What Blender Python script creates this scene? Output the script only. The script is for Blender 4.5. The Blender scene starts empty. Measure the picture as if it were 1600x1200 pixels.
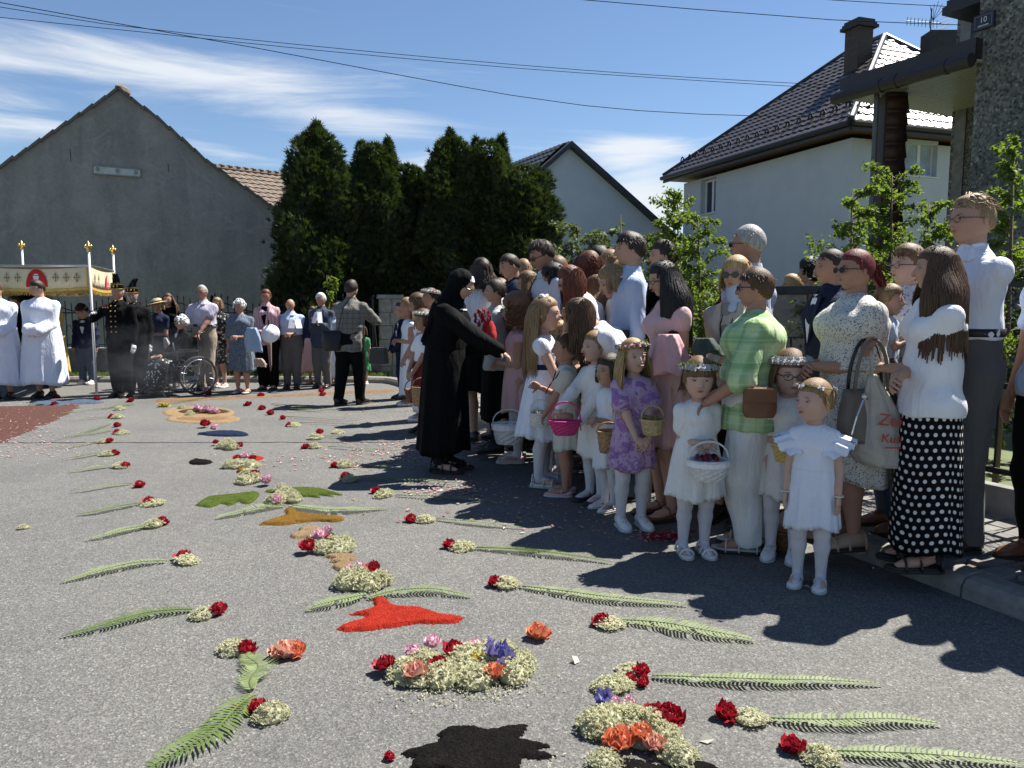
import bpy, math, random
import numpy as np
from mathutils import Vector, Matrix
random.seed(7)
rng = np.random.default_rng(7)
scn = bpy.context.scene
COL = scn.collection
R = math.radians
# ---------------------------------------------------------------- camera
FPX = 1200.0; CAMH = 1.4; PITCH = math.atan(125 / 1200.0)
cp, sp_ = math.cos(PITCH), math.sin(PITCH)
cam = bpy.data.cameras.new('camera'); camo = bpy.data.objects.new('camera', cam); COL.objects.link(camo)
cam.sensor_width = 36; cam.lens = 36 * FPX / 1600; cam.clip_end = 3000; cam.clip_start = 0.05
camo.location = (0, 0, CAMH); camo.rotation_euler = (math.pi / 2 - PITCH, 0, 0)
scn.camera = camo
# ---------------------------------------------------------------- light
SAZ, SEL = R(33), R(57)
SUN = Vector((math.cos(SEL) * math.cos(SAZ), math.cos(SEL) * math.sin(SAZ), math.sin(SEL)))
sl = bpy.data.lights.new('sun', 'SUN'); sl.energy = 5.0; sl.angle = R(0.53); sl.color = (1, .955, .88)
so = bpy.data.objects.new('sun', sl); COL.objects.link(so); so.location = (20, 10, 30)
so.rotation_euler = (-SUN).to_track_quat('-Z', 'Y').to_euler()
W = bpy.data.worlds.new("World"); scn.world = W; W.use_nodes = True
wt = W.node_tree; wn = wt.nodes; wl = wt.links; wn.clear()
def wnode(t, **k):
    n = wn.new(t)
    for a, b in k.items(): setattr(n, a, b)
    return n
sky = wnode('ShaderNodeTexSky', sky_type='NISHITA', sun_disc=False, sun_elevation=SEL, sun_rotation=math.pi / 2 - SAZ)
sky.air_density = 1.0; sky.dust_density = 0.15; sky.ozone_density = 1.6; sky.altitude = 200
def wmath(op, a, b=None, c=None):
    n = wnode('ShaderNodeMath', operation=op)
    for i, v in enumerate((a, b, c)):
        if v is None: continue
        if isinstance(v, (int, float)): n.inputs[i].default_value = v
        else: wl.new(v, n.inputs[i])
    return n.outputs[0]
tc = wnode('ShaderNodeTexCoord'); sx = wnode('ShaderNodeSeparateXYZ'); wl.new(tc.outputs['Generated'], sx.inputs[0])
az = wmath('ARCTAN2', sx.outputs[0], sx.outputs[1])
hor = wmath('SQRT', wmath('ADD', wmath('MULTIPLY', sx.outputs[0], sx.outputs[0]), wmath('MULTIPLY', sx.outputs[1], sx.outputs[1])))
el = wmath('DIVIDE', sx.outputs[2], wmath('MAXIMUM', hor, 0.05))
def wnoise(su, sv, scale, det, off, rough=.6, dist=0.6):
    cx = wnode('ShaderNodeCombineXYZ')
    wl.new(wmath('MULTIPLY_ADD', az, su, off), cx.inputs[0]); wl.new(wmath('ADD', wmath('MULTIPLY', el, sv), wmath('MULTIPLY', az, .3)), cx.inputs[1]); cx.inputs[2].default_value = off
    n = wnode('ShaderNodeTexNoise'); n.inputs['Scale'].default_value = scale; n.inputs['Detail'].default_value = det
    n.inputs['Roughness'].default_value = rough; n.inputs['Distortion'].default_value = dist
    wl.new(cx.outputs[0], n.inputs['Vector']); return n.outputs['Fac']
def gauss(u0, v0, su, sv, amp):
    a = wmath('DIVIDE', wmath('SUBTRACT', az, u0), su); b = wmath('DIVIDE', wmath('SUBTRACT', el, v0), sv)
    r2 = wmath('ADD', wmath('MULTIPLY', a, a), wmath('MULTIPLY', b, b))
    return wmath('MULTIPLY', wmath('EXPONENT', wmath('MULTIPLY', r2, -1.0)), amp)
n1 = wnoise(2.2, 17, 1.3, 9, 3.1); n2 = wnoise(1.5, 5, 1.1, 3, 8.4, .5, .2)
bias = wmath('ADD', gauss(-.45, .268, .28, .028, .42), gauss(-.62, .2, .25, .04, .26))
bias = wmath('ADD', bias, gauss(-.2, .225, .12, .018, .24)); bias = wmath('ADD', bias, gauss(-.1, .17, .09, .03, .24))
bias = wmath('ADD', bias, gauss(.17, .13, .07, .06, .38)); bias = wmath('ADD', bias, gauss(-.12, .27, .2, .02, .14)); bias = wmath('ADD', bias, gauss(.14, .19, .06, .02, .18))
low = wmath('MULTIPLY', wmath('EXPONENT', wmath('MULTIPLY', wmath('ABSOLUTE', el), -9.0)), .28)
s = wmath('ADD', wmath('ADD', wmath('MULTIPLY', n1, .95), wmath('MULTIPLY', n2, .35)), wmath('ADD', bias, low))
mr = wnode('ShaderNodeMapRange', interpolation_type='SMOOTHSTEP'); wl.new(s, mr.inputs[0]); mr.inputs[1].default_value = .79; mr.inputs[2].default_value = 1.16; mr.inputs[3].default_value = 0; mr.inputs[4].default_value = .93
bg = wnode('ShaderNodeBackground'); bg.inputs[1].default_value = .051
tint = wnode('ShaderNodeMix', data_type='RGBA', blend_type='MULTIPLY'); tint.inputs[0].default_value = 1
wl.new(sky.outputs[0], tint.inputs[6]); tint.inputs[7].default_value = (.92, 1.0, 1.1, 1)
mx = wnode('ShaderNodeMix', data_type='RGBA'); wl.new(wmath('MULTIPLY', mr.outputs[0], wmath('GREATER_THAN', el, 0.0)), mx.inputs[0]); wl.new(tint.outputs[2], mx.inputs[6]); mx.inputs[7].default_value = (7.4, 7.8, 8.3, 1)
wl.new(mx.outputs[2], bg.inputs[0]); wo = wnode('ShaderNodeOutputWorld'); wl.new(bg.outputs[0], wo.inputs[0])
scn.view_settings.view_transform = 'Standard'; scn.view_settings.look = 'None'; scn.view_settings.gamma = 1; scn.view_settings.use_curve_mapping = False
scn.view_settings.exposure = 1.2
try:
    scn.cycles.max_bounces = 6; scn.cycles.transparent_max_bounces = 6; scn.cycles.volume_bounces = 0
except Exception: pass
# ---------------------------------------------------------------- photograph geometry helpers
def raydir(px, py):
    x = (px - 800) / FPX; y = -(py - 600) / FPX
    return Vector((x, y * sp_ + cp, y * cp - sp_))
def G(px, py, z=0.0):
    d = raydir(px, py); t = (z - CAMH) / d.z; return Vector((d.x * t, d.y * t, z))
def AT(px, py, Y):
    d = raydir(px, py); t = Y / d.y; return Vector((d.x * t, Y, CAMH + d.z * t))
def PL(px, py, P, n):
    d = raydir(px, py); o = Vector((0, 0, CAMH)); t = (P - o).dot(n) / d.dot(n); return o + d * t
# ---------------------------------------------------------------- mesh builder
class MB:
    def __init__(s): s.V = []; s.F = []; s.n = 0; s.U = []; s.hasuv = False
    def add(s, V, F, mi=0, uv=None):
        V = np.asarray(V, float).reshape(-1, 3); s.V.append(V)
        F = np.asarray(F, int)
        if F.size: s.F.append((F + s.n, mi))
        if uv is None: uv = np.zeros((len(V), 2))
        else: s.hasuv = True
        s.U.append(np.asarray(uv, float)); s.n += len(V); return s
    def box(s, c, size, mi=0, rot=None, taper=1.0):
        x, y, z = [v / 2 for v in size]
        V = np.array([(-x, -y, -z), (x, -y, -z), (x, y, -z), (-x, y, -z), (-x * taper, -y * taper, z), (x * taper, -y * taper, z), (x * taper, y * taper, z), (-x * taper, y * taper, z)])
        if rot is not None: V = V @ np.array(rot.to_3x3() if hasattr(rot, 'to_3x3') else rot).T
        return s.add(V + np.array(c), BOXF, mi)
    def loft(s, rings, mi=0, cap=True, closed=True, uv=None):
        rings = np.asarray(rings, float); m, n = rings.shape[:2]; V = rings.reshape(-1, 3)
        i = np.arange(m - 1)[:, None]; j = np.arange(n if closed else n - 1)[None, :]; j2 = (j + 1) % n
        F = np.stack(np.broadcast_arrays(i * n + j, i * n + j2, (i + 1) * n + j2, (i + 1) * n + j), -1).reshape(-1, 4)
        U = None if uv is None else np.asarray(uv).reshape(-1, 2)
        base = s.n; s.add(V, F, mi, U)
        if cap:
            for r, fl in ((0, 1), (m - 1, 0)):
                c = rings[r].mean(0); k = s.n; s.add([c], [], mi, None if U is None else [U[r * n]])
                a = base + r * n + np.arange(n); b = base + r * n + (np.arange(n) + 1) % n
                if not closed: a, b = a[:-1], b[:-1]
                T = np.stack([b, a, np.full(len(a), k)], -1) if fl else np.stack([a, b, np.full(len(a), k)], -1)
                s.F.append((T, mi))
        return s
    def tube(s, P, r, n=8, mi=0, cap=True, flat=1.0, up=None):
        P = np.asarray(P, float); m = len(P); r = np.broadcast_to(np.asarray(r, float), (m,))
        T = np.gradient(P, axis=0); T /= np.maximum(np.linalg.norm(T, axis=1, keepdims=True), 1e-9)
        ref = np.array(up if up is not None else ((0, 0, 1.) if abs(T[:, 2]).mean() < .8 else (1., 0, 0)))
        A = np.cross(T, ref); A /= np.maximum(np.linalg.norm(A, axis=1, keepdims=True), 1e-9); B = np.cross(A, T)
        a = np.linspace(0, 2 * np.pi, n, endpoint=False)
        rings = P[:, None] + r[:, None, None] * (np.cos(a)[None, :, None] * A[:, None] + flat * -np.sin(a)[None, :, None] * B[:, None])
        return s.loft(rings, mi, cap)
    def ell(s, c, rad, n=10, m=7, mi=0, rot=None, uv=None):
        th = np.linspace(0, np.pi, m + 1)[1:-1]; a = np.linspace(0, 2 * np.pi, n, endpoint=False)
        Rr = np.stack([np.sin(th)[:, None] * np.cos(a), np.sin(th)[:, None] * np.sin(a), np.cos(th)[:, None] * np.ones(n)], -1) * np.array(rad)
        top = np.array([[0, 0, rad[2] if np.ndim(rad) else rad]]); 
        V = np.concatenate([Rr.reshape(-1, 3), top, -top])
        if rot is not None: V = V @ np.array(rot.to_3x3() if hasattr(rot, 'to_3x3') else rot).T
        V = V + np.array(c); mm = m - 1
        i = np.arange(mm - 1)[:, None]; j = np.arange(n)[None]; j2 = (j + 1) % n
        F = np.stack(np.broadcast_arrays((i + 1) * n + j, (i + 1) * n + j2, i * n + j2, i * n + j), -1).reshape(-1, 4)
        b = s.n; s.add(V, F, mi); j = np.arange(n); j2 = (j + 1) % n
        s.F.append((np.stack([b + j, b + j2, np.full(n, b + mm * n)], -1), mi))
        s.F.append((np.stack([b + (mm - 1) * n + j2, b + (mm - 1) * n + j, np.full(n, b + mm * n + 1)], -1), mi)); return s
    def lathe(s, prof, n=16, c=(0, 0, 0), mi=0, cap=False):
        a = np.linspace(0, 2 * np.pi, n, endpoint=False); prof = np.asarray(prof, float)
        rings = np.stack([prof[:, 0:1] * np.cos(a), prof[:, 0:1] * np.sin(a), prof[:, 1:2] * np.ones(n)], -1) + np.array(c)
        return s.loft(rings, mi, cap)
    def prism(s, poly, off, mi=0):
        """poly: list of 3D points (planar); off: vector thickness"""
        P = np.array([tuple(p) for p in poly], float); n = len(P); o = np.array(tuple(off), float)
        if np.dot(np.cross(P - P.mean(0), np.roll(P, -1, 0) - P.mean(0)).sum(0), o) < 0: P = P[::-1]
        b = s.n; s.add(np.concatenate([P, P + o]), [], mi)
        j = np.arange(n); j2 = (j + 1) % n
        s.F.append((np.stack([b + j, b + j2, b + n + j2, b + n + j], -1), mi))
        s.F.append((np.array([b + j[::-1]]), mi)); s.F.append((np.array([b + n + j]), mi)); return s
    def arrays(s): return np.concatenate(s.V)
    def build(s, name, mats, parent=None, smooth=False, kind=None, M=None, T=None):
        V = np.concatenate(s.V) if s.V else np.zeros((0, 3))
        if T is not None: V = T(V)
        if M is not None: V = V @ np.array(M.to_3x3()).T + np.array(M.translation)
        me = bpy.data.meshes.new(name); me.vertices.add(len(V)); me.vertices.foreach_set('co', V.astype(np.float32).ravel())
        loops = []; starts = []; mi = []; k = 0
        for F, m in s.F:
            w = F.shape[1]; loops.append(F.ravel()); starts.append(k + np.arange(len(F)) * w); k += F.size; mi.append(np.full(len(F), m))
        loops = np.concatenate(loops); starts = np.concatenate(starts); mi = np.concatenate(mi)
        me.loops.add(len(loops)); me.loops.foreach_set('vertex_index', loops.astype(np.int32))
        me.polygons.add(len(starts)); me.polygons.foreach_set('loop_start', starts.astype(np.int32))
        me.polygons.foreach_set('material_index', mi.astype(np.int32))
        if s.hasuv:
            U = np.concatenate(s.U)[loops]; ul = me.uv_layers.new(name='UVMap'); ul.data.foreach_set('uv', U.astype(np.float32).ravel())
        me.polygons.foreach_set('use_smooth', np.full(len(starts), bool(smooth)))
        me.update(calc_edges=True)
        for m in (mats if isinstance(mats, (list, tuple)) else [mats]): me.materials.append(m)
        return link(name, me, parent, kind)
BOXF = [(0, 3, 2, 1), (4, 5, 6, 7), (0, 1, 5, 4), (1, 2, 6, 5), (2, 3, 7, 6), (3, 0, 4, 7)]
def link(name, me, parent=None, kind=None):
    o = bpy.data.objects.new(name, me); COL.objects.link(o)
    if parent is not None: o.parent = parent
    if kind: o['kind'] = kind
    return o
def tag(o, label, cat, group=None):
    o['label'] = label; o['category'] = cat
    if group: o['group'] = group
    return o
def thing(name, label, cat, loc=(0, 0, 0), rz=0, group=None):
    o = bpy.data.objects.new(name, None); COL.objects.link(o); o.location = loc; o.rotation_euler = (0, 0, rz); o.empty_display_size = .1
    return tag(o, label, cat, group)
# ---------------------------------------------------------------- materials
MATS = {}
def lin(c): return tuple(((v / 12.92) if v <= .04045 else ((v + .055) / 1.055) ** 2.4) for v in c)
class NT:
    def __init__(s, name):
        s.m = bpy.data.materials.new(name); s.m.use_nodes = True; s.t = s.m.node_tree; s.n = s.t.nodes; s.l = s.t.links
        s.b = s.n['Principled BSDF']; s.out = s.n['Material Output']
        s.tc = s.n.new('ShaderNodeTexCoord')
    def new(s, t, **k):
        n = s.n.new(t)
        for a, b in k.items(): setattr(n, a, b)
        return n
    def put(s, sock, v):
        if isinstance(v, (int, float)): sock.default_value = v
        elif isinstance(v, tuple): sock.default_value = v if len(v) == 4 or len(sock.default_value) == 3 else v + (1,)
        else: s.l.new(v, sock)
    def math(s, op, a, b=None, c=None):
        n = s.new('ShaderNodeMath', operation=op)
        for i, v in enumerate((a, b, c)):
            if v is not None: s.put(n.inputs[i], v)
        return n.outputs[0]
    def vec(s, sc=(1, 1, 1), src='Object', rot=(0, 0, 0)):
        mp = s.new('ShaderNodeMapping'); mp.inputs['Scale'].default_value = sc; mp.inputs['Rotation'].default_value = rot
        s.l.new(s.tc.outputs[src], mp.inputs[0]); return mp.outputs[0]
    def noise(s, scale, det=4, rough=.55, v=None, dist=0, out='Fac'):
        n = s.new('ShaderNodeTexNoise'); n.inputs['Scale'].default_value = scale; n.inputs['Detail'].default_value = det
        n.inputs['Roughness'].default_value = rough; n.inputs['Distortion'].default_value = dist
        s.l.new(v if v is not None else s.tc.outputs['Object'], n.inputs['Vector']); return n.outputs[out]
    def vor(s, scale, v=None, feat='F1', out='Distance'):
        n = s.new('ShaderNodeTexVoronoi', feature=feat); n.inputs['Scale'].default_value = scale
        s.l.new(v if v is not None else s.tc.outputs['Object'], n.inputs['Vector']); return n.outputs[out]
    def ramp(s, f, stops, interp='LINEAR'):
        n = s.new('ShaderNodeValToRGB'); r = n.color_ramp; r.interpolation = interp
        while len(r.elements) < len(stops): r.elements.new(.5)
        for e, (p, c) in zip(r.elements, stops):
            e.position = p; e.color = (c + (1,)) if isinstance(c, tuple) and len(c) == 3 else ((c, c, c, 1) if not isinstance(c, tuple) else c)
        s.l.new(f, n.inputs[0]); return n.outputs[0]
    def mix(s, f, a, b, blend='MIX'):
        n = s.new('ShaderNodeMix', data_type='RGBA', blend_type=blend); s.put(n.inputs[0], f); s.put(n.inputs[6], a); s.put(n.inputs[7], b); return n.outputs[2]
    def rng(s, f, a, b, c=0, d=1):
        n = s.new('ShaderNodeMapRange'); s.put(n.inputs[0], f)
        for i, v in enumerate((a, b, c, d)): n.inputs[i + 1].default_value = v
        return n.outputs[0]
    def bump(s, h, st=.3, dist=.01):
        n = s.new('ShaderNodeBump'); n.inputs['Strength'].default_value = st; n.inputs['Distance'].default_value = dist
        s.l.new(h, n.inputs['Height']); s.l.new(n.outputs[0], s.b.inputs['Normal']); return s
    def set(s, **k):
        for a, v in k.items(): s.put(s.b.inputs[a.replace('_', ' ')], v)
        return s
    def trans(s, col, f=.35):
        t = s.new('ShaderNodeBsdfTranslucent'); s.put(t.inputs[0], col); m = s.new('ShaderNodeMixShader'); m.inputs[0].default_value = f
        s.l.new(s.b.outputs[0], m.inputs[1]); s.l.new(t.outputs[0], m.inputs[2]); s.l.new(m.outputs[0], s.out.inputs[0]); return s
def simple(name, col, rough=.6, metal=0, var=.12, scale=12, bump=.15, bd=.004, spec=.4):
    key = ('s', name, col, rough)
    if key in MATS: return MATS[key]
    t = NT(name); n = t.noise(scale, 4)
    c = t.mix(t.rng(n, .3, .7), tuple(v * (1 - var) for v in col), tuple(min(1, v * (1 + var)) for v in col))
    t.set(Base_Color=c, Roughness=rough, Metallic=metal); t.b.inputs['Specular IOR Level'].default_value = spec
    if bump: t.bump(t.noise(scale * 5, 3), bump, bd)
    MATS[key] = t.m; return t.m
def foliage_mat(name, c1, c2, tr=.25, hl=None):
    c1, c2 = (tuple(v * .68 for v in c) for c in (c1, c2)); hl = hl and tuple(v * .68 for v in hl)
    t = NT(name); n = t.noise(1.4, 4); n2 = t.noise(9, 3); c = t.mix(t.rng(n, .35, .65), c1, c2); c = t.mix(t.rng(n2, .5, .8), c, hl or tuple(v * 1.5 for v in c2)); t.set(Base_Color=c, Roughness=.6)
    if tr: t.trans(t.mix(.5, c, (min(1, c2[0] * 2.2), min(1, c2[1] * 2.2), c2[2] * .6)), tr)
    return t.m
def leaves(r, C, D, size, asp=.62):
    N = len(C); D = D / np.maximum(np.linalg.norm(D, axis=1, keepdims=True), 1e-6); S = np.cross(D, r.normal(0, 1, (N, 3))); S /= np.maximum(np.linalg.norm(S, axis=1, keepdims=True), 1e-6); L = size * r.uniform(.6, 1.25, (N, 1)); Wd = L * asp; nn_ = np.cross(D, S)
    V = np.stack([C, C + D * L * .38 + S * Wd * .5 + nn_ * L * .08, C + D * L, C + D * L * .38 - S * Wd * .5 + nn_ * L * .08], 1).reshape(-1, 3); return V, np.arange(4 * N).reshape(-1, 4)
# ================================================================ SETTING
U3 = Vector((-.43, .903, 0)); V3 = Vector((.903, .43, 0))      # the street direction and its normal (towards the houses)
# asphalt
t = NT('asphalt'); v = t.vec((1, 1, 1))
a = t.vor(150, v); b_ = t.noise(330, 5, .7, v); big = t.noise(.9, 5, .6, v); mid = t.noise(9, 5, .65, v)
cell = t.vor(150, v, out='Color'); sepn = t.new('ShaderNodeSeparateColor'); t.l.new(cell, sepn.inputs[0])
c = t.ramp(sepn.outputs[0], [(0, (.066, .065, .061)), (.4, (.105, .103, .096)), (.75, (.135, .132, .122)), (.94, (.17, .166, .154)), (1, (.25, .245, .23))])
c = t.mix(.8, c, t.ramp(b_, [(.33, (.5, .5, .5)), (.5, (1, 1, 1)), (.7, (1.25, 1.25, 1.23))]), 'MULTIPLY')
c = t.mix(.75, c, t.ramp(big, [(.3, (.78, .78, .8)), (.5, (1, 1, 1)), (.72, (1.14, 1.13, 1.1))]), 'MULTIPLY')
c = t.mix(.5, c, t.ramp(mid, [(.3, (.8, .8, .8)), (.7, (1.15, 1.15, 1.15))]), 'MULTIPLY')
t.set(Base_Color=c, Roughness=.82); t.bump(t.math('ADD', a, t.math('MULTIPLY', b_, .9)), .7, .0035); M_ASPH = t.m
M_SOIL = simple('garden_soil', (.10, .12, .05), .9, var=.4, scale=3)
t = NT('kerb_concrete'); n = t.noise(14, 6, .7); t.set(Base_Color=t.ramp(n, [(.3, (.15, .143, .13)), (.55, (.22, .207, .187)), (.75, (.28, .267, .24))]), Roughness=.85); t.bump(t.noise(160, 3), .5, .004); M_KERB = t.m
t = NT('paver_concrete'); inf = t.new('ShaderNodeObjectInfo'); n = t.noise(30, 5, .7)
c = t.mix(t.rng(inf.outputs['Random'], 0, 1), (.16, .152, .137), (.23, .217, .2)); c = t.mix(t.rng(n, .3, .7), t.mix(.35, c, (0, 0, 0)), c)
t.set(Base_Color=c, Roughness=.85); t.bump(t.noise(220, 3), .5, .003); M_PAVE = t.m
M_JOINT = simple('joint_sand', (.12, .11, .08), .95, var=.4, scale=20)

KP = [(4.2, -1.0), (3.1, 1.4), (2.62, 2.5), (2.24, 3.36), (1.86, 4.25), (1.0, 6.05), (.1, 8.0), (-.75, 9.9), (-1.35, 11.3), (-1.75, 12.5), (-2.05, 13.25), (-2.7, 13.66), (-6, 13.7), (-10, 13.72), (-20, 13.8)]
def spline(P, step):
    P = np.array(P, float); out = [P[0]]
    for i in range(len(P) - 1):
        n = max(1, int(np.linalg.norm(P[i + 1] - P[i]) / step))
        p0, p1, p2, p3 = P[max(i - 1, 0)], P[i], P[i + 1], P[min(i + 2, len(P) - 1)]
        for k in range(1, n + 1):
            s = k / n; out.append(.5 * ((2 * p1) + (p2 - p0) * s + (2 * p0 - 5 * p1 + 4 * p2 - p3) * s * s + (3 * p1 - p0 - 3 * p2 + p3) * s ** 3))
    return np.array(out)
KL = spline(KP, .25)
def offs(L, d):
    T = np.gradient(L, axis=0); T /= np.linalg.norm(T, axis=1, keepdims=True); N = np.stack([T[:, 1], -T[:, 0]], 1); return L + N * d
def hh_ground(X, Y, seed=0):
    return 0.0
m = MB(); g = 400.0; m.add([(-g, -60, -.03), (g, -60, -.03), (g, 700, -.03), (-g, 700, -.03)], [(0, 1, 2, 3)]); m.build('ground', M_SOIL, kind='structure')
m = MB(); L = KL; far = np.stack([np.full(len(L), -40.0), L[:, 1]], 1)
far = np.array([(-40, y) for y in np.linspace(-8, 13.8, len(L))])
V = np.concatenate([np.c_[L, np.zeros(len(L))], np.c_[far, np.zeros(len(L))]]); n = len(L)
V[0, 1] = -8; j = np.arange(n - 1); m.add(V, np.stack([j, j + n, j + n + 1, j + 1][::-1], -1)[:, ::-1][:, ::-1]); road = m.build('road', M_ASPH, kind='structure')
# seam across the road, patched joints
m = MB(); A0, B0 = G(-60, 692), G(690, 691); pts = np.array([A0.lerp(B0, i / 60) for i in range(61)]); pts[:, 1] += .012 * np.sin(np.arange(61) * 1.3) + rng.normal(0, .006, 61)
w = .007 + rng.random(61) * .006; Vv = np.concatenate([pts + [[0, 1, 0]] * w[:, None], pts - [[0, 1, 0]] * w[:, None]]); Vv[:, 2] = .004; j = np.arange(60)
m.add(Vv, np.stack([j, j + 61, j + 62, j + 1], -1)); m.build('road_seam', simple('tar_seam', (.035, .035, .037), .6), kind='structure')
# kerb stones, pavement
kerb = MB(); LK = offs(KL, .07)
prof = [(-.075, -.02), (-.075, .06), (-.045, .098), (0, .108), (.075, .108), (.075, -.02)]
def ribbon(mb, L, prof, mi=0, zoff=0):
    rings = []
    for d, z in prof: o = offs(L, d); rings.append(np.c_[o, np.full(len(o), z + zoff)])
    rings = np.array(rings).transpose(1, 0, 2); mb.loft(rings, mi, True, True)
# near kerb stones individually: 1 m stones with joints
kb = thing('kerb', 'pale concrete kerb running beside the crowd and along the far verge', 'kerb'); kb['kind'] = 'structure'; del kb['category']; del kb['label']
seg = np.cumsum(np.r_[0, np.linalg.norm(np.diff(LK, axis=0), axis=1)]); tot = seg[-1]; k = 0
while k < tot - .2:
    s0, s1 = k, min(k + .99, tot); q = np.linspace(s0, s1, 5); Lq = np.stack([np.interp(q, seg, LK[:, 0]), np.interp(q, seg, LK[:, 1])], 1)
    mb = MB(); ribbon(mb, Lq, prof, 0, rng.normal(0, .003)); mb.build('kerb_stone', M_KERB, kb); k += 1.0
FO = 1.32   # fence offset from kerb
m = MB(); a0 = offs(KL, .14)[:60]; idx = KL[:, 1] < 13.0; i1 = np.where(idx)[0][-1] + 1
Lp = KL[:i1]; o1 = offs(Lp, .14); o2 = offs(Lp, FO); n = len(Lp)
m.add(np.concatenate([np.c_[o1, np.full(n, .088)], np.c_[o2, np.full(n, .088)]]), np.stack([np.arange(n - 1), np.arange(n - 1) + 1, np.arange(n - 1) + n + 1, np.arange(n - 1) + n], -1)[:, ::-1])
pav = m.build('pavement', M_JOINT, kind='structure')
m = MB(); o3 = offs(Lp, 14.0); m.add(np.concatenate([np.c_[o2, np.full(n, .10)], np.c_[o3, np.full(n, .10)]]), np.stack([np.arange(n - 1), np.arange(n - 1) + 1, np.arange(n - 1) + n + 1, np.arange(n - 1) + n], -1)[:, ::-1]); m.build('garden_ground', M_SOIL, kind='structure')
# pavers .2 x .2 rows, running bond, on the pavement; nearest 300 as single pavers
sk = np.cumsum(np.r_[0, np.linalg.norm(np.diff(KL, axis=0), axis=1)])
bmesh_p = MB(); bmesh_p.box((0, 0, 0), (.193, .122, .024), taper=.96); pvm = bmesh_p.build('paver', M_PAVE); pvm_me = pvm.data; bpy.data.objects.remove(pvm)
pv = []
for r in range(int(sk[-1] / .129)):
    for c_ in range(6):
        s_ = (r + .5) * .129; d_ = .14 + .1 + c_ * .2 + (.1 if r % 2 else 0)
        if d_ > FO - .05: continue
        x = np.interp(s_, sk, KL[:, 0]); y = np.interp(s_, sk, KL[:, 1]); x2 = np.interp(s_ + .05, sk, KL[:, 0]); y2 = np.interp(s_ + .05, sk, KL[:, 1])
        if y > 12.5 or y < 1.5: continue
        T = np.array([x2 - x, y2 - y]); T /= np.linalg.norm(T); N = np.array([T[1], -T[0]]); P = np.array([x, y]) + N * d_
        px = 800 + 1200 * P[0] / P[1]
        pv.append((0 if (px < 1640 and P[1] > 2.6) else 1, P[1], P[0], P[1], math.atan2(N[1], N[0])))
pv.sort(); rest = MB()
for i, (_, _, x, y, an) in enumerate(pv):
    z = .088 + .009 + rng.normal(0, .0012)
    if i < 300:
        o = link('paver', pvm_me, pav); o.location = (x, y, z); o.rotation_euler = (rng.normal(0, .008), rng.normal(0, .008), an + rng.normal(0, .008))
    else: rest.box((x, y, z), (.193, .122, .024), rot=Matrix.Rotation(an, 3, 'Z'), taper=.96)
rest.build('paver_rest', M_PAVE, pav, kind='stuff')
# far verge: grass strip with kerb, behind it the low wall
def grass_mat(name, c1, c2):
    t = NT(name); c = t.mix(t.rng(t.noise(2.5, 4), .3, .7), c1, c2); c = t.mix(t.rng(t.noise(40, 3), .35, .7), c, tuple(v * 1.5 for v in c1)); t.set(Base_Color=c, Roughness=.7); t.trans(c, .4); return t.m
M_GRASS = grass_mat('grass_blade', (.08, .115, .018), (.12, .15, .03))
m = MB(); m.add([(-22, 13.78, .07), (-2.3, 13.78, .07), (-2.3, 14.42, .10), (-22, 14.42, .10)], [(0, 1, 2, 3)]); m.build('verge', simple('verge_turf', (.06, .085, .018), .9, var=.3, scale=6), kind='structure')
def blades(n, x0, x1, y0, y1, z, h, w=.012):
    x = rng.uniform(x0, x1, n); y = rng.uniform(y0, y1, n); a = rng.uniform(0, np.pi, n); hh = h * rng.uniform(.4, 1.2, n)
    dx, dy = np.cos(a) * w, np.sin(a) * w; lx, ly = rng.normal(0, .45, n) * hh, rng.normal(0, .45, n) * hh
    V = np.stack([np.c_[x - dx, y - dy, np.full(n, z)], np.c_[x + dx, y + dy, np.full(n, z)], np.c_[x + lx, y + ly, z + hh]], 1).reshape(-1, 3)
    return V, np.arange(3 * n).reshape(-1, 3)
m = MB(); m.add(*blades(26000, -11, -2.3, 13.8, 14.42, .07, .09)); o = m.build('grass', M_GRASS, kind='stuff'); tag(o, 'sunlit mown grass on the verge behind the far row of people', 'grass')
m = MB()
for i in range(900):
    s_ = rng.uniform(2.5, 8); x = np.interp(s_, sk, KL[:, 0]); 
P_ = offs(Lp, FO + .06); 
for q in range(40):
    i = rng.integers(3, len(P_) - 4)
    V, F = blades(40, P_[i, 0] - .08, P_[i, 0] + .06, P_[i, 1] - .1, P_[i, 1] + .1, .095, .11, .006); m.add(V, F)
o = m.build('grass', M_GRASS, kind='stuff'); tag(o, 'tufts of weeds and grass growing along the foot of the pavement fence', 'weeds')
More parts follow.
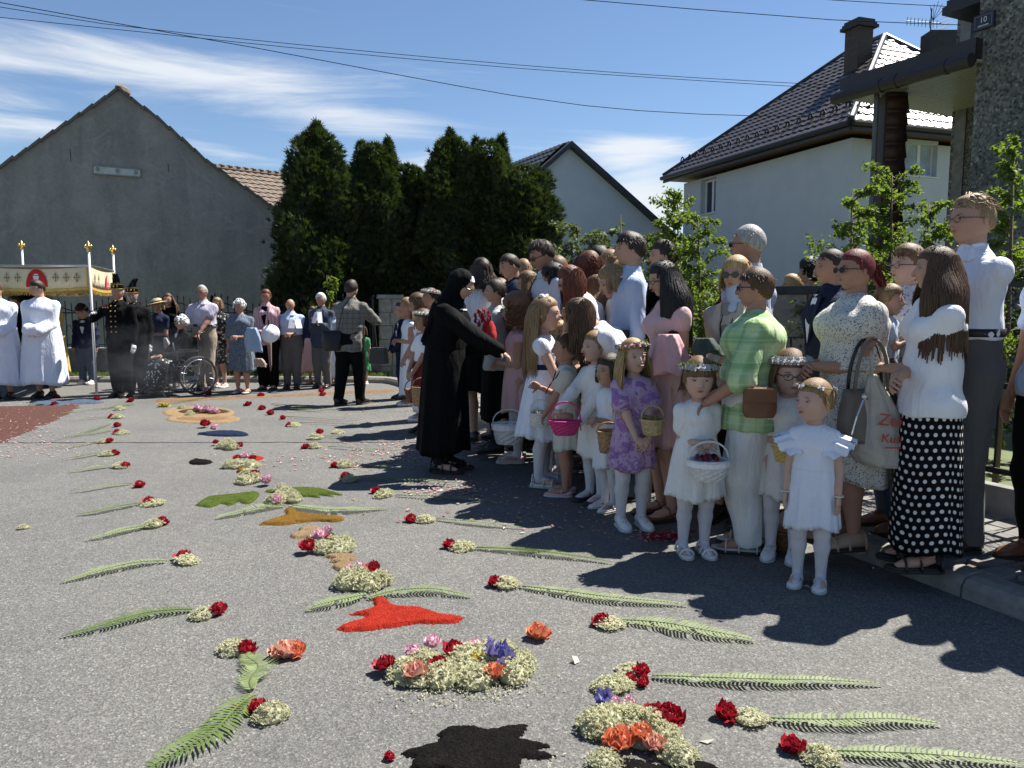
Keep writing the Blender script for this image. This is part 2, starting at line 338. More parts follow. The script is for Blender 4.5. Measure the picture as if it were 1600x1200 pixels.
# ---------------------------------------------------------------- fences
M_IRON = simple('black_iron', (.018, .018, .02), .45, .3, bump=.05)
M_CEMENT = simple('old_cement', (.21, .205, .19), .9, var=.3, scale=6, bump=.5)
t = NT('split_stone'); n = t.noise(7, 8, .7); t.set(Base_Color=t.ramp(n, [(.25, (.13, .125, .11)), (.5, (.25, .24, .215)), (.75, (.36, .34, .30))]), Roughness=.9); t.bump(t.noise(35, 6, .7), .8, .02); M_STONE = t.m
fw = thing('low_garden_wall', 'long low rendered wall under the black iron fence behind the verge', 'wall', (-9, 14.55, 0))
m = MB(); m.box((0, 0, .25), (13.3, .22, .56)); m.build('wall_body', M_CEMENT, fw); m = MB(); m.box((0, 0, .55), (13.3, .27, .05)); m.build('coping', M_CEMENT, fw)
def iron_panel(x0, x1, y, idx):
    f = thing('iron_fence_panel', ['black wrought iron fence panel with arched top behind the boy in the navy suit', 'black wrought iron fence panel behind the long-haired woman in black', 'black wrought iron fence panel behind the grey-haired woman in the blue dress', 'black wrought iron fence panel behind the man in the light blue shirt', 'black wrought iron fence panel next to the stone gate pillar', 'black wrought iron fence panel behind the two men in white albs'][idx], 'fence', ((x0 + x1) / 2, y, .575), group='wrought iron fence panels on the low wall')
    w = x1 - x0; n = int(w / .115)
    arch = lambda x: .78 + .10 * math.cos(x / w * 2 * math.pi) * (1 if idx % 2 else -1)
    for r in (0.06, .66):
        m = MB(); m.box((0, 0, r), (w - .02, .03, .022)); m.build('rail', M_IRON, f)
    m = MB(); P = [(x, 0, arch(x)) for x in np.linspace(-w / 2, w / 2, 16)]; m.tube(P, .012, 5); m.build('rail', M_IRON, f)
    for s_ in (-w / 2, w / 2): m = MB(); m.box((s_, 0, .46), (.05, .05, .92)); m.ell((s_, 0, .95), (.035, .035, .045), 6, 4); m.build('post', M_IRON, f)
    for i in range(n):
        x = -w / 2 + (i + .5) * w / n; h = arch(x) + .1
        m = MB(); m.box((x, 0, h / 2), (.014, .014, h)); m.lathe([(.004, h - .01), (.018, h + .01), (.001, h + .07)], 5, (x, 0, 0))
        o = m.build('bar', M_IRON, f)
        if i % 2 == 0:
            m = MB(); a = np.linspace(0, 4.6, 14); m.tube(np.c_[x + .05 + .045 * np.cos(a) * (1 - a / 7), np.zeros(14) - .015, .36 + .1 * np.sin(a) * (1 - a / 7)], .007, 4); m.build('scroll', M_IRON, f)
xs = [-10.6, -8.95, -7.3, -5.65, -4.0, -2.62]
for i in range(5): iron_panel(xs[i], xs[i + 1], 14.55, [5, 0, 1, 2, 3, 4][i + 0] if i else 5)
def block_pillar(name, label, loc, w, h, rz, rows, capm=M_CEMENT, cat='pillar', capz=.07):
    p = thing(name, label, cat, loc, rz); bh = h / rows
    m = MB(); m.box((0, 0, h / 2), (w - .03, w - .03, h)); m.build('core', M_CEMENT, p)
    for r in range(rows):
        for q, (sx_, sy_) in enumerate(((0, -1), (1, 0), (0, 1), (-1, 0))):
            split = .5 + rng.uniform(-.15, .15); off = -w / 2
            for fr in (split, 1 - split):
                l = w * fr; c_ = off + l / 2; off += l
                m = MB(); m.box((c_, 0, 0), (l - .012, .03 + rng.uniform(0, .012), bh - .012), taper=.985); 
                o = m.build('stone_block', M_STONE, p); o.location = (sx_ * w / 2, sy_ * w / 2, (r + .5) * bh); o.rotation_euler = (0, 0, q * math.pi / 2)
    m = MB(); m.box((0, 0, h + capz / 2), (w + .12, w + .12, capz), taper=.94); m.build('cap', capm, p); return p
p = G(612, 592); block_pillar('stone_pillar', 'pale stone block gate pillar at the end of the iron fence', (p.x - .02, 14.45, 0), .38, 1.5, R(12), 6)
M_SLATE = simple('dark_slab', (.035, .033, .033), .7, var=.3)
block_pillar('stone_pillar', 'grey stone gate pillar with dark slab cap behind the woman in green', (2.42, 6.35, .1), .55, 1.38, math.atan2(U3.y, U3.x) + R(38), 4, M_SLATE, capz=.06)
m = MB()
# lattice fence panels along the pavement
def lattice(pa, pb, label, full=True):
    A = Vector((pa[0], pa[1], .1)); B = Vector((pb[0], pb[1], .1)); w = (B - A).length; an = math.atan2(B.y - A.y, B.x - A.x)
    f = thing('lattice_fence_panel', label, 'fence', A.lerp(B, .5), an, 'dark metal fence panels along the pavement')
    m = MB(); m.box((0, 0, .09), (w, .1, .18)); m.build('plinth', M_CEMENT, f)
    for s_ in (-w / 2 + .03, w / 2 - .03): m = MB(); m.box((s_, 0, .78), (.05, .05, 1.4)); m.build('post', M_IRON, f)
    for z in (.27, .8, 1.42): m = MB(); m.box((0, 0, z), (w - .1, .025, .035)); m.build('rail', M_IRON, f)
    n = int(w / .13)
    for i in range(n):
        x = -w / 2 + (i + .5) * w / n; m = MB(); m.box((x, .016, .53), (.014, .008, .5)); m.build('bar', M_IRON, f)
    m = MB(); st = .075; x = -w / 2 - .62
    while x < w / 2:
        for sg in (1, -1):
            x0, x1 = (x, x + .62); z0, z1 = (.8, 1.42) if sg > 0 else (1.42, .8)
            if x0 < -w / 2 + .04: tt = (-w / 2 + .04 - x0) / .62; z0 = z0 + (z1 - z0) * tt; x0 = -w / 2 + .04
            if x1 > w / 2 - .04: tt = (x1 - w / 2 + .04) / (x1 - x0); z1 = z1 - (z1 - z0) * tt; x1 = w / 2 - .04
            if x1 > x0 + .01: m.tube([(x0, .01 * sg, z0), (x1, .01 * sg, z1)], .003, 4, cap=False)
        x += st
    m.build('wire_mesh', M_IRON, f, kind='stuff')
ff = lambda Z: (3.06 - (Z - 4.6) * .478, Z)
lattice(ff(5.85), ff(4.3), 'dark metal fence panel behind the tall man in the white shirt')
lattice(ff(4.25), ff(2.7), 'dark metal fence panel at the right edge beside the paved footway')
lattice(ff(8.6), ff(6.8), 'dark metal fence panel beyond the gate pillar behind the leafy birch sapling')
# ---------------------------------------------------------------- barn
t = NT('grey_render'); v = t.vec((1, 1, 1)); n = t.noise(1.1, 8, .65, v, .4); n2 = t.noise(14, 6, .7, v); st_ = t.noise(1.0, 5, .6, t.vec((3, 3, .35)))
c = t.ramp(n, [(.25, (.19, .19, .18)), (.45, (.235, .235, .22)), (.6, (.265, .26, .245)), (.8, (.31, .305, .285))])
c = t.mix(.5, c, t.ramp(n2, [(.3, (.7, .7, .7)), (.7, (1.2, 1.2, 1.2))]), 'MULTIPLY'); c = t.mix(.5, c, t.ramp(st_, [(.35, (.72, .72, .74)), (.6, (1.1, 1.1, 1.08))]), 'MULTIPLY')
cr = t.noise(.55, 3, .6, v, 1.5); vein = t.math('ABSOLUTE', t.math('SUBTRACT', cr, .5)); c = t.mix(t.rng(vein, 0, .012, .28, 0), c, (.36, .37, .36))
t.set(Base_Color=c, Roughness=.93); t.bump(t.math('ADD', n2, n), .25, .008); M_RENDER = t.m
def tile_mat(name, c1, c2, rough=.6, moss=None, spec=.4):
    t = NT(name); n = t.vor(2.2, t.vec((3, 3, 3)), out='Color'); sp = t.new('ShaderNodeSeparateColor'); t.l.new(n, sp.inputs[0])
    c = t.mix(sp.outputs[0], c1, c2); c = t.mix(t.rng(t.noise(6, 5), .45, .75), c, moss or tuple(v * .6 for v in c1)); t.set(Base_Color=c, Roughness=rough); t.b.inputs['Specular IOR Level'].default_value = spec
    t.bump(t.noise(60, 3), .3, .005); return t.m
M_OLDTILE = tile_mat('old_clay_tile', (.20, .15, .115), (.135, .105, .085), .85)
M_DARKTILE = tile_mat('dark_metal_tile', (.055, .045, .045), (.04, .035, .036), .36, (.05, .043, .043), .5)
M_GREYTILE = tile_mat('anthracite_tile', (.055, .06, .068), (.04, .044, .05), .4)
def tiled(name, poly, udir, vdown, mat, parent, pu=.3, pv=.32, h=.03, slab=.06, wave=True):
    """a roof plane: a slab plus rows of overlapping tile relief clipped to the outline; poly are coplanar points"""
    P = [Vector(p) for p in poly]; n = (P[1] - P[0]).cross(P[2] - P[0]).normalized()
    if n.z < 0: n = -n
    ud = Vector(udir); ud = (ud - n * ud.dot(n)).normalized(); vd = n.cross(ud).normalized()
    if vd.dot(Vector(vdown)) < 0: vd = -vd
    m = MB(); m.prism(P, -n * slab); o_s = m.build(name, mat, parent)
    q = np.array([((p - P[0]).dot(ud), (p - P[0]).dot(vd)) for p in P]); lo, hi = q.min(0), q.max(0)
    nu = int((hi[0] - lo[0]) / (pu / 4)) + 1; nv = int((hi[1] - lo[1]) / pv) + 1
    us = lo[0] + np.arange(nu + 1) * pu / 4
    def inside(x, y):
        r = np.zeros(x.shape, bool); k = len(q)
        for i in range(k):
            x1, y1 = q[i]; x2, y2 = q[(i + 1) % k]
            c_ = ((y1 > y) != (y2 > y)) & (x < (x2 - x1) * (y - y1) / ((y2 - y1) if y2 != y1 else 1e-9) + x1); r ^= c_
        return r
    m = MB(); base = np.array(P[0]); ua, va, na = np.array(ud), np.array(vd), np.array(n)
    prof = (.5 + .5 * np.cos((us - lo[0]) / pu * 2 * np.pi)) * h if wave else np.where((np.arange(nu + 1) % 4) == 0, -.004, .0)
    for r in range(nv):
        v0 = lo[1] + r * pv; v1 = v0 + pv * 1.02; ring = []
        for vv, hh_ in ((v0, .006), (v1, .006 + h * .9), (v1, .002)):
            ring.append(base + us[:, None] * ua + vv * va + (prof + hh_)[:, None] * na)
        V = np.concatenate(ring); k = nu + 1; j = np.arange(nu); ins = inside((us[:-1] + us[1:]) / 2, np.full(nu, v0 + pv / 2)); j = j[ins]
        if len(j): m.add(V, np.concatenate([np.stack([j, j + 1, j + 1 + k, j + k], -1), np.stack([j + k, j + k + 1, j + 1 + 2 * k, j + 2 * k], -1)]))
    if m.F: m.build('tile_rows', mat, o_s, kind='stuff')
    return o_s, n
barn = thing('barn', 'old grey rendered barn gable with a white board under its peak', 'barn', (-9, 17, 0))
PB = AT(185, 141, 17.5); nB = Vector((.43, -.903, 0))
def pb(px, py): return PL(px, py, PB, nB)
def child_world(mb, name, mat, parent, **k):
    """geometry is in world coordinates; keep it so under a parent that has its own place"""
    o = mb.build(name, mat, parent, **k); bpy.context.view_layer.update if False else None
    o.matrix_parent_inverse = Matrix.LocRotScale(parent.location, parent.rotation_euler, Vector((1, 1, 1))).inverted(); return o
g_pts = [pb(185, 141), pb(245, 185), pb(322, 252), pb(440, 335), pb(560, 418)]; l_pts = [pb(0, 263), pb(-160, 375)]
zb = lambda p: Vector((p.x, p.y, 0))
poly = [zb(l_pts[1])] + [zb(g_pts[-1])] + g_pts[::-1] + l_pts
m = MB(); m.prism(poly, -nB * .4); child_world(m, 'gable_wall', M_RENDER, barn)
# verge: stepped tiles along both slopes
def verge(pts, par, side=1):
    for a, b in zip(pts[:-1], pts[1:]):
        L = (b - a).length; n = max(1, int(L / .3)); d = (b - a) / L
        for i in range(n):
            c_ = a + d * ((i + .5) * L / n); m = MB(); ang = math.asin(max(-1, min(1, d.z)))
            rot = Matrix.Rotation(math.atan2(d.y, d.x), 3, 'Z') @ Matrix.Rotation(-ang + (.09 if d.z < 0 else -.09), 3, 'Y')
            m.box((0, 0, 0), (L / n + .05, .62, .05), rot=rot); o = child_world(m, 'verge_tile', M_OLDTILE if False else simple('weathered_verge', (.12, .115, .105), .9, var=.3), par); 
            o.data.transform(Matrix.Translation(c_ - nB * .22 + Vector((0, 0, .02 + rng.uniform(-.012, .012)))))
verge(g_pts, barn); verge([l_pts[1], l_pts[0], g_pts[0]], barn)
for pts in ([g_pts[0], g_pts[2], g_pts[-1]], [g_pts[0], l_pts[0], l_pts[1]]):
    for a, b in zip(pts[:-1], pts[1:]):
        m = MB(); e = -nB * 11; o_ = -nB * .4; m.prism([a + o_, b + o_, b + e, a + e], Vector((0, 0, -.08))); child_world(m, 'roof', M_OLDTILE, barn)
m = MB(); m.ell((0, 0, 0), (.11, .3, .12), 8, 5); o = child_world(m, 'ridge_cap', M_OLDTILE, barn); o.data.transform(Matrix.Translation(g_pts[0] + Vector((0, .2, .05))))
m = MB(); q = [pb(147, 260), pb(219, 266), pb(219, 276), pb(147, 271)]; m.prism(q, nB * .05); child_world(m, 'notice_board', simple('faded_board', (.42, .47, .47), .6, var=.1), barn)
m = MB(); q = [pb(145, 258.5), pb(221, 264.5), pb(221, 266), pb(145, 260)]; m.prism(q, nB * .07); q = [pb(145, 271), pb(221, 276.5), pb(221, 278), pb(145, 272.5)]; m.prism(q, nB * .07); child_world(m, 'board_frame', simple('board_edge', (.22, .23, .22), .7), barn)
for px, py in ((152, 265), (183, 267.5), (212, 270)): m = MB(); m.ell((0, 0, 0), (.05, .015, .05), 8, 5); o = child_world(m, 'bolt', simple('bolt_grey', (.2, .22, .24), .5), barn); o.data.transform(Matrix.Translation(pb(px, py) + nB * .055))
for px, y0, y1 in ((109, 233, 253), (262, 256, 268)):
    m = MB(); m.prism([pb(px, y0), pb(px + 1.2, y0), pb(px + 2, y1), pb(px + .9, y1)], nB * .006); child_world(m, 'slit', M_SLATE, barn)
# neighbouring low barn with tiled roof
b2 = thing('barn', 'lower farm building with brown clay tile roof beside the grey gable', 'barn', (-7, 23, 0))
ra, rb = AT(300, 259, 24.5), AT(470, 268, 27.0); rb.z = ra.z; dwn = Vector((.43, -.903, 0)) * 4.2 + Vector((0, 0, -2.6))
o, _ = tiled('roof', [ra, rb, rb + dwn, ra + dwn], rb - ra, dwn, M_OLDTILE, None, .24, .3, .035); o.parent = b2; o.matrix_parent_inverse = Matrix.Translation(b2.location).inverted()
m = MB(); m.tube([ra + Vector((0, 0, .03)), rb + Vector((0, 0, .03))], .1, 8); child_world(m, 'ridge', M_OLDTILE, b2)
for i in range(14):
    m = MB(); m.ell((0, 0, 0), (.13, .1, .05), 6, 4); o = child_world(m, 'ridge_tile', simple('weathered_verge', (.12, .115, .105), .9, var=.3), b2); o.data.transform(Matrix.Translation(ra.lerp(rb, (i + .5) / 14) + Vector((0, 0, .12))))
m = MB(); a, b = ra + dwn * .97, rb + dwn * .97; m.prism([zb(a), zb(b), b - Vector((0, 0, .1)), a - Vector((0, 0, .1))], Vector((-.1, .3, 0))); child_world(m, 'wall', M_RENDER, b2)
# ---------------------------------------------------------------- white gable house in the middle
t = NT('white_render'); n = t.noise(1.5, 5); c = t.mix(t.rng(n, .3, .7), (.50, .525, .57), (.56, .58, .62)); t.set(Base_Color=c, Roughness=.9); t.bump(t.noise(70, 4), .4, .006); M_WHITE = t.m
hm = thing('house', 'white gabled house with grey roof standing beyond the conifers', 'house', (4, 27, 0))
PH = AT(888, 229, 26); 
def ph(px, py): return PL(px, py, PH, nB)
ap = ph(888, 229); rr = ph(1062, 386); ll = ph(800, 306)
m = MB(); m.prism([zb(ll), zb(rr), rr, ap, ll], -nB * .3); child_world(m, 'gable_wall', M_WHITE, hm)
up = Vector((0, 0, .22)); ap2 = ph(888, 222) ; r2 = ph(1066, 381); l2 = ph(790, 308)
for a, b in ((ap2, r2), (ap2, l2)):
    m = MB(); dn = Vector((0, 0, -.17)); m.prism([a + nB * .25, b + nB * .25, b + nB * .25 + dn, a + nB * .25 + dn], -nB * .5); child_world(m, 'verge_board', simple('anthracite_board', (.035, .04, .048), .5), hm)
bk = -nB * 11
for a, b in ((ap2, r2), (ap2, l2)):
    o, _ = tiled('roof', [a, b, b + bk, a + bk], bk, Vector((0, 0, -1)), M_GREYTILE, None, .3, .36, .04); o.parent = hm; o.matrix_parent_inverse = Matrix.Translation(hm.location).inverted()
# ---------------------------------------------------------------- big white house on the right
hr = thing('house', 'tall white house with dark hipped metal tile roof and chimney', 'house', (10, 24, 0))
C0 = AT(1330, 188, 20.0); BL = AT(1036, 278, 20.0)
# eave height is that of the corner; find the back-left corner at that height
d = raydir(1036, 277); tt = (C0.z - CAMH) / d.z; BL = Vector((d.x * tt, d.y * tt, C0.z))
ue = (BL - C0).normalized(); ve = Vector((ue.y, -ue.x, 0)); 
if ve.x < 0: ve = -ve
Lh = (BL - C0).length; FR = C0 + ve * 9.5; BR = BL + ve * 9.5
d = raydir(1382, 58)   # ridge start: above the middle of the house width
mid0 = C0 + ve * 4.75; nn = ve; tt = (mid0 - Vector((0, 0, CAMH))).dot(nn) / d.dot(nn); RA = Vector((0, 0, CAMH)) + d * tt
# symmetric hip: use a pyramid/hip with ridge along ue starting at RA
inset = (RA - C0).dot(ue)
print('house: len', Lh, 'ridge z', RA.z, 'eave z', C0.z, 'inset', inset)
M_EAVE = simple('brown_gutter', (.035, .028, .028), .4, var=.1, bump=0); M_SOF = simple('brown_soffit', (.13, .075, .05), .7)
RB_ = RA + ue * max(.6, Lh - 2 * inset)
for nm, pl, ud, in (('roof', [C0, BL, RB_, RA], ue), ('roof', [C0, RA, FR], ve), ('roof', [BL, BR, RB_], ve), ('roof', [FR, RA, RB_, BR], ue)):
    o, _ = tiled(nm, pl, ud, Vector((0, 0, -1)), M_DARKTILE, None, .27, .34, .035); o.parent = hr; o.matrix_parent_inverse = Matrix.Translation(hr.location).inverted()
for a, b in ((C0, RA), (BL, RB_), (RA, RB_), (FR, RA)):
    m = MB(); m.tube([a + Vector((0, 0, .05)), b + Vector((0, 0, .05))], .09, 7); child_world(m, 'ridge', M_DARKTILE, hr)
ov = .55; W0 = C0 + ue * ov + ve * ov - Vector((0, 0, .28)); W1 = BL - ue * ov + ve * ov - Vector((0, 0, .28)); W2 = BR - ue * ov - ve * ov - Vector((0, 0, .28)); W3 = FR + ue * ov - ve * ov - Vector((0, 0, .28))
def wall_with_holes(A, B, holes, thick, inward, par, mat, zbase=0.0):
    """A,B top corners; holes list of (s0,s1,z0,z1) in metres from A; built from butted boxes"""
    L = (B - A); ln = Vector((L.x, L.y, 0)).length; dd = Vector((L.x, L.y, 0)) / ln; top = A.z
    ss = sorted({0, ln, *[h[0] for h in holes], *[h[1] for h in holes]}); m = MB()
    for s0, s1 in zip(ss[:-1], ss[1:]):
        hs = [h for h in holes if h[0] <= s0 + 1e-6 and h[1] >= s1 - 1e-6]; zs = [(zbase, top)] if not hs else [(zbase, hs[0][2]), (hs[0][3], top)]
        for z0, z1 in zs:
            a = Vector((A.x, A.y, 0)) + dd * s0; b = Vector((A.x, A.y, 0)) + dd * s1
            m.prism([a + Vector((0, 0, z0)), b + Vector((0, 0, z0)), b + Vector((0, 0, z1)), a + Vector((0, 0, z1))], inward * thick)
    return child_world(m, 'wall', mat, par)
M_UPVC = simple('white_window_frame', (.72, .73, .74), .35, var=.03, bump=0)
t = NT('window_glass'); t.set(Base_Color=(.03, .04, .06), Roughness=.04); t.b.inputs['Specular IOR Level'].default_value = 1.0; M_GLASS = t.m
M_CURT = simple('curtain', (.35, .42, .52), .8, var=.2, scale=3)
def window(A, dd, s0, s1, z0, z1, inward, par, panes=2, depth=.16, curtain=False):
    w = s1 - s0; P0 = Vector((A.x, A.y, 0)) + dd * s0 + inward * depth; fr = .07; cells = []
    m = MB(); 
    def bx(a, b, c, d_, off, th): 
        p = P0 + dd * a + inward * off; m.prism([p + Vector((0, 0, c)), p + dd * (b - a) + Vector((0, 0, c)), p + dd * (b - a) + Vector((0, 0, d_)), p + Vector((0, 0, d_))], inward * th)
    bx(0, w, z0, z0 + fr, 0, .06); bx(0, w, z1 - fr, z1, 0, .06); bx(0, fr, z0 + fr, z1 - fr, 0, .06); bx(w - fr, w, z0 + fr, z1 - fr, 0, .06)
    split = w * (.6 if curtain else .5); 
    if panes == 2: bx(split - fr * .7, split + fr * .7, z0 + fr, z1 - fr, -.004, .07)
    wo_ = child_world(m, 'window', M_UPVC, par)
    for a, b in ([(fr, split - fr * .7), (split + fr * .7, w - fr)] if panes == 2 else [(fr, w - fr)]):
        m = MB(); bx(a, b, z0 + fr, z1 - fr, .025, .01); o = m.build('pane', M_GLASS, wo_)
        if curtain:
            m = MB(); q = np.linspace(a, b, 30); pts = []
            P = [P0 + dd * x + inward * (.021 - .004 * math.sin(i * 1.1)) for i, x in enumerate(q)]
            V = np.array([tuple(p + Vector((0, 0, z0 + fr))) for p in P] + [tuple(p + Vector((0, 0, z1 - fr))) for p in P]); j = np.arange(29); m.add(V, np.stack([j, j + 1, j + 31, j + 30], -1))
            m.build('curtain', M_CURT, wo_, smooth=True)
    m = MB(); p = P0 - dd * .04 - inward * (depth + .05); m.prism([p + Vector((0, 0, z0 - .03)), p + dd * (w + .08) + Vector((0, 0, z0 - .03)), p + dd * (w + .08) + inward * (depth + .05) + Vector((0, 0, z0 - .03)), p + inward * (depth + .05) + Vector((0, 0, z0 - .03))], Vector((0, 0, .025))); m.build('sill', M_UPVC, wo_)
def hit(px, py, P, n): return PL(px, py, P, n)
ddl = (W1 - W0).normalized(); a = hit(1119, 276, W0, ve); b = hit(1094, 335, W0, ve); s0 = (a - W0).dot(ddl); s1 = (b - W0).dot(ddl); z1, z0 = a.z, hit(1119, 331, W0, ve).z
wall_with_holes(W0, W1, [(s0, s1, z0, z1)], .3, ve, hr, M_WHITE); window(W0, ddl, s0, s1, z0, z1, ve, hr, 2, .2)
ddf = (W3 - W0).normalized(); a = hit(1410, 216, W0, ue); b = hit(1463, 277, W0, ue); s0 = (a - W0).dot(ddf); s1 = (b - W0).dot(ddf); z1, z0 = a.z, b.z
wall_with_holes(W0 + ddf * .302, W3 - ddf * .302, [(s0 - .302, s1 - .302, z0, z1)], .3, ue, hr, M_WHITE); window(W0, ddf, s0, s1, z0, z1, ue, hr, 2, .16, True)
wall_with_holes(W3, W2, [], .3, -ve, hr, M_WHITE); wall_with_holes(W1 + ddf * .302, W2 - ddf * .302, [], .3, -ue, hr, M_WHITE)
dz = Vector((0, 0, -.09))
m = MB(); m.prism([C0 + dz, BL + dz, BR + dz, FR + dz], Vector((0, 0, -.05))); child_world(m, 'soffit', M_SOF, hr)
for a, b in ((C0, BL), (C0, FR)):
    m = MB(); nrm = -ve if b is BL else -ue; m.tube([a + nrm * .07 + dz * .6, b + nrm * .07 + dz * .6], .075, 8); m.prism([a + dz * .5, b + dz * .5, b + dz * 2.4, a + dz * 2.4], nrm * -.04); child_world(m, 'gutter', M_EAVE, hr)
m = MB(); e = W0 + ddf * .75 - ue * .12; m.tube([C0 + ddf * 1.0 + Vector((0, 0, -.15)), e + Vector((0, 0, -.05)), e + Vector((0, 0, -.35)), Vector((e.x, e.y, .2))], .06, 8); child_world(m, 'downpipe', M_EAVE, hr)
# snow guards along both eaves
sg = MB(); a = np.linspace(0, np.pi, 8); sg.tube(np.c_[.09 * np.cos(a), np.zeros(8), .02 + .15 * np.sin(a)], .02, 5); sg.tube([(0, -.05, .01), (0, -.02, .17)], .02, 5); sgo = sg.build('snow_guard', M_IRON); sgm = sgo.data; bpy.data.objects.remove(sgo)
for (a, b, top, n, ang) in ((C0, BL, RA, 19, math.atan2(ue.y, ue.x)), (C0, FR, RA, 14, math.atan2(ve.y, ve.x))):
    up_ = ((RA - C0) - (b - a).normalized() * (RA - C0).dot((b - a).normalized())); 
    for i in range(n):
        P = a.lerp(b, (i + .6) / (n + .3)) + up_.normalized() * .75; o = link('snow_guard', sgm, hr); o.matrix_parent_inverse = Matrix.Translation(hr.location).inverted(); o.location = P + Vector((0, 0, .05)); o.rotation_euler = (0, 0, ang); o.scale = (1.1, 1.1, 1.1)
# chimneys
t = NT('dark_brick'); bt = t.new('ShaderNodeTexBrick'); bt.inputs['Scale'].default_value = 1; bt.inputs['Brick Width'].default_value = .25; bt.inputs['Row Height'].default_value = .075; bt.inputs['Mortar Size'].default_value = .008
t.l.new(t.vec((1, 1, 1), 'Object', (math.pi / 2, 0, 0)), bt.inputs['Vector']); bt.inputs['Color1'].default_value = (.06, .045, .04, 1); bt.inputs['Color2'].default_value = (.09, .06, .05, 1); bt.inputs['Mortar'].default_value = (.03, .03, .03, 1); t.set(Base_Color=bt.outputs[0], Roughness=.8); M_DBRICK = t.m
nrf = (BL - C0).cross(RA - C0).normalized()
cb = PL(1340, 104, C0, nrf); zt = AT(1338, 41, cb.y).z; cw = 44 / 1200 * cb.y * .62
ch = thing('chimney_group', '', 'x'); bpy.data.objects.remove(ch)
m = MB(); m.box((0, 0, -.6), (cw, cw, (zt - cb.z) + 1.0)); chm = child_world(m, 'chimney', M_DBRICK, hr); chm.data.transform(Matrix.Translation((cb.x, cb.y, (zt + cb.z) / 2 + .1)) @ Matrix.Rotation(math.atan2(ve.y, ve.x), 4, 'Z'))
rows = int((zt - cb.z + .9) / .085); brm = MB(); brm.box((0, 0, 0), (.235, .02, .073)); bro = brm.build('brick', M_DBRICK); brme = bro.data; bpy.data.objects.remove(bro)
for (dv, ww) in ((0, cw), (1, cw)):
    for r_ in range(rows):
        nb = max(2, int(ww / .25)); 
        for k_ in range(nb):
            o = link('brick', brme, chm); f_ = -ue if dv == 0 else -ve; s_ = ve if dv == 0 else ue
            x_ = (-ww / 2 + (k_ + .5) * ww / nb) + (.03 if r_ % 2 else -.03); P = Vector((cb.x, cb.y, zt - .12 - r_ * .085)) + f_ * (cw / 2 + .006) + s_ * x_
            o.matrix_parent_inverse = Matrix.Translation(hr.location).inverted(); o.location = P; o.rotation_euler = (0, 0, math.atan2(s_.y, s_.x))
for z_, ex in ((.02, .14), (-.06, .22), (.1, .06)):
    m = MB(); m.box((0, 0, 0), (cw + ex, cw + ex, .09)); o = m.build('chimney_cap', M_SLATE, chm); o.data.transform(Matrix.Translation((cb.x, cb.y, zt + z_)) @ Matrix.Rotation(math.atan2(ve.y, ve.x), 4, 'Z'))
c2 = PL(1468, 78, C0, (FR - C0).cross(RA - C0).normalized()) if False else RA.lerp(RB_, .1) + ve * 2.3
m = MB(); m.box((0, 0, 0), (.75, .6, 2.8)); o = child_world(m, 'chimney', M_SLATE, hr); q = AT(1467, 52, 23.5); o.data.transform(Matrix.Translation((q.x, q.y, q.z - 1.4)))
an = thing('aerial', 'television aerial with thin rods on the dark chimney of the white house', 'aerial', q - Vector((.25, 0, 0)))
m = MB(); m.tube([(0, 0, 0), (0, 0, .7)], .018, 5); m.build('mast', M_IRON, an)
m = MB(); m.tube([(-.75, 0, .35), (.3, 0, .28)], .014, 5)
for i in range(9): m.tube([(-.7 + i * .11, 0, .22 - i * .01), (-.7 + i * .11, 0, .46 - i * .01)], .009, 4)
m.build('boom', M_IRON, an); m = MB()
for i in range(5): m.tube([(.05, 0, .35), (-.05 + i * .12, 0, .9 - abs(i - 2) * .07)], .008, 4)
for i in range(4): m.tube([(.25, 0, .1 + i * .1), (.6, 0, .22 + i * .1)], .008, 4)
m.build('rod', M_IRON, an)
# ---------------------------------------------------------------- the pebble-dashed house nearest on the right
t = NT('pebble_dash'); v1 = t.vor(28, out='Color'); sp = t.new('ShaderNodeSeparateColor'); t.l.new(v1, sp.inputs[0]); dist = t.vor(28); big = t.noise(1.2, 5)
c = t.ramp(sp.outputs[0], [(0, (.045, .045, .042)), (.3, (.10, .098, .085)), (.7, (.155, .15, .13)), (.95, (.22, .21, .19)), (1, (.33, .32, .3))])
c = t.mix(.6, c, t.ramp(big, [(.3, (.72, .72, .72)), (.7, (1.2, 1.18, 1.1))]), 'MULTIPLY'); t.set(Base_Color=c, Roughness=.9); t.bump(dist, -.9, .02); M_PEB = t.m
h10 = thing('house', 'pebble-dashed grey house with porch and house number at the right edge', 'house', (7, 9, 0))
CA = AT(1514, 300, 11.5); CA.z = 0; CA2 = CA - U3 * 7
m = MB(); m.prism([CA, CA2, CA2 + V3 * 6, CA + V3 * 6], Vector((0, 0, 6.5))); child_world(m, 'wall', M_PEB, h10)
CB = AT(1481, 300, 14.3); CB.z = 0
m = MB(); m.prism([CB, CB - U3 * 2.6, CB - U3 * 2.6 + V3 * 5, CB + V3 * 5], Vector((0, 0, 7.6))); child_world(m, 'wall', M_PEB, h10)
m = MB(); q = [AT(1506, y, 10.45) for y in (0,)]; x = PL(1507, 100, CB, V3) - V3 * .01; m.box((x.x, x.y, 3.6), (.03, .2, 7.3), rot=Matrix.Rotation(math.atan2(V3.y, V3.x), 3, 'Z')); child_world(m, 'render_strip', M_CEMENT, h10)
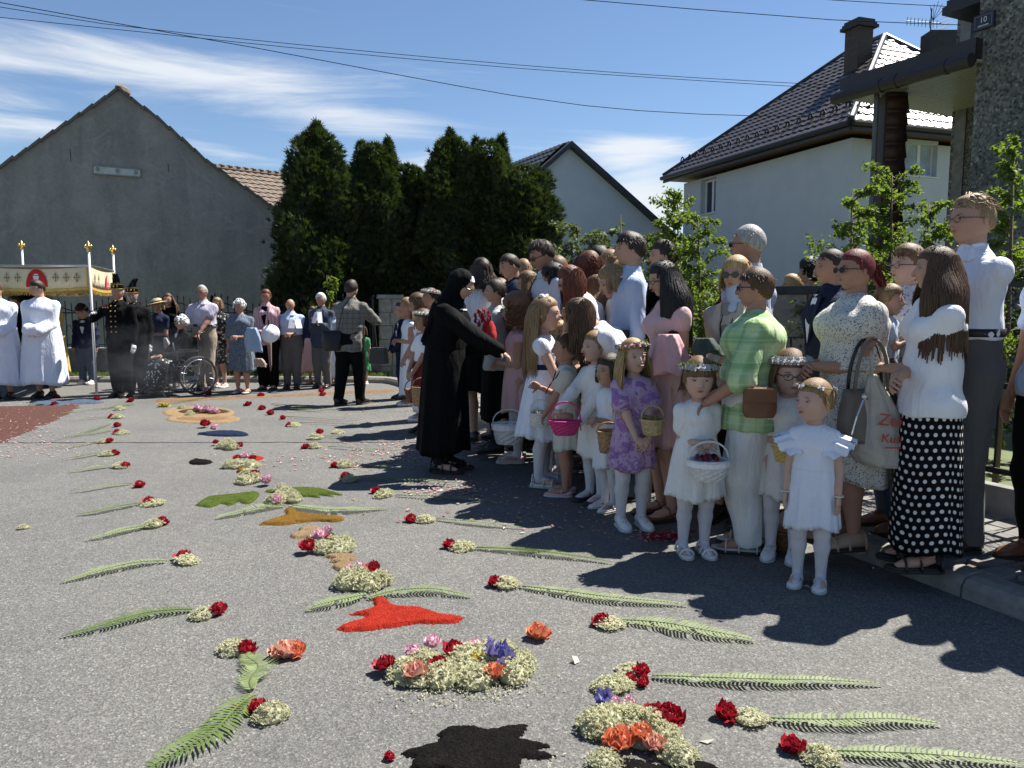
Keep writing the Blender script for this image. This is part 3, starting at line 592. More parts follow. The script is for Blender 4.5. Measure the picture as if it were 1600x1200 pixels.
# porch roof
Pn = AT(1524, 101, 11.37); Pf = AT(1313, 153, 13.42); hz = (Pn.z + Pf.z) / 2; Pn.z = Pf.z = hz
Pf2 = AT(1405, 166, 13.6); up1 = Vector((0, 0, .35))
ns = V3; m = MB(); A_, B_ = Pn, Pf; C_, D_ = Pf + ns * 3.1, Pn + ns * 3.1
m.prism([A_ + Vector((0, 0, .06)), B_ + Vector((0, 0, .06)), C_ + Vector((0, 0, .06)), D_ + Vector((0, 0, .06))], Vector((0, 0, .28))); pr = child_world(m, 'porch_roof', M_EAVE, h10)
m = MB(); m.prism([A_ - V3 * .02, B_ - V3 * .02, B_ - V3 * .02 + Vector((0, 0, .34)), A_ - V3 * .02 + Vector((0, 0, .34))], V3 * .04); m.build('fascia', M_EAVE, pr)
m = MB(); pts = [A_ - V3 * .09 + Vector((0, 0, .02)), B_ - V3 * .09 + Vector((0, 0, .02)) + (B_ - A_).normalized() * .05]; m.tube(pts, .10, 10)
for f_ in (.15, .5, .62): p = A_.lerp(B_, f_) - V3 * .09 + Vector((0, 0, .02)); m.tube([p, p + (B_ - A_).normalized() * .05], .112, 10)
m.build('gutter', M_EAVE, pr)
nP = 22
for i in range(nP):
    m = MB(); q0, q1 = ns * (3.0 * i / nP + .04), ns * (3.0 * (i + .92) / nP + .04); z_ = Vector((0, 0, .02))
    m.prism([A_ + q0 + z_, B_ + q0 + z_, B_ + q1 + z_, A_ + q1 + z_], Vector((0, 0, .03))); m.build('soffit_board', simple('cream_soffit', (.42, .40, .33), .35, var=.08, bump=0), pr)
o_p = AT(1384, 300, 13.1)
m = MB(); zt = hz - .02; m.box((o_p.x, o_p.y, zt / 2), (.3, .3, zt)); post = child_world(m, 'porch_post', simple('dark_brown_timber', (.045, .022, .015), .6, var=.3, scale=20), h10)
for i in range(14):
    m = MB(); m.box((o_p.x + .05, o_p.y, zt - .14 - i * .26), (.36, .36, .2), taper=.88); m.box((o_p.x + .05, o_p.y, zt - .01 - i * .26), (.32, .32, .06)); m.build('log_ring', MATS[('s', 'dark_brown_timber', (.045, .022, .015), .6)], post, smooth=True)
m = MB(); q = o_p - V3 * .32; m.tube([(q.x, q.y, zt), (q.x, q.y, .2)], .045, 8); child_world(m, 'downpipe', simple('grey_pipe', (.10, .10, .105), .4), h10)
# upper eave
E1 = AT(1478, 26, 12.9); E2 = AT(1570, 8, 8.0); ez = E1.z; E2.z = ez
d_ = (U3 * 1); E1w = E1; E2w = E1 - U3 * 6
m = MB(); m.prism([E1w, E2w, E2w + V3 * 6, E1w + V3 * 6], Vector((0, 0, .24))); m.prism([E1w - V3 * .1, E2w - V3 * .1, E2w - V3 * .001, E1w - V3 * .001], Vector((0, 0, .12))); child_world(m, 'upper_roof', M_EAVE, h10)
# house number sign
ns_ = -V3; sg_ = thing('house_number_sign', 'small dark house number sign reading 10 on the pebble-dashed wall', 'sign', PL(1540, 34, CA, ns_) + ns_ * .03, math.atan2(-U3.y, -U3.x))
for o_ in (0,):
    m = MB(); m.box((0, 0, 0), (.30, .035, .21)); m.build('plate', simple('sign_blue_black', (.02, .025, .04), .35, bump=0), sg_)
    for f in ((-.122, 0, .012, .17), (.122, 0, .012, .17), (0, .079, .232, .012), (0, -.079, .232, .012)): m = MB(); m.box((f[0], -.02, f[1]), (f[2], .008, f[3])); m.build('rim', simple('sign_rim', (.10, .11, .13), .4, bump=0), sg_)
M_INKW = simple('white_print', (.6, .62, .65), .5, bump=0)
def text(s, size, loc, rot, mat, parent, name='lettering', ext=.002):
    cu = bpy.data.curves.new(name, 'FONT'); cu.body = s; cu.size = size; cu.align_x = 'CENTER'; cu.align_y = 'CENTER'; cu.extrude = ext
    o = bpy.data.objects.new(name, cu); COL.objects.link(o); bpy.context.view_layer.update(); me = bpy.data.meshes.new_from_object(o.evaluated_get(bpy.context.evaluated_depsgraph_get())); bpy.data.objects.remove(o)
    me.materials.clear(); me.materials.append(mat); o = link(name, me, parent); o.location = loc; o.rotation_euler = rot; return o
text('10', .105, (0, -.021, .02), (math.pi / 2, 0, 0), M_INKW, sg_); [(m := MB(), m.box((-.07 + i * .0175, -.02, -.055), (.011, .003, .018)), m.build('small_print', M_INKW, sg_)) for i in range(9)]
# ---------------------------------------------------------------- trees
M_THUJA = foliage_mat('thuja_foliage', (.026, .046, .017), (.050, .082, .023), .22, (.105, .14, .036)); M_BARK = simple('bark', (.09, .065, .045), .9, var=.35, scale=9, bump=.8, bd=.02)
M_BIRCH = foliage_mat('birch_leaf', (.085, .15, .025), (.16, .235, .045), .55, (.24, .31, .08)); M_SHRUB = foliage_mat('shrub_leaf', (.06, .10, .035), (.14, .18, .09), .35, (.3, .34, .25))
M_TWIG = simple('twig', (.10, .075, .05), .8)
def thuja(label, base, h, w, seed, n=6500, shape=1.0, tips=()):
    r = np.random.default_rng(seed); t_ = thing('thuja_tree', label, 'tree', base, 0, 'row of dark conifers behind the fence')
    m = MB(); m.tube([(0, 0, 0), (.05, 0, h * .3), (0, .04, h * .75)], [.16, .12, .03], 7); m.build('trunk', M_BARK, t_, smooth=True)
    f1, f2, f3, f4 = r.uniform(0, 6.28, 4)
    def rad(z, a):
        zz = np.clip(z / h, 0, 1); prof = np.where(zz < .22, .78 + zz, 1.0) * np.clip((1 - zz) / (1 - .35), 0, 1) ** (.62 * shape)
        return w * prof * (1 + .16 * np.sin(3 * a + f1 + zz * 5) + .13 * np.sin(5 * a + f2 - zz * 9) + .12 * np.sin(zz * 22 + f3 + 2 * a) + .07 * np.sin(zz * 43 + f4 + 3 * a))
    m = MB(); zz = np.linspace(.02, .93, 14) * h; aa = np.linspace(0, 2 * np.pi, 14, endpoint=False)
    m.loft(np.stack([np.stack([.74 * rad(z, aa) * np.cos(aa), .74 * rad(z, aa) * np.sin(aa), np.full(14, z)], -1) for z in zz]))
    z = h * (1 - r.random(n) ** .75 * .98); a = r.uniform(0, 2 * np.pi, n); q = r.uniform(.72, 1.06, n) + (r.random(n) < .05) * r.uniform(0, .22, n); rr_ = rad(z, a) * q
    c = np.c_[rr_ * np.cos(a), rr_ * np.sin(a), z]
    for (tx, ty, tz, tr_) in tips:
        k = 900; zt_ = r.random(k) ** .8; ra_ = tr_ * (1 - zt_) ** .7 * r.uniform(.3, 1, k); aa_ = r.uniform(0, 6.28, k); c = np.concatenate([c, np.c_[tx + ra_ * np.cos(aa_), ty + ra_ * np.sin(aa_), tz * .8 + zt_ * tz * .22 + r.normal(0, .04, k)]]); a = np.r_[a, aa_]
    N = len(c); out = np.c_[np.cos(a), np.sin(a), r.uniform(.3, 1.6, N)]; out /= np.linalg.norm(out, axis=1, keepdims=True)
    side = np.cross(out, r.normal(0, 1, (N, 3))); side /= np.linalg.norm(side, axis=1, keepdims=True); L = r.uniform(.07, .15, N)[:, None]; Wd = r.uniform(.03, .05, N)[:, None]
    fan = []
    for s_ in (-.55, 0, .55):
        dirn = out + side * s_; dirn /= np.linalg.norm(dirn, axis=1, keepdims=True); sd = np.cross(dirn, np.cross(out, side)); sd /= np.maximum(np.linalg.norm(sd, axis=1, keepdims=True), 1e-6); fan.append((c - sd * Wd * .5, c + sd * Wd * .5, c + dirn * L))
    V = np.concatenate([np.stack(f, 1).reshape(-1, 3) for f in fan]); m.add(V, np.arange(len(V)).reshape(-1, 3)); m.build('crown', M_THUJA, t_); return t_
TH = [(495, 203, 15.6, 1.0, .8, 'tallest thuja at the left end of the dark conifer row'), (583, 226, 15.9, .85, .75, 'second dark thuja with ragged leaning top right of the tallest one'), (636, 259, 16.2, .75, .6, 'lowest round-topped thuja in the middle of the conifer row'),
      (705, 216, 16.0, .85, .7, 'dark thuja with thin twin tips left of the broad conifer'), (762, 222, 16.1, .95, .65, 'tall spiky thuja behind the crowd right of centre'), (822, 262, 15.8, .72, .42, 'broad rounded thuja at the right end of the conifer row')]
for i, (px, py, Y, w, sh, lab) in enumerate(TH):
    tp = AT(px, py, Y); tips = [(.0, 0, tp.z * 1.0, .28)] if i in (0, 3) else ([(-.25, 0, tp.z * .98, .2), (.28, .1, tp.z * 1.0, .26)] if i in (1, 4) else ())
    thuja(lab, (tp.x, Y, 0), tp.z, w, 40 + i, 15000, sh, tips)
for px, py, Y, w, sh, lab in ((545, 262, 17.2, 1.0, .6, 'dark thuja filling the gap behind the tallest conifer'), (672, 310, 17.4, 1.0, .5, 'dark thuja filling the gap behind the low round conifer'), (790, 300, 17.6, 1.2, .45, 'dark thuja behind the spiky conifer')):
    tp = AT(px, py, Y); thuja(lab, (tp.x, Y, 0), tp.z, w, int(px), 9000, sh)
def sapling(name, label, base, h, spread, nb, nl, size, mat, seed, cat='sapling', low=.25, grp=None, trunk=True):
    r = np.random.default_rng(seed); t_ = thing(name, label, cat, base, 0, grp); m = MB()
    if trunk: m.tube([(0, 0, 0), (.03, .02, h * .5), (-.02, 0, h)], [.022, .016, .004], 6)
    C = []; D = []
    for i in range(nb):
        z0 = h * (low + (1 - low) * (i / nb)); a = r.uniform(0, 6.28); L = spread * (1.1 - .75 * (i / nb)) * r.uniform(.5, 1.1); k = 7; s_ = np.linspace(0, 1, k)[:, None]
        dr = np.array([math.cos(a), math.sin(a), r.uniform(.25, .9)]); P = np.array([0, 0, z0]) * (1 if trunk else np.array([1, 1, .3])) + dr * L * s_ + np.array([0, 0, -.35]) * L * s_ ** 2.2 + r.normal(0, .012, (k, 3)) * s_
        m.tube(P, np.linspace(.007, .002, k), 4, cap=False); n_ = int(nl * 1.25); q = r.uniform(.15, 1, n_); Pi = np.stack([np.interp(q, s_[:, 0], P[:, j]) for j in range(3)], 1) + r.normal(0, .035, (n_, 3)) * (L / .5)
        C.append(Pi); D.append(dr * .3 + r.normal(0, 1, (n_, 3)) * .8 + np.array([0, 0, -.5]))
    m.build('trunk', M_TWIG, t_, smooth=True); C = np.concatenate(C); D = np.concatenate(D); m = MB(); m.add(*leaves(r, C, D, size)); m.build('crown', mat, t_); return t_
def sap_at(label, px, ytop, Y, spread, nb, nl, seed, size=.036, mat=None, name='birch_sapling', low=.4, **k):
    tp = AT(px, ytop, Y); return sapling(name, label, (tp.x, Y, .1), tp.z - .1, spread, nb, nl, size, mat or M_BIRCH, seed, low=low, **k)
gb = 'leafy birch saplings tied along the fence'
sap_at('young birch with drooping leaves right of the woman in the pink dress', 1062, 308, 6.6, .62, 44, 85, 1, grp=gb)
sap_at('young birch beside the man with grey hair', 1095, 345, 6.2, .5, 36, 80, 2, grp=gb)
sap_at('young birch sapling in front of the brown porch post', 1398, 272, 6.3, .62, 46, 85, 3, grp=gb)
sap_at('young birch sapling behind the woman with red hair', 1335, 300, 6.0, .55, 38, 80, 4, grp=gb)
sap_at('young birch sapling behind the man with glasses', 1455, 318, 5.6, .45, 34, 75, 5, grp=gb)
sap_at('young birch sapling at the right edge above the tall man', 1590, 222, 5.2, .42, 36, 75, 6, grp=gb)
sap_at('thin birch sapling above the tall dark-haired man in the crowd', 973, 335, 7.4, .13, 14, 18, 7, grp=gb)
sap_at('small pale-leaved sapling in front of the conifers by the iron fence', 512, 430, 13.9, .34, 18, 26, 8, size=.08, grp=gb)
for i, (px, py, Y, s_) in enumerate(((905, 352, 9.5, .75), (948, 362, 9.8, .7), (850, 385, 9.2, .55), (1030, 370, 9.0, .6))):
    sap_at(['grey-green fruit bush in front of the white gable', 'grey-green bush beside the fruit bush under the gable', 'small bush at the foot of the right end conifer', 'bush between the dark-haired man and the birch'][i], px, py, Y, s_, 34, 40, 20 + i, size=.07, mat=M_SHRUB, name='garden_shrub', cat='shrub', grp='shrubs in the garden behind the crowd')
for i, (px, py, Y, s_) in enumerate(((1080, 440, 7.2, .9), (1130, 470, 7.6, .8), (930, 440, 9.6, .9), (1420, 420, 6.6, .7), (1560, 400, 6.3, .7), (1000, 450, 8.6, .9), (1240, 520, 7.6, .7))):
    sap_at(['dense green hedge shrub behind the woman in pink', 'dense hedge shrub left of the gate pillar', 'dense hedge shrub behind the bending women', 'dense hedge shrub behind the woman with long hair', 'dense hedge shrub behind the tall man', 'dense hedge shrub behind the man in the white shirt', 'low hedge shrub behind the gate pillar'][i], px, py, Y, s_, 40, 60, 60 + i, size=.075, mat=M_BIRCH if i % 2 else foliage_mat('hedge_leaf', (.02, .045, .01), (.05, .085, .02), .3), name='hedge_shrub', cat='shrub', grp='hedge shrubs behind the fence', low=.1)
# power lines
M_WIRE = simple('cable_black', (.006, .008, .012), .9, bump=0, spec=.02)
def wire(pts, Y0, Y1, label, r=.008):
    n = len(pts); P = [AT(px, py, Y0 + (Y1 - Y0) * (px + 0) / 1500) for px, py in pts]; P = spline([tuple(p) for p in P], 1.2); m = MB(); m.tube(P, r, 5); o = m.build('power_line', M_WIRE); tag(o, label, 'cable', 'overhead wires crossing the sky')
wire([(-60, -8), (0, 4), (230, 45), (400, 75), (800, 149), (1000, 173), (1180, 181), (1330, 183)], 15, 20, 'overhead wire dipping lowest across the sky to the big house roof')
wire([(-60, -2), (0, 11), (160, 37), (300, 53), (700, 92), (1000, 116), (1260, 131), (1330, 134)], 16, 20, 'upper wire of the close pair crossing the sky', .007)
wire([(-60, 18), (0, 27), (250, 53), (500, 79), (800, 106), (1000, 120), (1240, 135), (1330, 138)], 16.3, 20.3, 'lower wire of the close pair crossing the sky', .007)
wire([(820, -14), (915, 0), (1080, 14), (1300, 31), (1440, 37), (1500, 39)], 12, 12, 'overhead wire near the top running to the pebble-dashed house', .006)
wire([(1240, -6), (1300, 0), (1400, 6), (1480, 10)], 12, 11, 'short wire at the very top above the chimney', .005)
# ================================================================ PEOPLE TOOLKIT
def nrm(v):
    v = np.asarray(v, float); return v / max(np.linalg.norm(v), 1e-9)
class SDF:
    def __init__(s): s.P = []
    def cone(s, a, b, ra, rb, k=.02, side=(1, 0, 0)):
        """rounded limb; ra/rb numbers or (rx, ry) with rx along side"""
        s.P.append(('c', np.array(a, float), np.array(b, float), np.atleast_1d(np.array(ra, float)), np.atleast_1d(np.array(rb, float)), k, np.array(side, float))); return s
    def ell(s, c, r, k=.02, rot=None, sub=False):
        s.P.append(('e', np.array(c, float), np.array(r, float), rot, k, sub)); return s
    def cut(s, c, n): s.P.append(('p', np.array(c, float), np.array(n, float))); return s
    def mesh(s, h):
        lo = np.full(3, 1e9); hi = -lo; B = []
        for p in s.P:
            if p[0] == 'p': B.append((lo * 0 - 50, lo * 0 + 50)); continue
            if p[0] == 'c': r = max(p[3].max(), p[4].max()); l = np.minimum(p[1], p[2]) - r; u = np.maximum(p[1], p[2]) + r; k = p[5]; sub = False
            else: r = p[2].max() if p[3] is not None else p[2]; l = p[1] - r; u = p[1] + r; k = p[4]; sub = p[5]
            B.append((l - k - 2.5 * h, u + k + 2.5 * h))
            if not sub: lo = np.minimum(lo, l - k); hi = np.maximum(hi, u + k)
        lo -= 2 * h; hi += 2 * h; n = np.ceil((hi - lo) / h).astype(int) + 1
        ax = [lo[i] + np.arange(n[i]) * h for i in range(3)]; F = np.full(n, 1e3, np.float32)
        for p, (l, u) in zip(s.P, B):
            i0 = np.clip(np.floor((l - lo) / h).astype(int), 0, n - 1); i1 = np.clip(np.ceil((u - lo) / h).astype(int) + 1, 1, n)
            X, Y, Z = np.meshgrid(ax[0][i0[0]:i1[0]], ax[1][i0[1]:i1[1]], ax[2][i0[2]:i1[2]], indexing='ij')
            if X.size == 0: continue
            if p[0] == 'p':
                D = (X - p[1][0]) * p[2][0] + (Y - p[1][1]) * p[2][1] + (Z - p[1][2]) * p[2][2]; sl_ = tuple(slice(i0[i], i1[i]) for i in range(3)); F[sl_] = np.maximum(F[sl_], D); continue
            if p[0] == 'c':
                _, a, b, ra, rb, k, side = p; d = b - a; L = np.linalg.norm(d); w = d / max(L, 1e-9)
                qx, qy, qz = X - a[0], Y - a[1], Z - a[2]; t = qx * w[0] + qy * w[1] + qz * w[2]; tc_ = np.clip(t / max(L, 1e-9), 0, 1)
                if len(ra) == 1 and len(rb) == 1:
                    ex = qx - tc_ * d[0]; ey = qy - tc_ * d[1]; ez = qz - tc_ * d[2]
                    D = np.sqrt(ex * ex + ey * ey + ez * ez) - (ra[0] + (rb[0] - ra[0]) * tc_)
                else:
                    if len(ra) == 1: ra = np.repeat(ra, 2)
                    if len(rb) == 1: rb = np.repeat(rb, 2)
                    u_ = side - w * side.dot(w); u_ = u_ / np.linalg.norm(u_); v_ = np.cross(w, u_)
                    pu = qx * u_[0] + qy * u_[1] + qz * u_[2]; pv_ = qx * v_[0] + qy * v_[1] + qz * v_[2]; pw = t - tc_ * L
                    rx = ra[0] + (rb[0] - ra[0]) * tc_; ry = ra[1] + (rb[1] - ra[1]) * tc_; rz = np.minimum(rx, ry) * .8
                    k0 = np.sqrt((pu / rx) ** 2 + (pv_ / ry) ** 2 + (pw / rz) ** 2); ln = np.sqrt(pu ** 2 + pv_ ** 2 + pw ** 2)
                    D = np.where(k0 > 1e-4, ln * (1 - 1 / np.maximum(k0, 1e-4)), -np.minimum(rx, ry)); D = np.maximum(D, -np.minimum(rx, ry))
                sub = False
            else:
                _, c, r, rot, k, sub = p; q = np.stack([X - c[0], Y - c[1], Z - c[2]], -1)
                if rot is not None: q = q @ np.array(rot)
                k0 = np.sqrt(((q / r) ** 2).sum(-1)); ln = np.sqrt((q ** 2).sum(-1)); D = np.where(k0 > 1e-4, ln * (1 - 1 / np.maximum(k0, 1e-4)), -r.min()); D = np.maximum(D, -r.min())
            sl_ = tuple(slice(i0[i], i1[i]) for i in range(3)); A = F[sl_]
            if sub: D = -D; hh_ = np.maximum(k - np.abs(A - D), 0) / k; F[sl_] = np.maximum(A, D) + hh_ * hh_ * k / 4
            else: hh_ = np.maximum(k - np.abs(A - D), 0) / k; F[sl_] = np.minimum(A, D) - hh_ * hh_ * k / 4
        return nets(F, lo, h)
CORN = np.array([(i, j, k) for i in (0, 1) for j in (0, 1) for k in (0, 1)])
EDG = [(a, b) for a in range(8) for b in range(a + 1, 8) if np.abs(CORN[a] - CORN[b]).sum() == 1]
def nets(F, lo, h):
    S = F < 0; n = np.array(F.shape) - 1
    cnt = np.zeros(n, int)
    for c in CORN: cnt += S[c[0]:c[0] + n[0], c[1]:c[1] + n[1], c[2]:c[2] + n[2]]
    I = np.argwhere((cnt > 0) & (cnt < 8)); idx = np.full(n, -1, int); idx[tuple(I.T)] = np.arange(len(I))
    val = np.stack([F[tuple((I + c).T)] for c in CORN], 1); acc = np.zeros((len(I), 3)); w = np.zeros(len(I))
    for a, b in EDG:
        va, vb = val[:, a], val[:, b]; m = (va < 0) != (vb < 0); t = np.where(m, va / np.where(m, va - vb, 1), 0)
        acc += np.where(m[:, None], CORN[a] + t[:, None] * (CORN[b] - CORN[a]), 0); w += m
    V = (I + acc / w[:, None]) * h + lo; Q = []
    for ax in range(3):
        d = np.zeros(3, int); d[ax] = 1; u, v = (ax + 1) % 3, (ax + 2) % 3
        s0 = S[tuple(slice(0, S.shape[i] - d[i]) for i in range(3))]; s1 = S[tuple(slice(d[i], S.shape[i]) for i in range(3))]
        E = np.argwhere(s0 != s1); E = E[(E[:, u] > 0) & (E[:, v] > 0) & (E[:, u] < n[u]) & (E[:, v] < n[v])]
        du = np.zeros(3, int); du[u] = 1; dv = np.zeros(3, int); dv[v] = 1
        q = np.stack([idx[tuple((E - du - dv).T)], idx[tuple((E - dv).T)], idx[tuple(E.T)], idx[tuple((E - du).T)]], 1); fl = S[tuple(E.T)]
        q[~fl] = q[~fl][:, ::-1]; Q.append(q)
    return V, np.concatenate(Q)
def wob(V, amp, sc, seed=0):
    """cheap smooth cloth wrinkles: sum of directional sines"""
    r = np.random.default_rng(seed); d = np.zeros(len(V))
    for i in range(5):
        k = r.normal(0, 1, 3) * sc; d += np.sin(V @ k + r.uniform(0, 6.28)) * (.5 + .5 * np.sin(V @ (k[[1, 2, 0]] * .37) + i))
    return d * amp / 3
def vnormals(V, F):
    N = np.zeros_like(V); fn = np.cross(V[F[:, 2]] - V[F[:, 0]], V[F[:, 3]] - V[F[:, 1]])
    for i in range(4): np.add.at(N, F[:, i], fn)
    return N / np.maximum(np.linalg.norm(N, axis=1, keepdims=True), 1e-12)
def rot3(ax, deg): return np.array(Matrix.Rotation(R(deg), 3, ax))
# ---- materials for people
def skin_mat(i, col):
    k = 'skin%d' % i
    if k in MATS: return MATS[k]
    t = NT('skin'); c = t.mix(t.rng(t.noise(14, 4), .3, .7), tuple(v * .9 for v in col), col); t.set(Base_Color=c, Roughness=.6); t.b.inputs['Specular IOR Level'].default_value = .22
    t.bump(t.noise(160, 2), .12, .002); MATS[k] = t.m; return t.m
SK = [skin_mat(0, (.47, .28, .20)), skin_mat(1, (.40, .215, .15)), skin_mat(2, (.54, .35, .27)), skin_mat(3, (.36, .19, .13))]
M_LIP = simple('lips', (.36, .12, .10), .4, bump=0); M_EYE = simple('eye_white', (.42, .40, .38), .3, bump=0, var=0); M_IRIS = simple('iris', (.03, .025, .022), .2, bump=0)
def hair_mat(name, col):
    k = 'hair' + name
    if k in MATS: return MATS[k]
    t = NT('hair_' + name); v = t.vec((150, 150, 7)); n = t.noise(1, 4, .65, v, .3); c = t.ramp(n, [(.3, tuple(x * .45 for x in col)), (.5, col), (.72, tuple(min(1, x * 1.7) for x in col))])
    t.set(Base_Color=c, Roughness=.5); t.b.inputs['Specular IOR Level'].default_value = .3; t.bump(n, .8, .004); MATS[k] = t.m; return t.m
HC = dict(blond=(.36, .24, .11), dblond=(.23, .145, .07), brown=(.075, .04, .02), lbrown=(.14, .08, .04), dark=(.032, .02, .014), black=(.014, .011, .011), grey=(.32, .31, .29), white=(.62, .61, .58), auburn=(.11, .035, .018), red=(.12, .018, .018), sandy=(.26, .17, .09))
def fabric(name, col, kind='plain', col2=None, rough=.8, sc=1.0, tr=0):
    k = ('fab', name)
    if k in MATS: return MATS[k]
    t = NT(name); n = t.noise(5, 4); c = t.mix(t.rng(n, .3, .7), tuple(v * .93 for v in col), col); uv = t.tc.outputs['UV']
    def comp(v, i):
        s_ = t.new('ShaderNodeSeparateXYZ'); t.l.new(v, s_.inputs[0]); return s_.outputs[i]
    if kind == 'dots':
        s_ = t.new('ShaderNodeSeparateXYZ'); t.l.new(uv, s_.inputs[0]); u, v = t.math('MULTIPLY', s_.outputs[0], sc), t.math('MULTIPLY', s_.outputs[1], sc)
        row = t.math('FLOOR', v); sh = t.math('MULTIPLY', t.math('MODULO', row, 2.0), .5); fu = t.math('SUBTRACT', t.math('FRACT', t.math('ADD', u, sh)), .5); fv = t.math('SUBTRACT', t.math('FRACT', v), .5)
        d = t.math('SQRT', t.math('ADD', t.math('MULTIPLY', fu, fu), t.math('MULTIPLY', t.math('MULTIPLY', fv, fv), .9))); c = t.mix(t.rng(d, .23, .26, 1, 0), c, col2)
    elif kind == 'speck':
        d = t.vor(sc); n2 = t.noise(sc * .5, 3, .6); c = t.mix(t.math('MULTIPLY', t.rng(d, .33, .40, 1, 0), t.rng(n2, .42, .5)), c, col2)
    elif kind == 'floral':
        n2 = t.noise(sc, 4, .6, None, .8); n3 = t.noise(sc * 3, 3, .6); c = t.mix(t.rng(n2, .5, .56, 0, .85), c, col2); c = t.mix(t.rng(n3, .6, .66, 0, .7), c, tuple(v * .45 for v in col2))
    elif kind == 'plaid':
        s_ = t.new('ShaderNodeSeparateXYZ'); t.l.new(t.tc.outputs['Object'], s_.inputs[0])
        a = t.math('SINE', t.math('MULTIPLY', s_.outputs[2], sc)); b = t.math('SINE', t.math('MULTIPLY', t.math('ADD', s_.outputs[0], s_.outputs[1]), sc)); a2 = t.math('SINE', t.math('MULTIPLY', s_.outputs[2], sc * 2.3))
        bl = t.noise(7, 3); c = t.mix(t.rng(bl, .4, .62), c, (.50, .62, .36)); c = t.mix(t.rng(a, .3, .95, 0, .5), c, col2); c = t.mix(t.rng(b, .4, .95, 0, .45), c, tuple(v * .7 for v in col2)); c = t.mix(t.rng(a2, .8, .95, 0, .3), c, (.62, .68, .5))
    elif kind == 'check':
        s_ = t.new('ShaderNodeSeparateXYZ'); t.l.new(t.tc.outputs['Object'], s_.inputs[0])
        a = t.math('GREATER_THAN', t.math('SINE', t.math('MULTIPLY', s_.outputs[2], sc)), .72); b = t.math('GREATER_THAN', t.math('SINE', t.math('MULTIPLY', s_.outputs[0], sc)), .72); c = t.mix(t.math('MULTIPLY', t.math('ADD', a, b), .45), c, col2)
    elif kind == 'stripe':
        s_ = t.new('ShaderNodeSeparateXYZ'); t.l.new(t.tc.outputs['Object'], s_.inputs[0]); a = t.math('GREATER_THAN', t.math('SINE', t.math('MULTIPLY', s_.outputs[0], sc)), .3); c = t.mix(t.math('MULTIPLY', a, .7), c, col2)
    elif kind == 'lace':
        n2 = t.vor(sc); c = t.mix(t.rng(n2, .15, .45, .12, 0), c, (.4, .38, .36))
    t.set(Base_Color=c, Roughness=rough); dk = max(col) < .06; t.b.inputs['Specular IOR Level'].default_value = .08 if dk else .2; t.b.inputs['Sheen Weight'].default_value = 0 if dk else .1
    wv = t.noise(260, 2); fold = t.noise(1, 3, .5, t.vec((11, 11, 3.5)), 1.2); t.bump(t.math('ADD', t.math('MULTIPLY', fold, 1.0), t.math('MULTIPLY', wv, .06)), .75, .03)
    if tr: t.trans(c, tr)
    MATS[k] = t.m; return t.m
# ---- heads
def head_fn(th, ph, hw=1.0):
    th, ph = np.broadcast_arrays(np.asarray(th, float), np.asarray(ph, float))
    st, ct = np.sin(th), np.cos(th); z = .5 * ct; low = np.clip(-ct, 0, 1)
    ex = np.where(ct < 0, 1 - .28 * low, 1); s2 = np.maximum(st, 1e-6) ** ex; front = np.cos(ph); sf = np.maximum(st, 1e-6) ** np.where(ct < 0, 1 - .55 * low, 1.0)
    x = .365 * hw * np.sin(ph) * s2 * (1 - .10 * low); yb = .47 * st * (1 - .16 * low); yf = .42 * sf
    y = -np.where(front > 0, yf * front, yb * front)
    ax_ = np.abs(x); fr = np.clip(front * 2, 0, 1)
    nose = np.exp(-(x / .052) ** 2) * np.interp(z, [-.21, -.165, -.13, .03, .10], [0, .075, .125, .022, 0])
    eye = .032 * np.exp(-((ax_ - .15) / .085) ** 2 - ((z - .01) / .055) ** 2); brow = .018 * np.exp(-((z - .09) / .04) ** 2) * (ax_ < .26)
    lip = .028 * np.exp(-(x / .12) ** 2 - ((z + .262) / .035) ** 2); chin = .03 * np.exp(-(x / .12) ** 2 - ((z + .42) / .06) ** 2); gr = .012 * np.exp(-(x / .1) ** 2 - ((z + .335) / .025) ** 2); chk = .018 * np.exp(-((ax_ - .2) / .09) ** 2 - ((z + .13) / .09) ** 2)
    y = y + fr * (-nose + eye - brow - lip - chin + gr - chk); return np.stack([x, y, z], -1)
def warp_phi(n):
    s_ = np.linspace(-1, 1, n, endpoint=False); return np.pi * s_ * (.42 + .58 * np.abs(s_))
def grid_mesh(mb, P, mi=0):
    """P: (rows, cols, 3) closed around cols; first/last rows are rings near the poles"""
    mb.loft(P, mi, True)
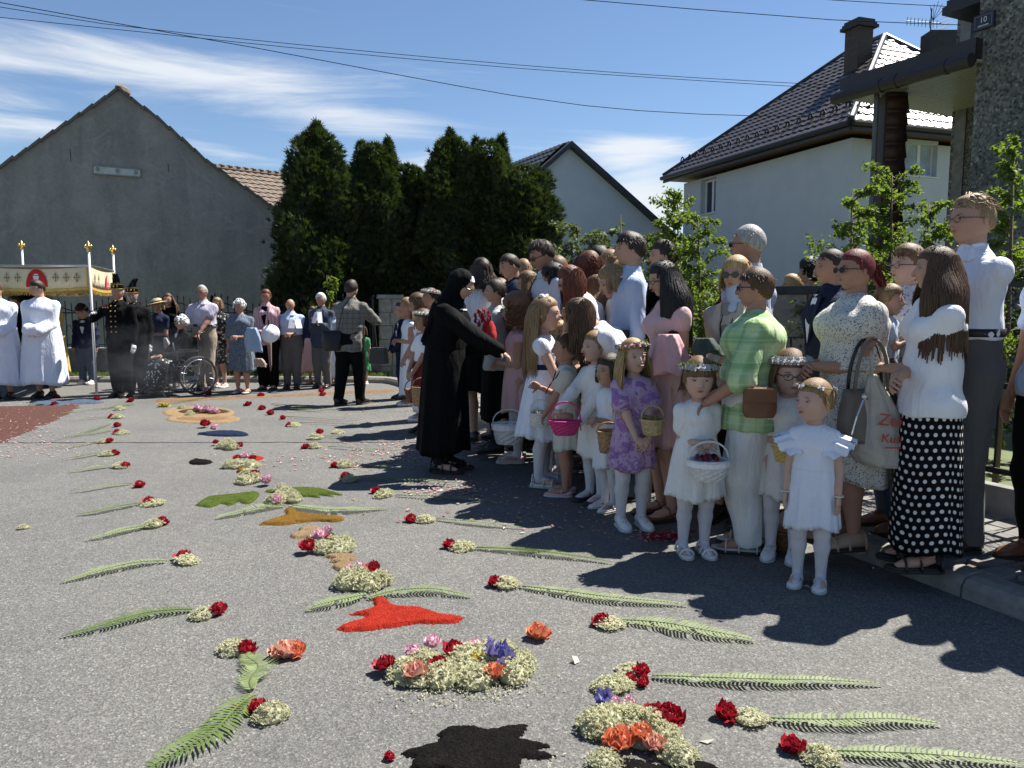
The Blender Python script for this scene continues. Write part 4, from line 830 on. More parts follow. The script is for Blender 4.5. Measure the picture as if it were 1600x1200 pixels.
def head_mesh(mb, C, Rm, hh, far=False, ears=True, old=False, smile=False, brow=None, beard=False):
    nr, nc = (20, 24) if far else (34, 44); th = np.linspace(.06, np.pi - .08, nr)[:, None]; ph = warp_phi(nc)[None, :]
    P = head_fn(th, ph + 0 * th) * hh
    mb.loft((P @ Rm.T + C)[::-1], 0, True)
    def put(c, r, mi, n=8, m_=6, rot=None):
        Rr = Rm if rot is None else Rm @ rot; mb.ell(Rm @ (np.array(c) * hh) + C, np.array(r) * hh, n, m_, mi, rot=Rr)
    if ears:
        for s_ in (-1, 1): put((.365 * s_, .06, -.04), (.035, .062, .10), 0, rot=rot3('Z', 18 * s_))
    for s_ in (-1, 1):
        yy = -.365; put((.15 * s_, yy + .004, .003), (.058, .035, .017 if smile else .021), 2); put((.15 * s_ , yy - .016, .004), (.028, .018, .019), 3)
        put((.155 * s_, yy + .0, .038), (.085, .040, .018), 0, rot=rot3('Y', 1 * s_)); put((.15 * s_, yy - .012, .024), (.068, .026, .005), 3); put((.16 * s_, -.405, .105), (.085, .016, .010), 4, rot=rot3('Y', -2 * s_))
    put((0, -.430, -.250), (.082, .018, .011), 1); put((0, -.426, -.272), (.066, .019, .013), 1)
    if smile: mb.tube([Rm @ (np.array([x, -.425 + .35 * x * x, -.275 + 1.7 * x * x]) * hh) + C for x in (-.12, -.06, 0, .06, .12)], .014 * hh, 5, 1); mb.tube([Rm @ (np.array([x, -.440 + .35 * x * x, -.268 + 1.7 * x * x]) * hh) + C for x in (-.09, -.04, 0, .04, .09)], .011 * hh, 5, 2)
    for s_ in (-1, 1): put((.04 * s_, -.475, -.165), (.03, .035, .024), 0)
# ---- hair
def hair_surface(hh, line, thick, vol=(0, 0, 0), nr=24, nc=32, seed=0, lump=.02, backlow=-.3, sidelow=-.12):
    th = np.linspace(.04, np.pi - .3, nr)[:, None]; ph = np.linspace(-np.pi, np.pi, nc, endpoint=False)[None, :]; th, ph = th + 0 * ph, ph + 0 * th
    P = head_fn(th, ph); z = P[..., 2]; a = np.abs(ph)
    zl = np.interp(a, [0, .6, 1.0, 1.25, 1.5, 1.9, 2.4, 3.15], [line, line - .01, line - .03, line * .5 + sidelow * .5 + .05, sidelow + .04, sidelow - .03, backlow * .85, backlow])
    m = 1 / (1 + np.exp(-(z - zl) / .018)); r = np.random.default_rng(seed); n = np.zeros(z.shape)
    for i in range(5): k = r.normal(0, 1, 3) * 7; n += np.sin(P @ k + r.uniform(0, 6.28)) / 5
    t_ = thick * (1 + .5 * np.clip(z + .1, 0, .6)) + lump * n; f = np.where(m > .02, 1 + (t_ / .42) * m - .06 * (1 - m), .94)
    return P * f[..., None] * np.array([1 + vol[0], 1 + vol[1], 1 + vol[2]]) * hh
def strands(mb, starts, dirs, L, n, w, body=None, seed=0, wave=0, curl=0, grav=1.0, seg=8, taper=.3, flare=0):
    """ribbons that leave the head and hang in world -z; starts (n,3), dirs unit outward"""
    r = np.random.default_rng(seed); N = len(starts); P = np.zeros((N, seg, 3)); P[:, 0] = starts; v = dirs * .5 + np.array([0, 0, -.3]); step = (np.broadcast_to(L, (N,)) / (seg - 1))[:, None]
    off = r.uniform(0, 6.28, N)
    for i in range(1, seg):
        v = v * .55 + np.array([0, 0, -1.0]) * grav * .75; vn = v / np.linalg.norm(v, axis=1, keepdims=True); P[:, i] = P[:, i - 1] + vn * step
        if body is not None: P[:, i] = body(P[:, i], starts)
    for i in range(1, seg):
        if wave or curl: P[:, i, 0] += (wave + curl) * np.sin(i * (1.1 + curl * 30) + off) * .6; P[:, i, 1] += (wave + curl) * np.cos(i * (1.2 + curl * 30) + off)
    T = np.gradient(P, axis=1); T /= np.maximum(np.linalg.norm(T, axis=2, keepdims=True), 1e-9); out = np.broadcast_to(dirs[:, None], T.shape); S = np.cross(T, out); S /= np.maximum(np.linalg.norm(S, axis=2, keepdims=True), 1e-6); O = np.cross(S, T)
    ww = w * r.uniform(.6, 1.3, (N, 1, 1)) * np.linspace(1, taper, seg)[None, :, None] ** .7
    ring = np.stack([P + S * ww, P + O * ww * .45, P - S * ww, P - O * ww * .45], 2)  # N,seg,4,3
    V = ring.reshape(-1, 3); b = (np.arange(N) * seg * 4)[:, None, None]; i = (np.arange(seg - 1) * 4)[None, :, None]; j = np.arange(4)[None, None]; j2 = (j + 1) % 4
    F = np.stack(np.broadcast_arrays(b + i + j, b + i + j2, b + i + 4 + j2, b + i + 4 + j), -1).reshape(-1, 4); mb.add(V, F)
# ---- hands
def hand_mesh(mb, wrist, d, up, H, side, curl=.4, mi=0, spread=.12, scale=1.0):
    """wrist point, d = pointing direction, up = back-of-hand normal, side=+1 left hand thumb sign"""
    d = nrm(d); up = nrm(np.array(up) - d * np.dot(up, d)); s_ = np.cross(d, up) * side; L = .098 * H * scale; w = .026 * H * scale
    pal = []
    for t_, ww, hh_ in ((-.08, .55, .5), (.12, .85, .62), (.32, 1.0, .55), (.48, .95, .42)):
        c = wrist + d * L * t_; a = np.linspace(0, 2 * np.pi, 8, endpoint=False); pal.append(c + np.outer(np.cos(a) * w * ww, s_) + np.outer(np.sin(a) * w * hh_ * .75, up))
    mb.loft(np.array(pal), mi)
    def finger(base, dr, ln, r, c1):
        P = [base]; v = dr
        for q in range(3): P.append(P[-1] + v * ln * (.42, .33, .25)[q]); ax = np.cross(v, -up); v = nrm(v * math.cos(c1) + (-up) * math.sin(c1))
        mb.tube(P, [r, r * .95, r * .85, r * .6], 6, mi)
    for i, (o, l) in enumerate(((.72, .40), (.25, .47), (-.25, .44), (-.70, .34))):
        finger(wrist + d * L * .42 + s_ * w * o, nrm(d + s_ * spread * o), l * L * 1.05, .0048 * H * scale * (1 if i < 3 else .85), curl * (1 + .15 * i))
    finger(wrist + d * L * .1 + s_ * w * .75, nrm(d * .75 + s_ * .75 - up * .25), .40 * L, .0056 * H * scale, curl * .6)
def ik(a, t, l1, l2, hint):
    a, t = np.array(a, float), np.array(t, float); d = t - a; L = np.linalg.norm(d); mxl = (l1 + l2) * .998
    if L > mxl: t = a + d / L * mxl; d = t - a; L = mxl
    L = max(L, abs(l1 - l2) + 1e-3); x = (l1 * l1 - l2 * l2 + L * L) / (2 * L); h = math.sqrt(max(l1 * l1 - x * x, 0)); n = d / np.linalg.norm(d); hp = np.array(hint, float); hp = nrm(hp - n * hp.dot(n)); return a + n * x + hp * h, t
PEOPLE = {}
def person(key, label, hx, hy, Z, face=0, H=None, kid=False, sex='f', pose=None, lean=0, slean=0, pitch=0, turn=0, tilt=0, armL='down', armR='down', skin=0, hair=('brown', 'short'), top=None, bottom=None, dress=None, shoes=('dark', 'shoe'),
           zg=0.0, fat=1.0, near=None, extras=(), glasses=None, wreath=None, feet=None, smile=False, brow=None, group=None, hdist=None, elbow=None, xoff=0, socks=None, hat=None, cat='person', collar=None, step=0, hands=True, legs=True, gloves=False, beard=False, sit=False, cross=False, shirt=None, necklace=None):
    """hx,hy: top of the head in the photograph; Z: distance of the head. The stature follows from them unless H is given."""
    P = AT(hx, hy, Z); near = (Z < 6.2) if near is None else near
    s = lambda a: math.sin(R(a)); c = lambda a: math.cos(R(a))
    hf = 1 / 7.9 if not kid else (1 / 5.15 if kid == 1 else 1 / 6.0)
    K = dict(pel=.525, nb=.842, sh=.778, hip=.505, kn=.275, an=.045) if not kid else dict(pel=.50, nb=.775, sh=.725, hip=.475, kn=.255, an=.045)
    def build_skel(H):
        J = {}; hh = H * hf; pz = K['pel'] * H
        if sit: pz = .30 * H
        back = s(lean) * .10 * H; pel = np.array([0, back, pz]); spd = np.array([s(slean), -s(lean) * c(slean), c(lean) * c(slean)])
        tl = (K['nb'] - K['pel']) * H; J['pel'] = pel; J['waist'] = pel + spd * tl * .32; J['chest'] = pel + spd * tl * .72; J['nb'] = pel + spd * tl; J['spd'] = spd
        sw = (.090 if sex == 'f' else .099) * H * (1 if not kid else .92) * (1 + (fat - 1) * .45)
        up = nrm(np.cross(np.array([1, 0, 0]), -0 * spd + np.array([0, 0, 0])) if False else spd); fwd = nrm(np.array([0, -c(lean), -s(lean)])); J['fwd'] = fwd
        rx = nrm(np.cross(fwd, spd)); rx = -rx if rx[0] < 0 else rx; J['rx'] = rx
        shc = pel + spd * (K['sh'] - K['pel']) * H * 1.02
        J['shL'] = shc + rx * sw; J['shR'] = shc - rx * sw
        Rm = rot3('X', lean * 0.0); hp = lean * .55 + pitch
        Rh = rot3('Z', turn) @ rot3('X', hp) @ rot3('Y', tilt)
        J['Rh'] = Rh; neckd = nrm(spd * .55 + (Rh @ np.array([0, 0, 1.])) * .45); nk = J['nb'] + neckd * (.055 if not kid else .045) * H; J['neck'] = nk
        J['hc'] = J['nb'] + neckd * .018 * H + Rh @ np.array([0, -.06 * hh, .5 * hh + .006 * H]) ; J['hh'] = hh
        J['top'] = J['hc'] + Rh @ np.array([0, .0, .5 * hh]); J['topz'] = (J['hc'] + np.array([0, 0, .5 * hh]))[2]
        hw = .052 * H; J['hipL'] = pel + np.array([hw, 0, -.02 * H]); J['hipR'] = pel + np.array([-hw, 0, -.02 * H])
        f = feet or (.052, 0, -.055, .012); an = K['an'] * H
        if sit:
            for S_, sg in (('L', 1), ('R', -1)):
                J['kn' + S_] = np.array([sg * .08 * H, -.25 * H, .31 * H]); J['an' + S_] = np.array([sg * .07 * H, -.30 * H, .10 * H]); J['hip' + S_] = pel + np.array([hw * sg, 0, 0]); 
        else:
            J['anL'] = np.array([f[0] * H, f[1] * H, an]); J['anR'] = np.array([f[2] * H, f[3] * H, an])
            if step: J['anR'] = np.array([f[2] * H, f[3] * H, an + step * H])
            l1 = (K['hip'] - K['kn']) * H * 1.01; l2 = (K['kn'] - K['an']) * H * 1.01
            for S_ in 'LR': J['kn' + S_], J['an' + S_] = ik(J['hip' + S_], J['an' + S_], l1, l2, (0, -1, 0))
        ua, fa = (.172 * H, .145 * H) if not kid else (.155 * H, .13 * H)
        for S_, arm, sg in (('L', armL, 1), ('R', armR, -1)):
            shp = J['sh' + S_]; hint = np.array([sg * .35, .75, -.35])
            if isinstance(arm, str):
                b = np.array([0, 0, pz + .0])
                if arm == 'down': tg = shp + np.array([sg * .035 * H, -.03 * H, -(ua + fa) * .97])
                elif arm == 'clasp': tg = np.array([sg * .028 * H, J['waist'][1] - .135 * H * fat, K['pel'] * H + .055 * H])
                elif arm == 'low': tg = np.array([sg * .03 * H, J['pel'][1] - .14 * H, K['pel'] * H - .03 * H])
                elif arm == 'chest': tg = np.array([sg * .03 * H, J['chest'][1] - .17 * H, (K['nb'] - .13) * H])
                elif arm == 'cross': tg = np.array([-sg * .07 * H, J['chest'][1] - .13 * H * fat, K['nb'] * H - .235 * H + (.015 * H if sg > 0 else 0)]); hint = np.array([sg * .2, .3, -1])
                elif arm == 'back': tg = np.array([sg * .03 * H, J['pel'][1] + .10 * H, K['pel'] * H + .02 * H]); hint = np.array([sg, .5, 0])
                elif arm == 'waist': tg = np.array([sg * .02 * H, J['waist'][1] - .12 * H * fat, K['pel'] * H + .09 * H])
                elif arm == 'face': tg = J['hc'] + np.array([sg * .09 * H, -.05 * H, -.03 * H]); hint = np.array([sg * .6, -.2, -1])
            else: tg = np.array(arm) * H
            if elbow and S_ in elbow: hint = np.array(elbow[S_], float)
            J['el' + S_], J['wr' + S_] = ik(shp, tg, ua, fa, hint)
        return J
    if H is None:
        J = build_skel(1.0); H = (P.z - zg) / (J['topz'] + .012)
    J = build_skel(H); hh = J['hh']
    rz = R(face); Rz = rot3('Z', face); topo = Rz @ J['hc']
    loc = Vector((P.x - topo[0] + xoff, P.y - topo[1], zg))
    root = thing('person', label, cat, loc, rz, group)
    vx = .011 if Z < 4.6 else (.013 if near else (.016 if Z < 9 else .02)); vx *= max(.8, min(1, H / 1.6)) if kid else 1
    g = H * fat; sm = SK[skin]; cc = J; hairm = hair_mat(hair[0], HC[hair[0]]) if hair else None
    cw, cd = (.086, .062) if sex == 'f' else (.098, .066); ww, wd = (.070, .057) if sex == 'f' else (.084, .063); pw, pd = (.094, .072) if sex == 'f' else (.088, .068)
    if kid: cw, cd, ww, wd, pw, pd = .076, .058, .071, .057, .078, .062
    fg = 1 + (fat - 1) * .6
    # ---- body (one surface: torso, neck, arms, legs; head and hands share the mesh)
    S_ = SDF(); S_.cone(J['chest'], J['nb'] - J['spd'] * .03 * H, (cw * g, cd * g), (.06 * H, .05 * H), .04, J['rx']); S_.cone(J['waist'], J['chest'], (ww * g, wd * g), (cw * g, cd * g), .04, J['rx']); S_.cone(J['pel'], J['waist'], (pw * g * .9, pd * g * .82), (ww * g * .96, wd * g * .92), .03, J['rx'])
    S_.cone(J['nb'] - J['spd'] * .02 * H, J['hc'] - J['Rh'] @ np.array([0, -.08 * hh, .22 * hh]), .031 * H * (1.12 if sex == 'm' else 1) * fg, .030 * H * (1.1 if sex == 'm' else .95), .025)
    for q in 'LR':
        S_.cone(J['nb'] - J['spd'] * .03 * H, J['sh' + q], .026 * H * fg, .030 * H * fg, .04); S_.cone(J['sh' + q], J['el' + q], .030 * H * fg, .0235 * H * fg, .02); S_.cone(J['el' + q], J['wr' + q], .0235 * H * fg, .0155 * H, .012)
        if legs: S_.cone(J['hip' + q], J['kn' + q], .052 * H * fg, .032 * H * fg, .02); S_.cone(J['kn' + q] , (J['kn' + q] * .7 + J['an' + q] * .3) + np.array([0, .008 * H, 0]), .031 * H * fg, .031 * H * fg, .02); S_.cone(J['kn' + q] * .7 + J['an' + q] * .3 + np.array([0, .008 * H, 0]), J['an' + q], .031 * H * fg, .019 * H, .02)
    V, F = S_.mesh(vx * 1.35); mb = MB(); mb.add(V, F, 0)
    Cc = J['hc']; head_mesh(mb, Cc, J['Rh'], hh, not near, True, smile=smile)
    if hands:
        for q, sg in (('L', 1), ('R', -1)):
            d = nrm(J['wr' + q] - J['el' + q]); arm = armL if q == 'L' else armR
            upv = np.array([sg * .9, -.2, .1]) if arm == 'down' else (np.array([0, -.5, 1.]) if arm not in ('chest', 'face') else np.array([sg * 1.0, -.3, .2]))
            dd = d if arm == 'down' else (nrm(d * .55 + np.array([-sg * .8, -.1, -.25])) if arm in ('clasp', 'low', 'waist', 'cross') else nrm(d + np.array([-sg * .2, 0, -.1]))); upv = np.array([sg * .1, -1, .45]) if arm in ('clasp', 'low', 'waist', 'cross') else upv; hand_mesh(mb, J['wr' + q], dd, upv, H, -sg, .3 if arm == 'down' else .7, 5 if gloves else 0, spread=.06)
    if legs:   # feet
        for q in 'LR':
            a = J['an' + q]; to = a + np.array([(.012 if q == 'L' else -.012) * H, -.10 * H, -.028 * H]); st = a + np.array([0, .02 * H, -.022 * H])
            mb.tube([a + np.array([0, .012 * H, 0]), a + np.array([0, -.02 * H, -.012 * H]), a * .4 + to * .6, to], [.022 * H, .024 * H, .023 * H, .012 * H], 8, 6, flat=.75)
    browm = hairm or sm
    sockm = {'white': fabric('white_tights', (.60, .58, .60), rough=.7), 'black': fabric('black_tights', (.02, .02, .022))}.get(socks, sm)
    mb.build('body', [sm, M_LIP, M_EYE, M_IRIS, browm, fabric('white_glove', (.78, .78, .78)) if gloves else sm, sm], root, smooth=True)
    # tights / socks
    if socks:
        S2 = SDF()
        for q in 'LR':
            up_ = J['hip' + q] * .25 + J['kn' + q] * .75 if socks == 'white' or socks == 'black' else J['an' + q]
            S2.cone(up_, J['kn' + q], .046 * H * fg, .0355 * H * fg, .012); S2.cone(J['kn' + q], J['kn' + q] * .7 + J['an' + q] * .3 + np.array([0, .008 * H, 0]), .0345 * H * fg, .0345 * H * fg, .02); S2.cone(J['kn' + q] * .7 + J['an' + q] * .3 + np.array([0, .008 * H, 0]), J['an' + q], .0345 * H * fg, .0235 * H, .02)
            a = J['an' + q]; S2.cone(a, a + np.array([0, -.085 * H, -.024 * H]), .0235 * H, .017 * H, .01)
        V, F = S2.mesh(vx * 1.15); m2 = MB(); m2.add(V, F); m2.build('tights', sockm, root, smooth=True)
    # ---- shoes
    if shoes and legs:
        colr = dict(dark=(.02, .018, .018), white=(.70, .69, .67), brown=(.14, .055, .025), pink=(.55, .33, .32), silver=(.5, .48, .45), beige=(.42, .28, .2), sandal=(.25, .14, .08), grey=(.3, .3, .3))[shoes[0]]
        shm = simple('leather_' + shoes[0], colr, .35 if shoes[1] != 'sneaker' else .6, bump=.05); solem = simple('rubber_sole', (.03, .028, .025), .8) if shoes[0] not in ('white', 'pink') else simple('pale_sole', (.5, .48, .45), .8)
        for q, sg in (('L', 1), ('R', -1)):
            a = J['an' + q]; zl = a[2] - .045 * H + (.0); m3 = MB(); kk = H * (1.0 if not kid else 1.0); lift = .03 * H if shoes[1] == 'heel' else 0
            ys = np.array([.042, .025, 0, -.04, -.075, -.105, -.125]) * kk; wd_ = np.array([.016, .026, .028, .029, .034, .028, .010]) * kk; ht = np.array([.045, .058, .06, .045, .032, .024, .014]) * kk
            if shoes[1] in ('flat', 'sandal'): ht = np.array([.03, .032, .018, .016, .018, .018, .012]) * kk if shoes[1] == 'flat' else np.array([.012] * 7) * kk
            ang = np.linspace(0, 2 * np.pi, 12, endpoint=False); rings = []
            for y_, w_, h_ in zip(ys, wd_, ht):
                x_ = a[0] + sg * .06 * (-y_) * .6 + np.cos(ang) * w_; z_ = zl + .008 * H + (np.sin(ang) * .5 + .5) * h_ ; rings.append(np.c_[x_, np.full(12, a[1] + y_), z_])
            m3.loft(np.array(rings), 0); so_ = []
            for y_, w_ in zip(ys, wd_): so_.append([(a[0] + sg * .06 * (-y_) * .6 + x1 * w_ * 1.06, a[1] + y_ * 1.03, zl + z1 * H) for x1, z1 in ((-1, .001), (1, .001), (1, .011), (-1, .011))])
            m3.loft(np.array(so_), 1)
            if shoes[1] == 'sandal' or shoes[1] == 'heel':
                for yy, rr in ((-.075, .036), (-.03, .033), (.03, .03)):
                    an_ = np.linspace(0, np.pi, 9); m3.tube(np.c_[a[0] + sg * .06 * (-yy * kk) * .6 + np.cos(an_) * rr * kk, np.full(9, a[1] + yy * kk), zl + .008 * H + np.sin(an_) * (.035 if yy < 0 else .055) * kk], .007 * kk, 5, 0, flat=.5, up=(0, 1, 0))
            if shoes[1] in ('sneaker', 'shoe'): m3.ell((a[0], a[1] - .03 * kk, zl + .05 * kk), (.016 * kk, .03 * kk, .012 * kk), 8, 5, 1 if shoes[1] == 'sneaker' else 0)
            if shoes[1] == 'flat': an_ = np.linspace(0, np.pi, 9); m3.tube(np.c_[a[0] + np.cos(an_) * .027 * kk, np.full(9, a[1] - .02 * kk), zl + .02 * kk + np.sin(an_) * .03 * kk], .005 * kk, 4)
            if shoes[1] == 'heel': m3.box((a[0], a[1] + .03 * kk, zl + .0), (.035 * kk, .03 * kk, .02 * kk))
            m3.build('shoe', [shm, solem], root, smooth=True)
    # ---- clothes
    def garment(name, mat, parts, wr=.008, wsc=26, vox=None, extra=None, parent=None):
        V, F = parts.mesh((vox or vx) * (1.5 if name in ('trousers', 'shorts') else 1.18)); N = vnormals(V, F); V = V + N * wob(V, wr, wsc, hash(key) % 1000)[:, None]; m_ = MB(); m_.add(V, F)
        if extra: extra(m_)
        return m_.build(name, mat, parent or root, smooth=True)
    def torso(S_, e, low=None, chestk=1.0, waistk=1.0, neck=True):
        top_ = J['nb'] - J['spd'] * .03 * H
        S_.cone(J['chest'], top_, ((cw) * g * chestk + e, cd * g * chestk + e), (.058 * H + e, .046 * H + e), .05, J['rx']); S_.cone(J['waist'], J['chest'], (ww * g * waistk + e, wd * g * waistk + e), (cw * g * chestk + e, cd * g * chestk + e), .05, J['rx'])
        if sex == 'f' and not kid:
            for sg in (-1, 1): S_.ell(J['chest'] + J['rx'] * sg * .045 * g + J['fwd'] * (cd * g * .72) - J['spd'] * .005 * H, (.045 * g, .04 * g, .042 * g), .04)
        if neck and (top and (top.get('collar') or top.get('jacket'))): S_.cone(J['nb'] - J['spd'] * .02 * H, J['nb'] + J['spd'] * .004 * H, .04 * H * fg, .036 * H * fg, .03)
        if low is not None: S_.cone(low, J['waist'], (pw * g + e * 1.3, pd * g + e * 1.3), (ww * g * waistk + e, wd * g * waistk + e), .05, J['rx'])
        for q in 'LR': S_.cone(J['nb'] - J['spd'] * .032 * H, J['sh' + q], .024 * H * fg + e * .5, .029 * H * fg + e * .7, .035)
    def sleeves(S_, kind, e, flare=0):
        for q in 'LR':
            sh_, el_, wr_ = J['sh' + q], J['el' + q], J['wr' + q]
            if kind == 'none': continue
            if kind == 'cap': S_.cone(sh_, sh_ * .82 + el_ * .18, .030 * H * fg + e * .5, .031 * H * fg + e * .5, .03)
            elif kind == 'short': S_.cone(sh_, sh_ * .48 + el_ * .52, .030 * H * fg + e * .7, .028 * H * fg + e * .9 + flare, .02)
            elif kind == 'puff': S_.cone(sh_, sh_ * .5 + el_ * .5, .031 * H * fg + e * .7, .033 * H * fg + e * .9, .02)
            elif kind == 'elbow': S_.cone(sh_, el_, .030 * H * fg + e * .7, .027 * H * fg + e * .9 + flare, .02)
            elif kind == 'roll': S_.cone(sh_, el_, .031 * H * fg + e * .8, .026 * H * fg + e * .9, .02); S_.cone(el_, el_ * .6 + wr_ * .4, .026 * H * fg + e * .9, .025 * H * fg + e * 1.1, .02)
            else:
                S_.cone(sh_, el_, .031 * H * fg + e * .8, .026 * H * fg + e * .9, .02); S_.cone(el_, wr_, .026 * H * fg + e * .9, (.0185 * H + e * .8) if kind == 'long' else (.021 * H + e + .03), .02)
    def skirt(name, mat, ztop_c, r0, hemz, r1, folds=10, amp=.16, seed=1, parent=None, shape=.8, rmid=None, nseg=56, hemc=None, extra_w=.0, cd_=.8):
        nz = 16; ph = np.linspace(0, 2 * np.pi, nseg, endpoint=False); r = np.random.default_rng(seed + hash(key) % 97); rings = []; uv = []
        hemc = np.array([0, (J['anL'][1] + J['anR'][1]) / 2 * .8, hemz]) if hemc is None else np.array(hemc); phs = r.uniform(0, 6.28, 4)
        for i in range(nz):
            t_ = i / (nz - 1); c_ = ztop_c * (1 - t_) + hemc * t_; k_ = t_ ** shape; rx_, ry_ = r0[0] * (1 - k_) + r1[0] * k_, r0[1] * (1 - k_) + r1[1] * k_
            am = amp * t_ ** .9; f_ = 1 + am * (.55 * np.sin(folds * ph + phs[0] + t_ * .8) + .3 * np.sin((folds * 2 + 3) * ph + phs[1]) + .35 * np.sin((folds // 2 + 1) * ph + phs[2] - t_))
            zz = c_[2] + .012 * H * t_ * np.sin(3 * ph + phs[3]); rings.append(np.stack([c_[0] + rx_ * f_ * np.cos(ph), c_[1] + ry_ * f_ * np.sin(ph), zz + 0 * ph], -1)); 
            uv.append(np.stack([ph * (r0[0] + r1[0]) * .5 * .95 + 0 * ph, np.full(nseg, 4 - c_[2])], -1))
        inner = rings[-1] * np.array([.93, .93, 1]) + np.array([hemc[0] * .07, hemc[1] * .07, .004]); rings.append(inner); uv.append(uv[-1]); rings.append(inner + np.array([0, 0, .06 * H])); uv.append(uv[-1])
        rr_ = np.array(rings); uu = np.array(uv); rr_ = np.concatenate([rr_, rr_[:, :1]], 1); u_last = uu[:, :1] + np.array([2 * np.pi * (r0[0] + r1[0]) * .5 * .95, 0]); uu = np.concatenate([uu, u_last], 1)
        m_ = MB(); m_.loft(rr_, 0, False, False, uu); top = MB()
        return m_.build(name, mat, parent or root, smooth=True)
    W_ = J['waist']
    bwid = (ww * g, wd * g)
    if dress:
        mat = dress['mat']; e = dress.get('e', .012) ; S3 = SDF(); torso(S3, e, low=W_ - J['spd'] * .02 * H, waistk=dress.get('wk', 1)); S3.cut(W_ - J['spd'] * .02 * H, -J['spd']); sleeves(S3, dress.get('sleeve', 'short'), e, dress.get('flare', 0))
        if dress.get('neck', 1): pass
        bod = garment('dress', mat, S3, dress.get('wr', .005))
        hem = dress.get('hem', .3) * H; hk = dress.get('hk', 1.6)
        if not sit: skirt('skirt', dress.get('mat2', mat), W_ + J['spd'] * .03 * H, (bwid[0] + e * 1.1, bwid[1] + e * 1.1), hem, (pw * g * hk, pd * g * hk * 1.05), dress.get('folds', 11), dress.get('amp', .16), parent=bod, shape=dress.get('shape', .75))
        if dress.get('sash'):
            m_ = MB(); a_ = np.linspace(0, 2 * np.pi, 24, endpoint=False); c_ = W_ + J['spd'] * .03 * H; rg = []
            for dz_, k_ in ((-.013, 1.05), (-.013, 1.09), (.013, 1.09), (.013, 1.05)): rg.append(np.stack([c_[0] + (bwid[0] + e * 1.5) * k_ * np.cos(a_), c_[1] + (bwid[1] + e * 1.5) * k_ * np.sin(a_), c_[2] + dz_ * H + 0 * a_], -1))
            m_.loft(np.array(rg), 0, False); m_.build('sash', dress['sash'], bod, smooth=True)
        if dress.get('ruffle'):
            for sg, q in ((1, 'L'), (-1, 'R')):
                m_ = MB(); sh_ = J['sh' + q]; p_ = np.linspace(0, 1, 22); A_ = J['chest'] + J['rx'] * sg * .045 * H + J['fwd'] * (cd * g + .015) - J['spd'] * .05 * H; B_ = J['nb'] - J['spd'] * .02 * H + J['rx'] * sg * .055 * H + J['fwd'] * .03 * H; C_ = J['chest'] + J['rx'] * sg * .05 * H - J['fwd'] * (cd * g + .012)
                base = np.array([A_ * (1 - t) ** 2 + 2 * B_ * 1.0 * t * (1 - t) + C_ * t * t for t in p_]); base += J['spd'] * .035 * H * np.sin(p_ * np.pi)[:, None]
                wd2 = (.05 + .085 * np.sin(p_ * np.pi) ** .6)[:, None] * H; out = J['rx'] * sg * wd2 + J['spd'] * (.012 * H * np.sin(p_ * 38))[:, None] - J['spd'] * wd2 * .25 + J['fwd'] * (.008 * H * np.cos(p_ * 30))[:, None]
                m_.add(np.concatenate([base, base + out * .5 + J['spd'] * .010, base + out]), np.concatenate([np.stack([np.arange(21), np.arange(21) + 1, np.arange(21) + 23, np.arange(21) + 22], -1), np.stack([np.arange(21), np.arange(21) + 1, np.arange(21) + 23, np.arange(21) + 22], -1) + 22])); m_.build('ruffle', dress['ruffle'], bod, smooth=True)
        if dress.get('trim'):
            m_ = MB(); 
            for i in range(6):
                p0 = J['chest'] + J['fwd'] * (cd * g + e + .003) + J['spd'] * (.045 - .021 * i) * H
                for sg in (-1, 1): m_.ell(p0 + J['rx'] * sg * .010 * H * (1 + (i % 2) * .5), (.0075 * H, .003 * H, .0065 * H), 6, 4)
            m_.build('embroidery', dress['trim'], bod)
    if bottom:
        kind = bottom['kind']; mat = bottom['mat']; e = bottom.get('e', .014)
        if kind in ('trousers', 'wide', 'shorts', 'capri'):
            S4 = SDF(); S4.cone(J['pel'] + J['spd'] * .03 * H, W_ - J['spd'] * .0 * H, (pw * g + e, pd * g + e), (ww * g + e + .002, wd * g + e + .002), .04, J['rx']); S4.ell(J['pel'] - np.array([0, -.01 * H, .02 * H]), (pw * g + e, pd * g + e * 1.2, .07 * H), .04)
            for q in 'LR':
                lk = {'trousers': 1.0, 'wide': 1.2, 'shorts': 1.1, 'capri': 1.05}[kind]; an_ = J['an' + q] - (J['an' + q] - J['kn' + q]) * .03
                S4.cone(J['hip' + q], J['kn' + q], (.058 * H * fg + e), (.040 * H * fg + e) * lk, .025)
                if kind in ('trousers', 'wide'): S4.cone(J['kn' + q], an_ + np.array([0, 0, -.004 * H]), (.040 * H * fg + e) * lk, (.031 * H + e) * lk, .02)
                if kind == 'capri': S4.cone(J['kn' + q], J['kn' + q] * .35 + J['an' + q] * .65, (.040 * H * fg + e) * lk, (.035 * H + e) * lk, .02)
            S4.cut((0, 0, min(J['anL'][2], J['anR'][2]) - .018 * H), (0, 0, -1)); garment('trousers' if kind != 'shorts' else 'shorts', mat, S4, .009, 16)
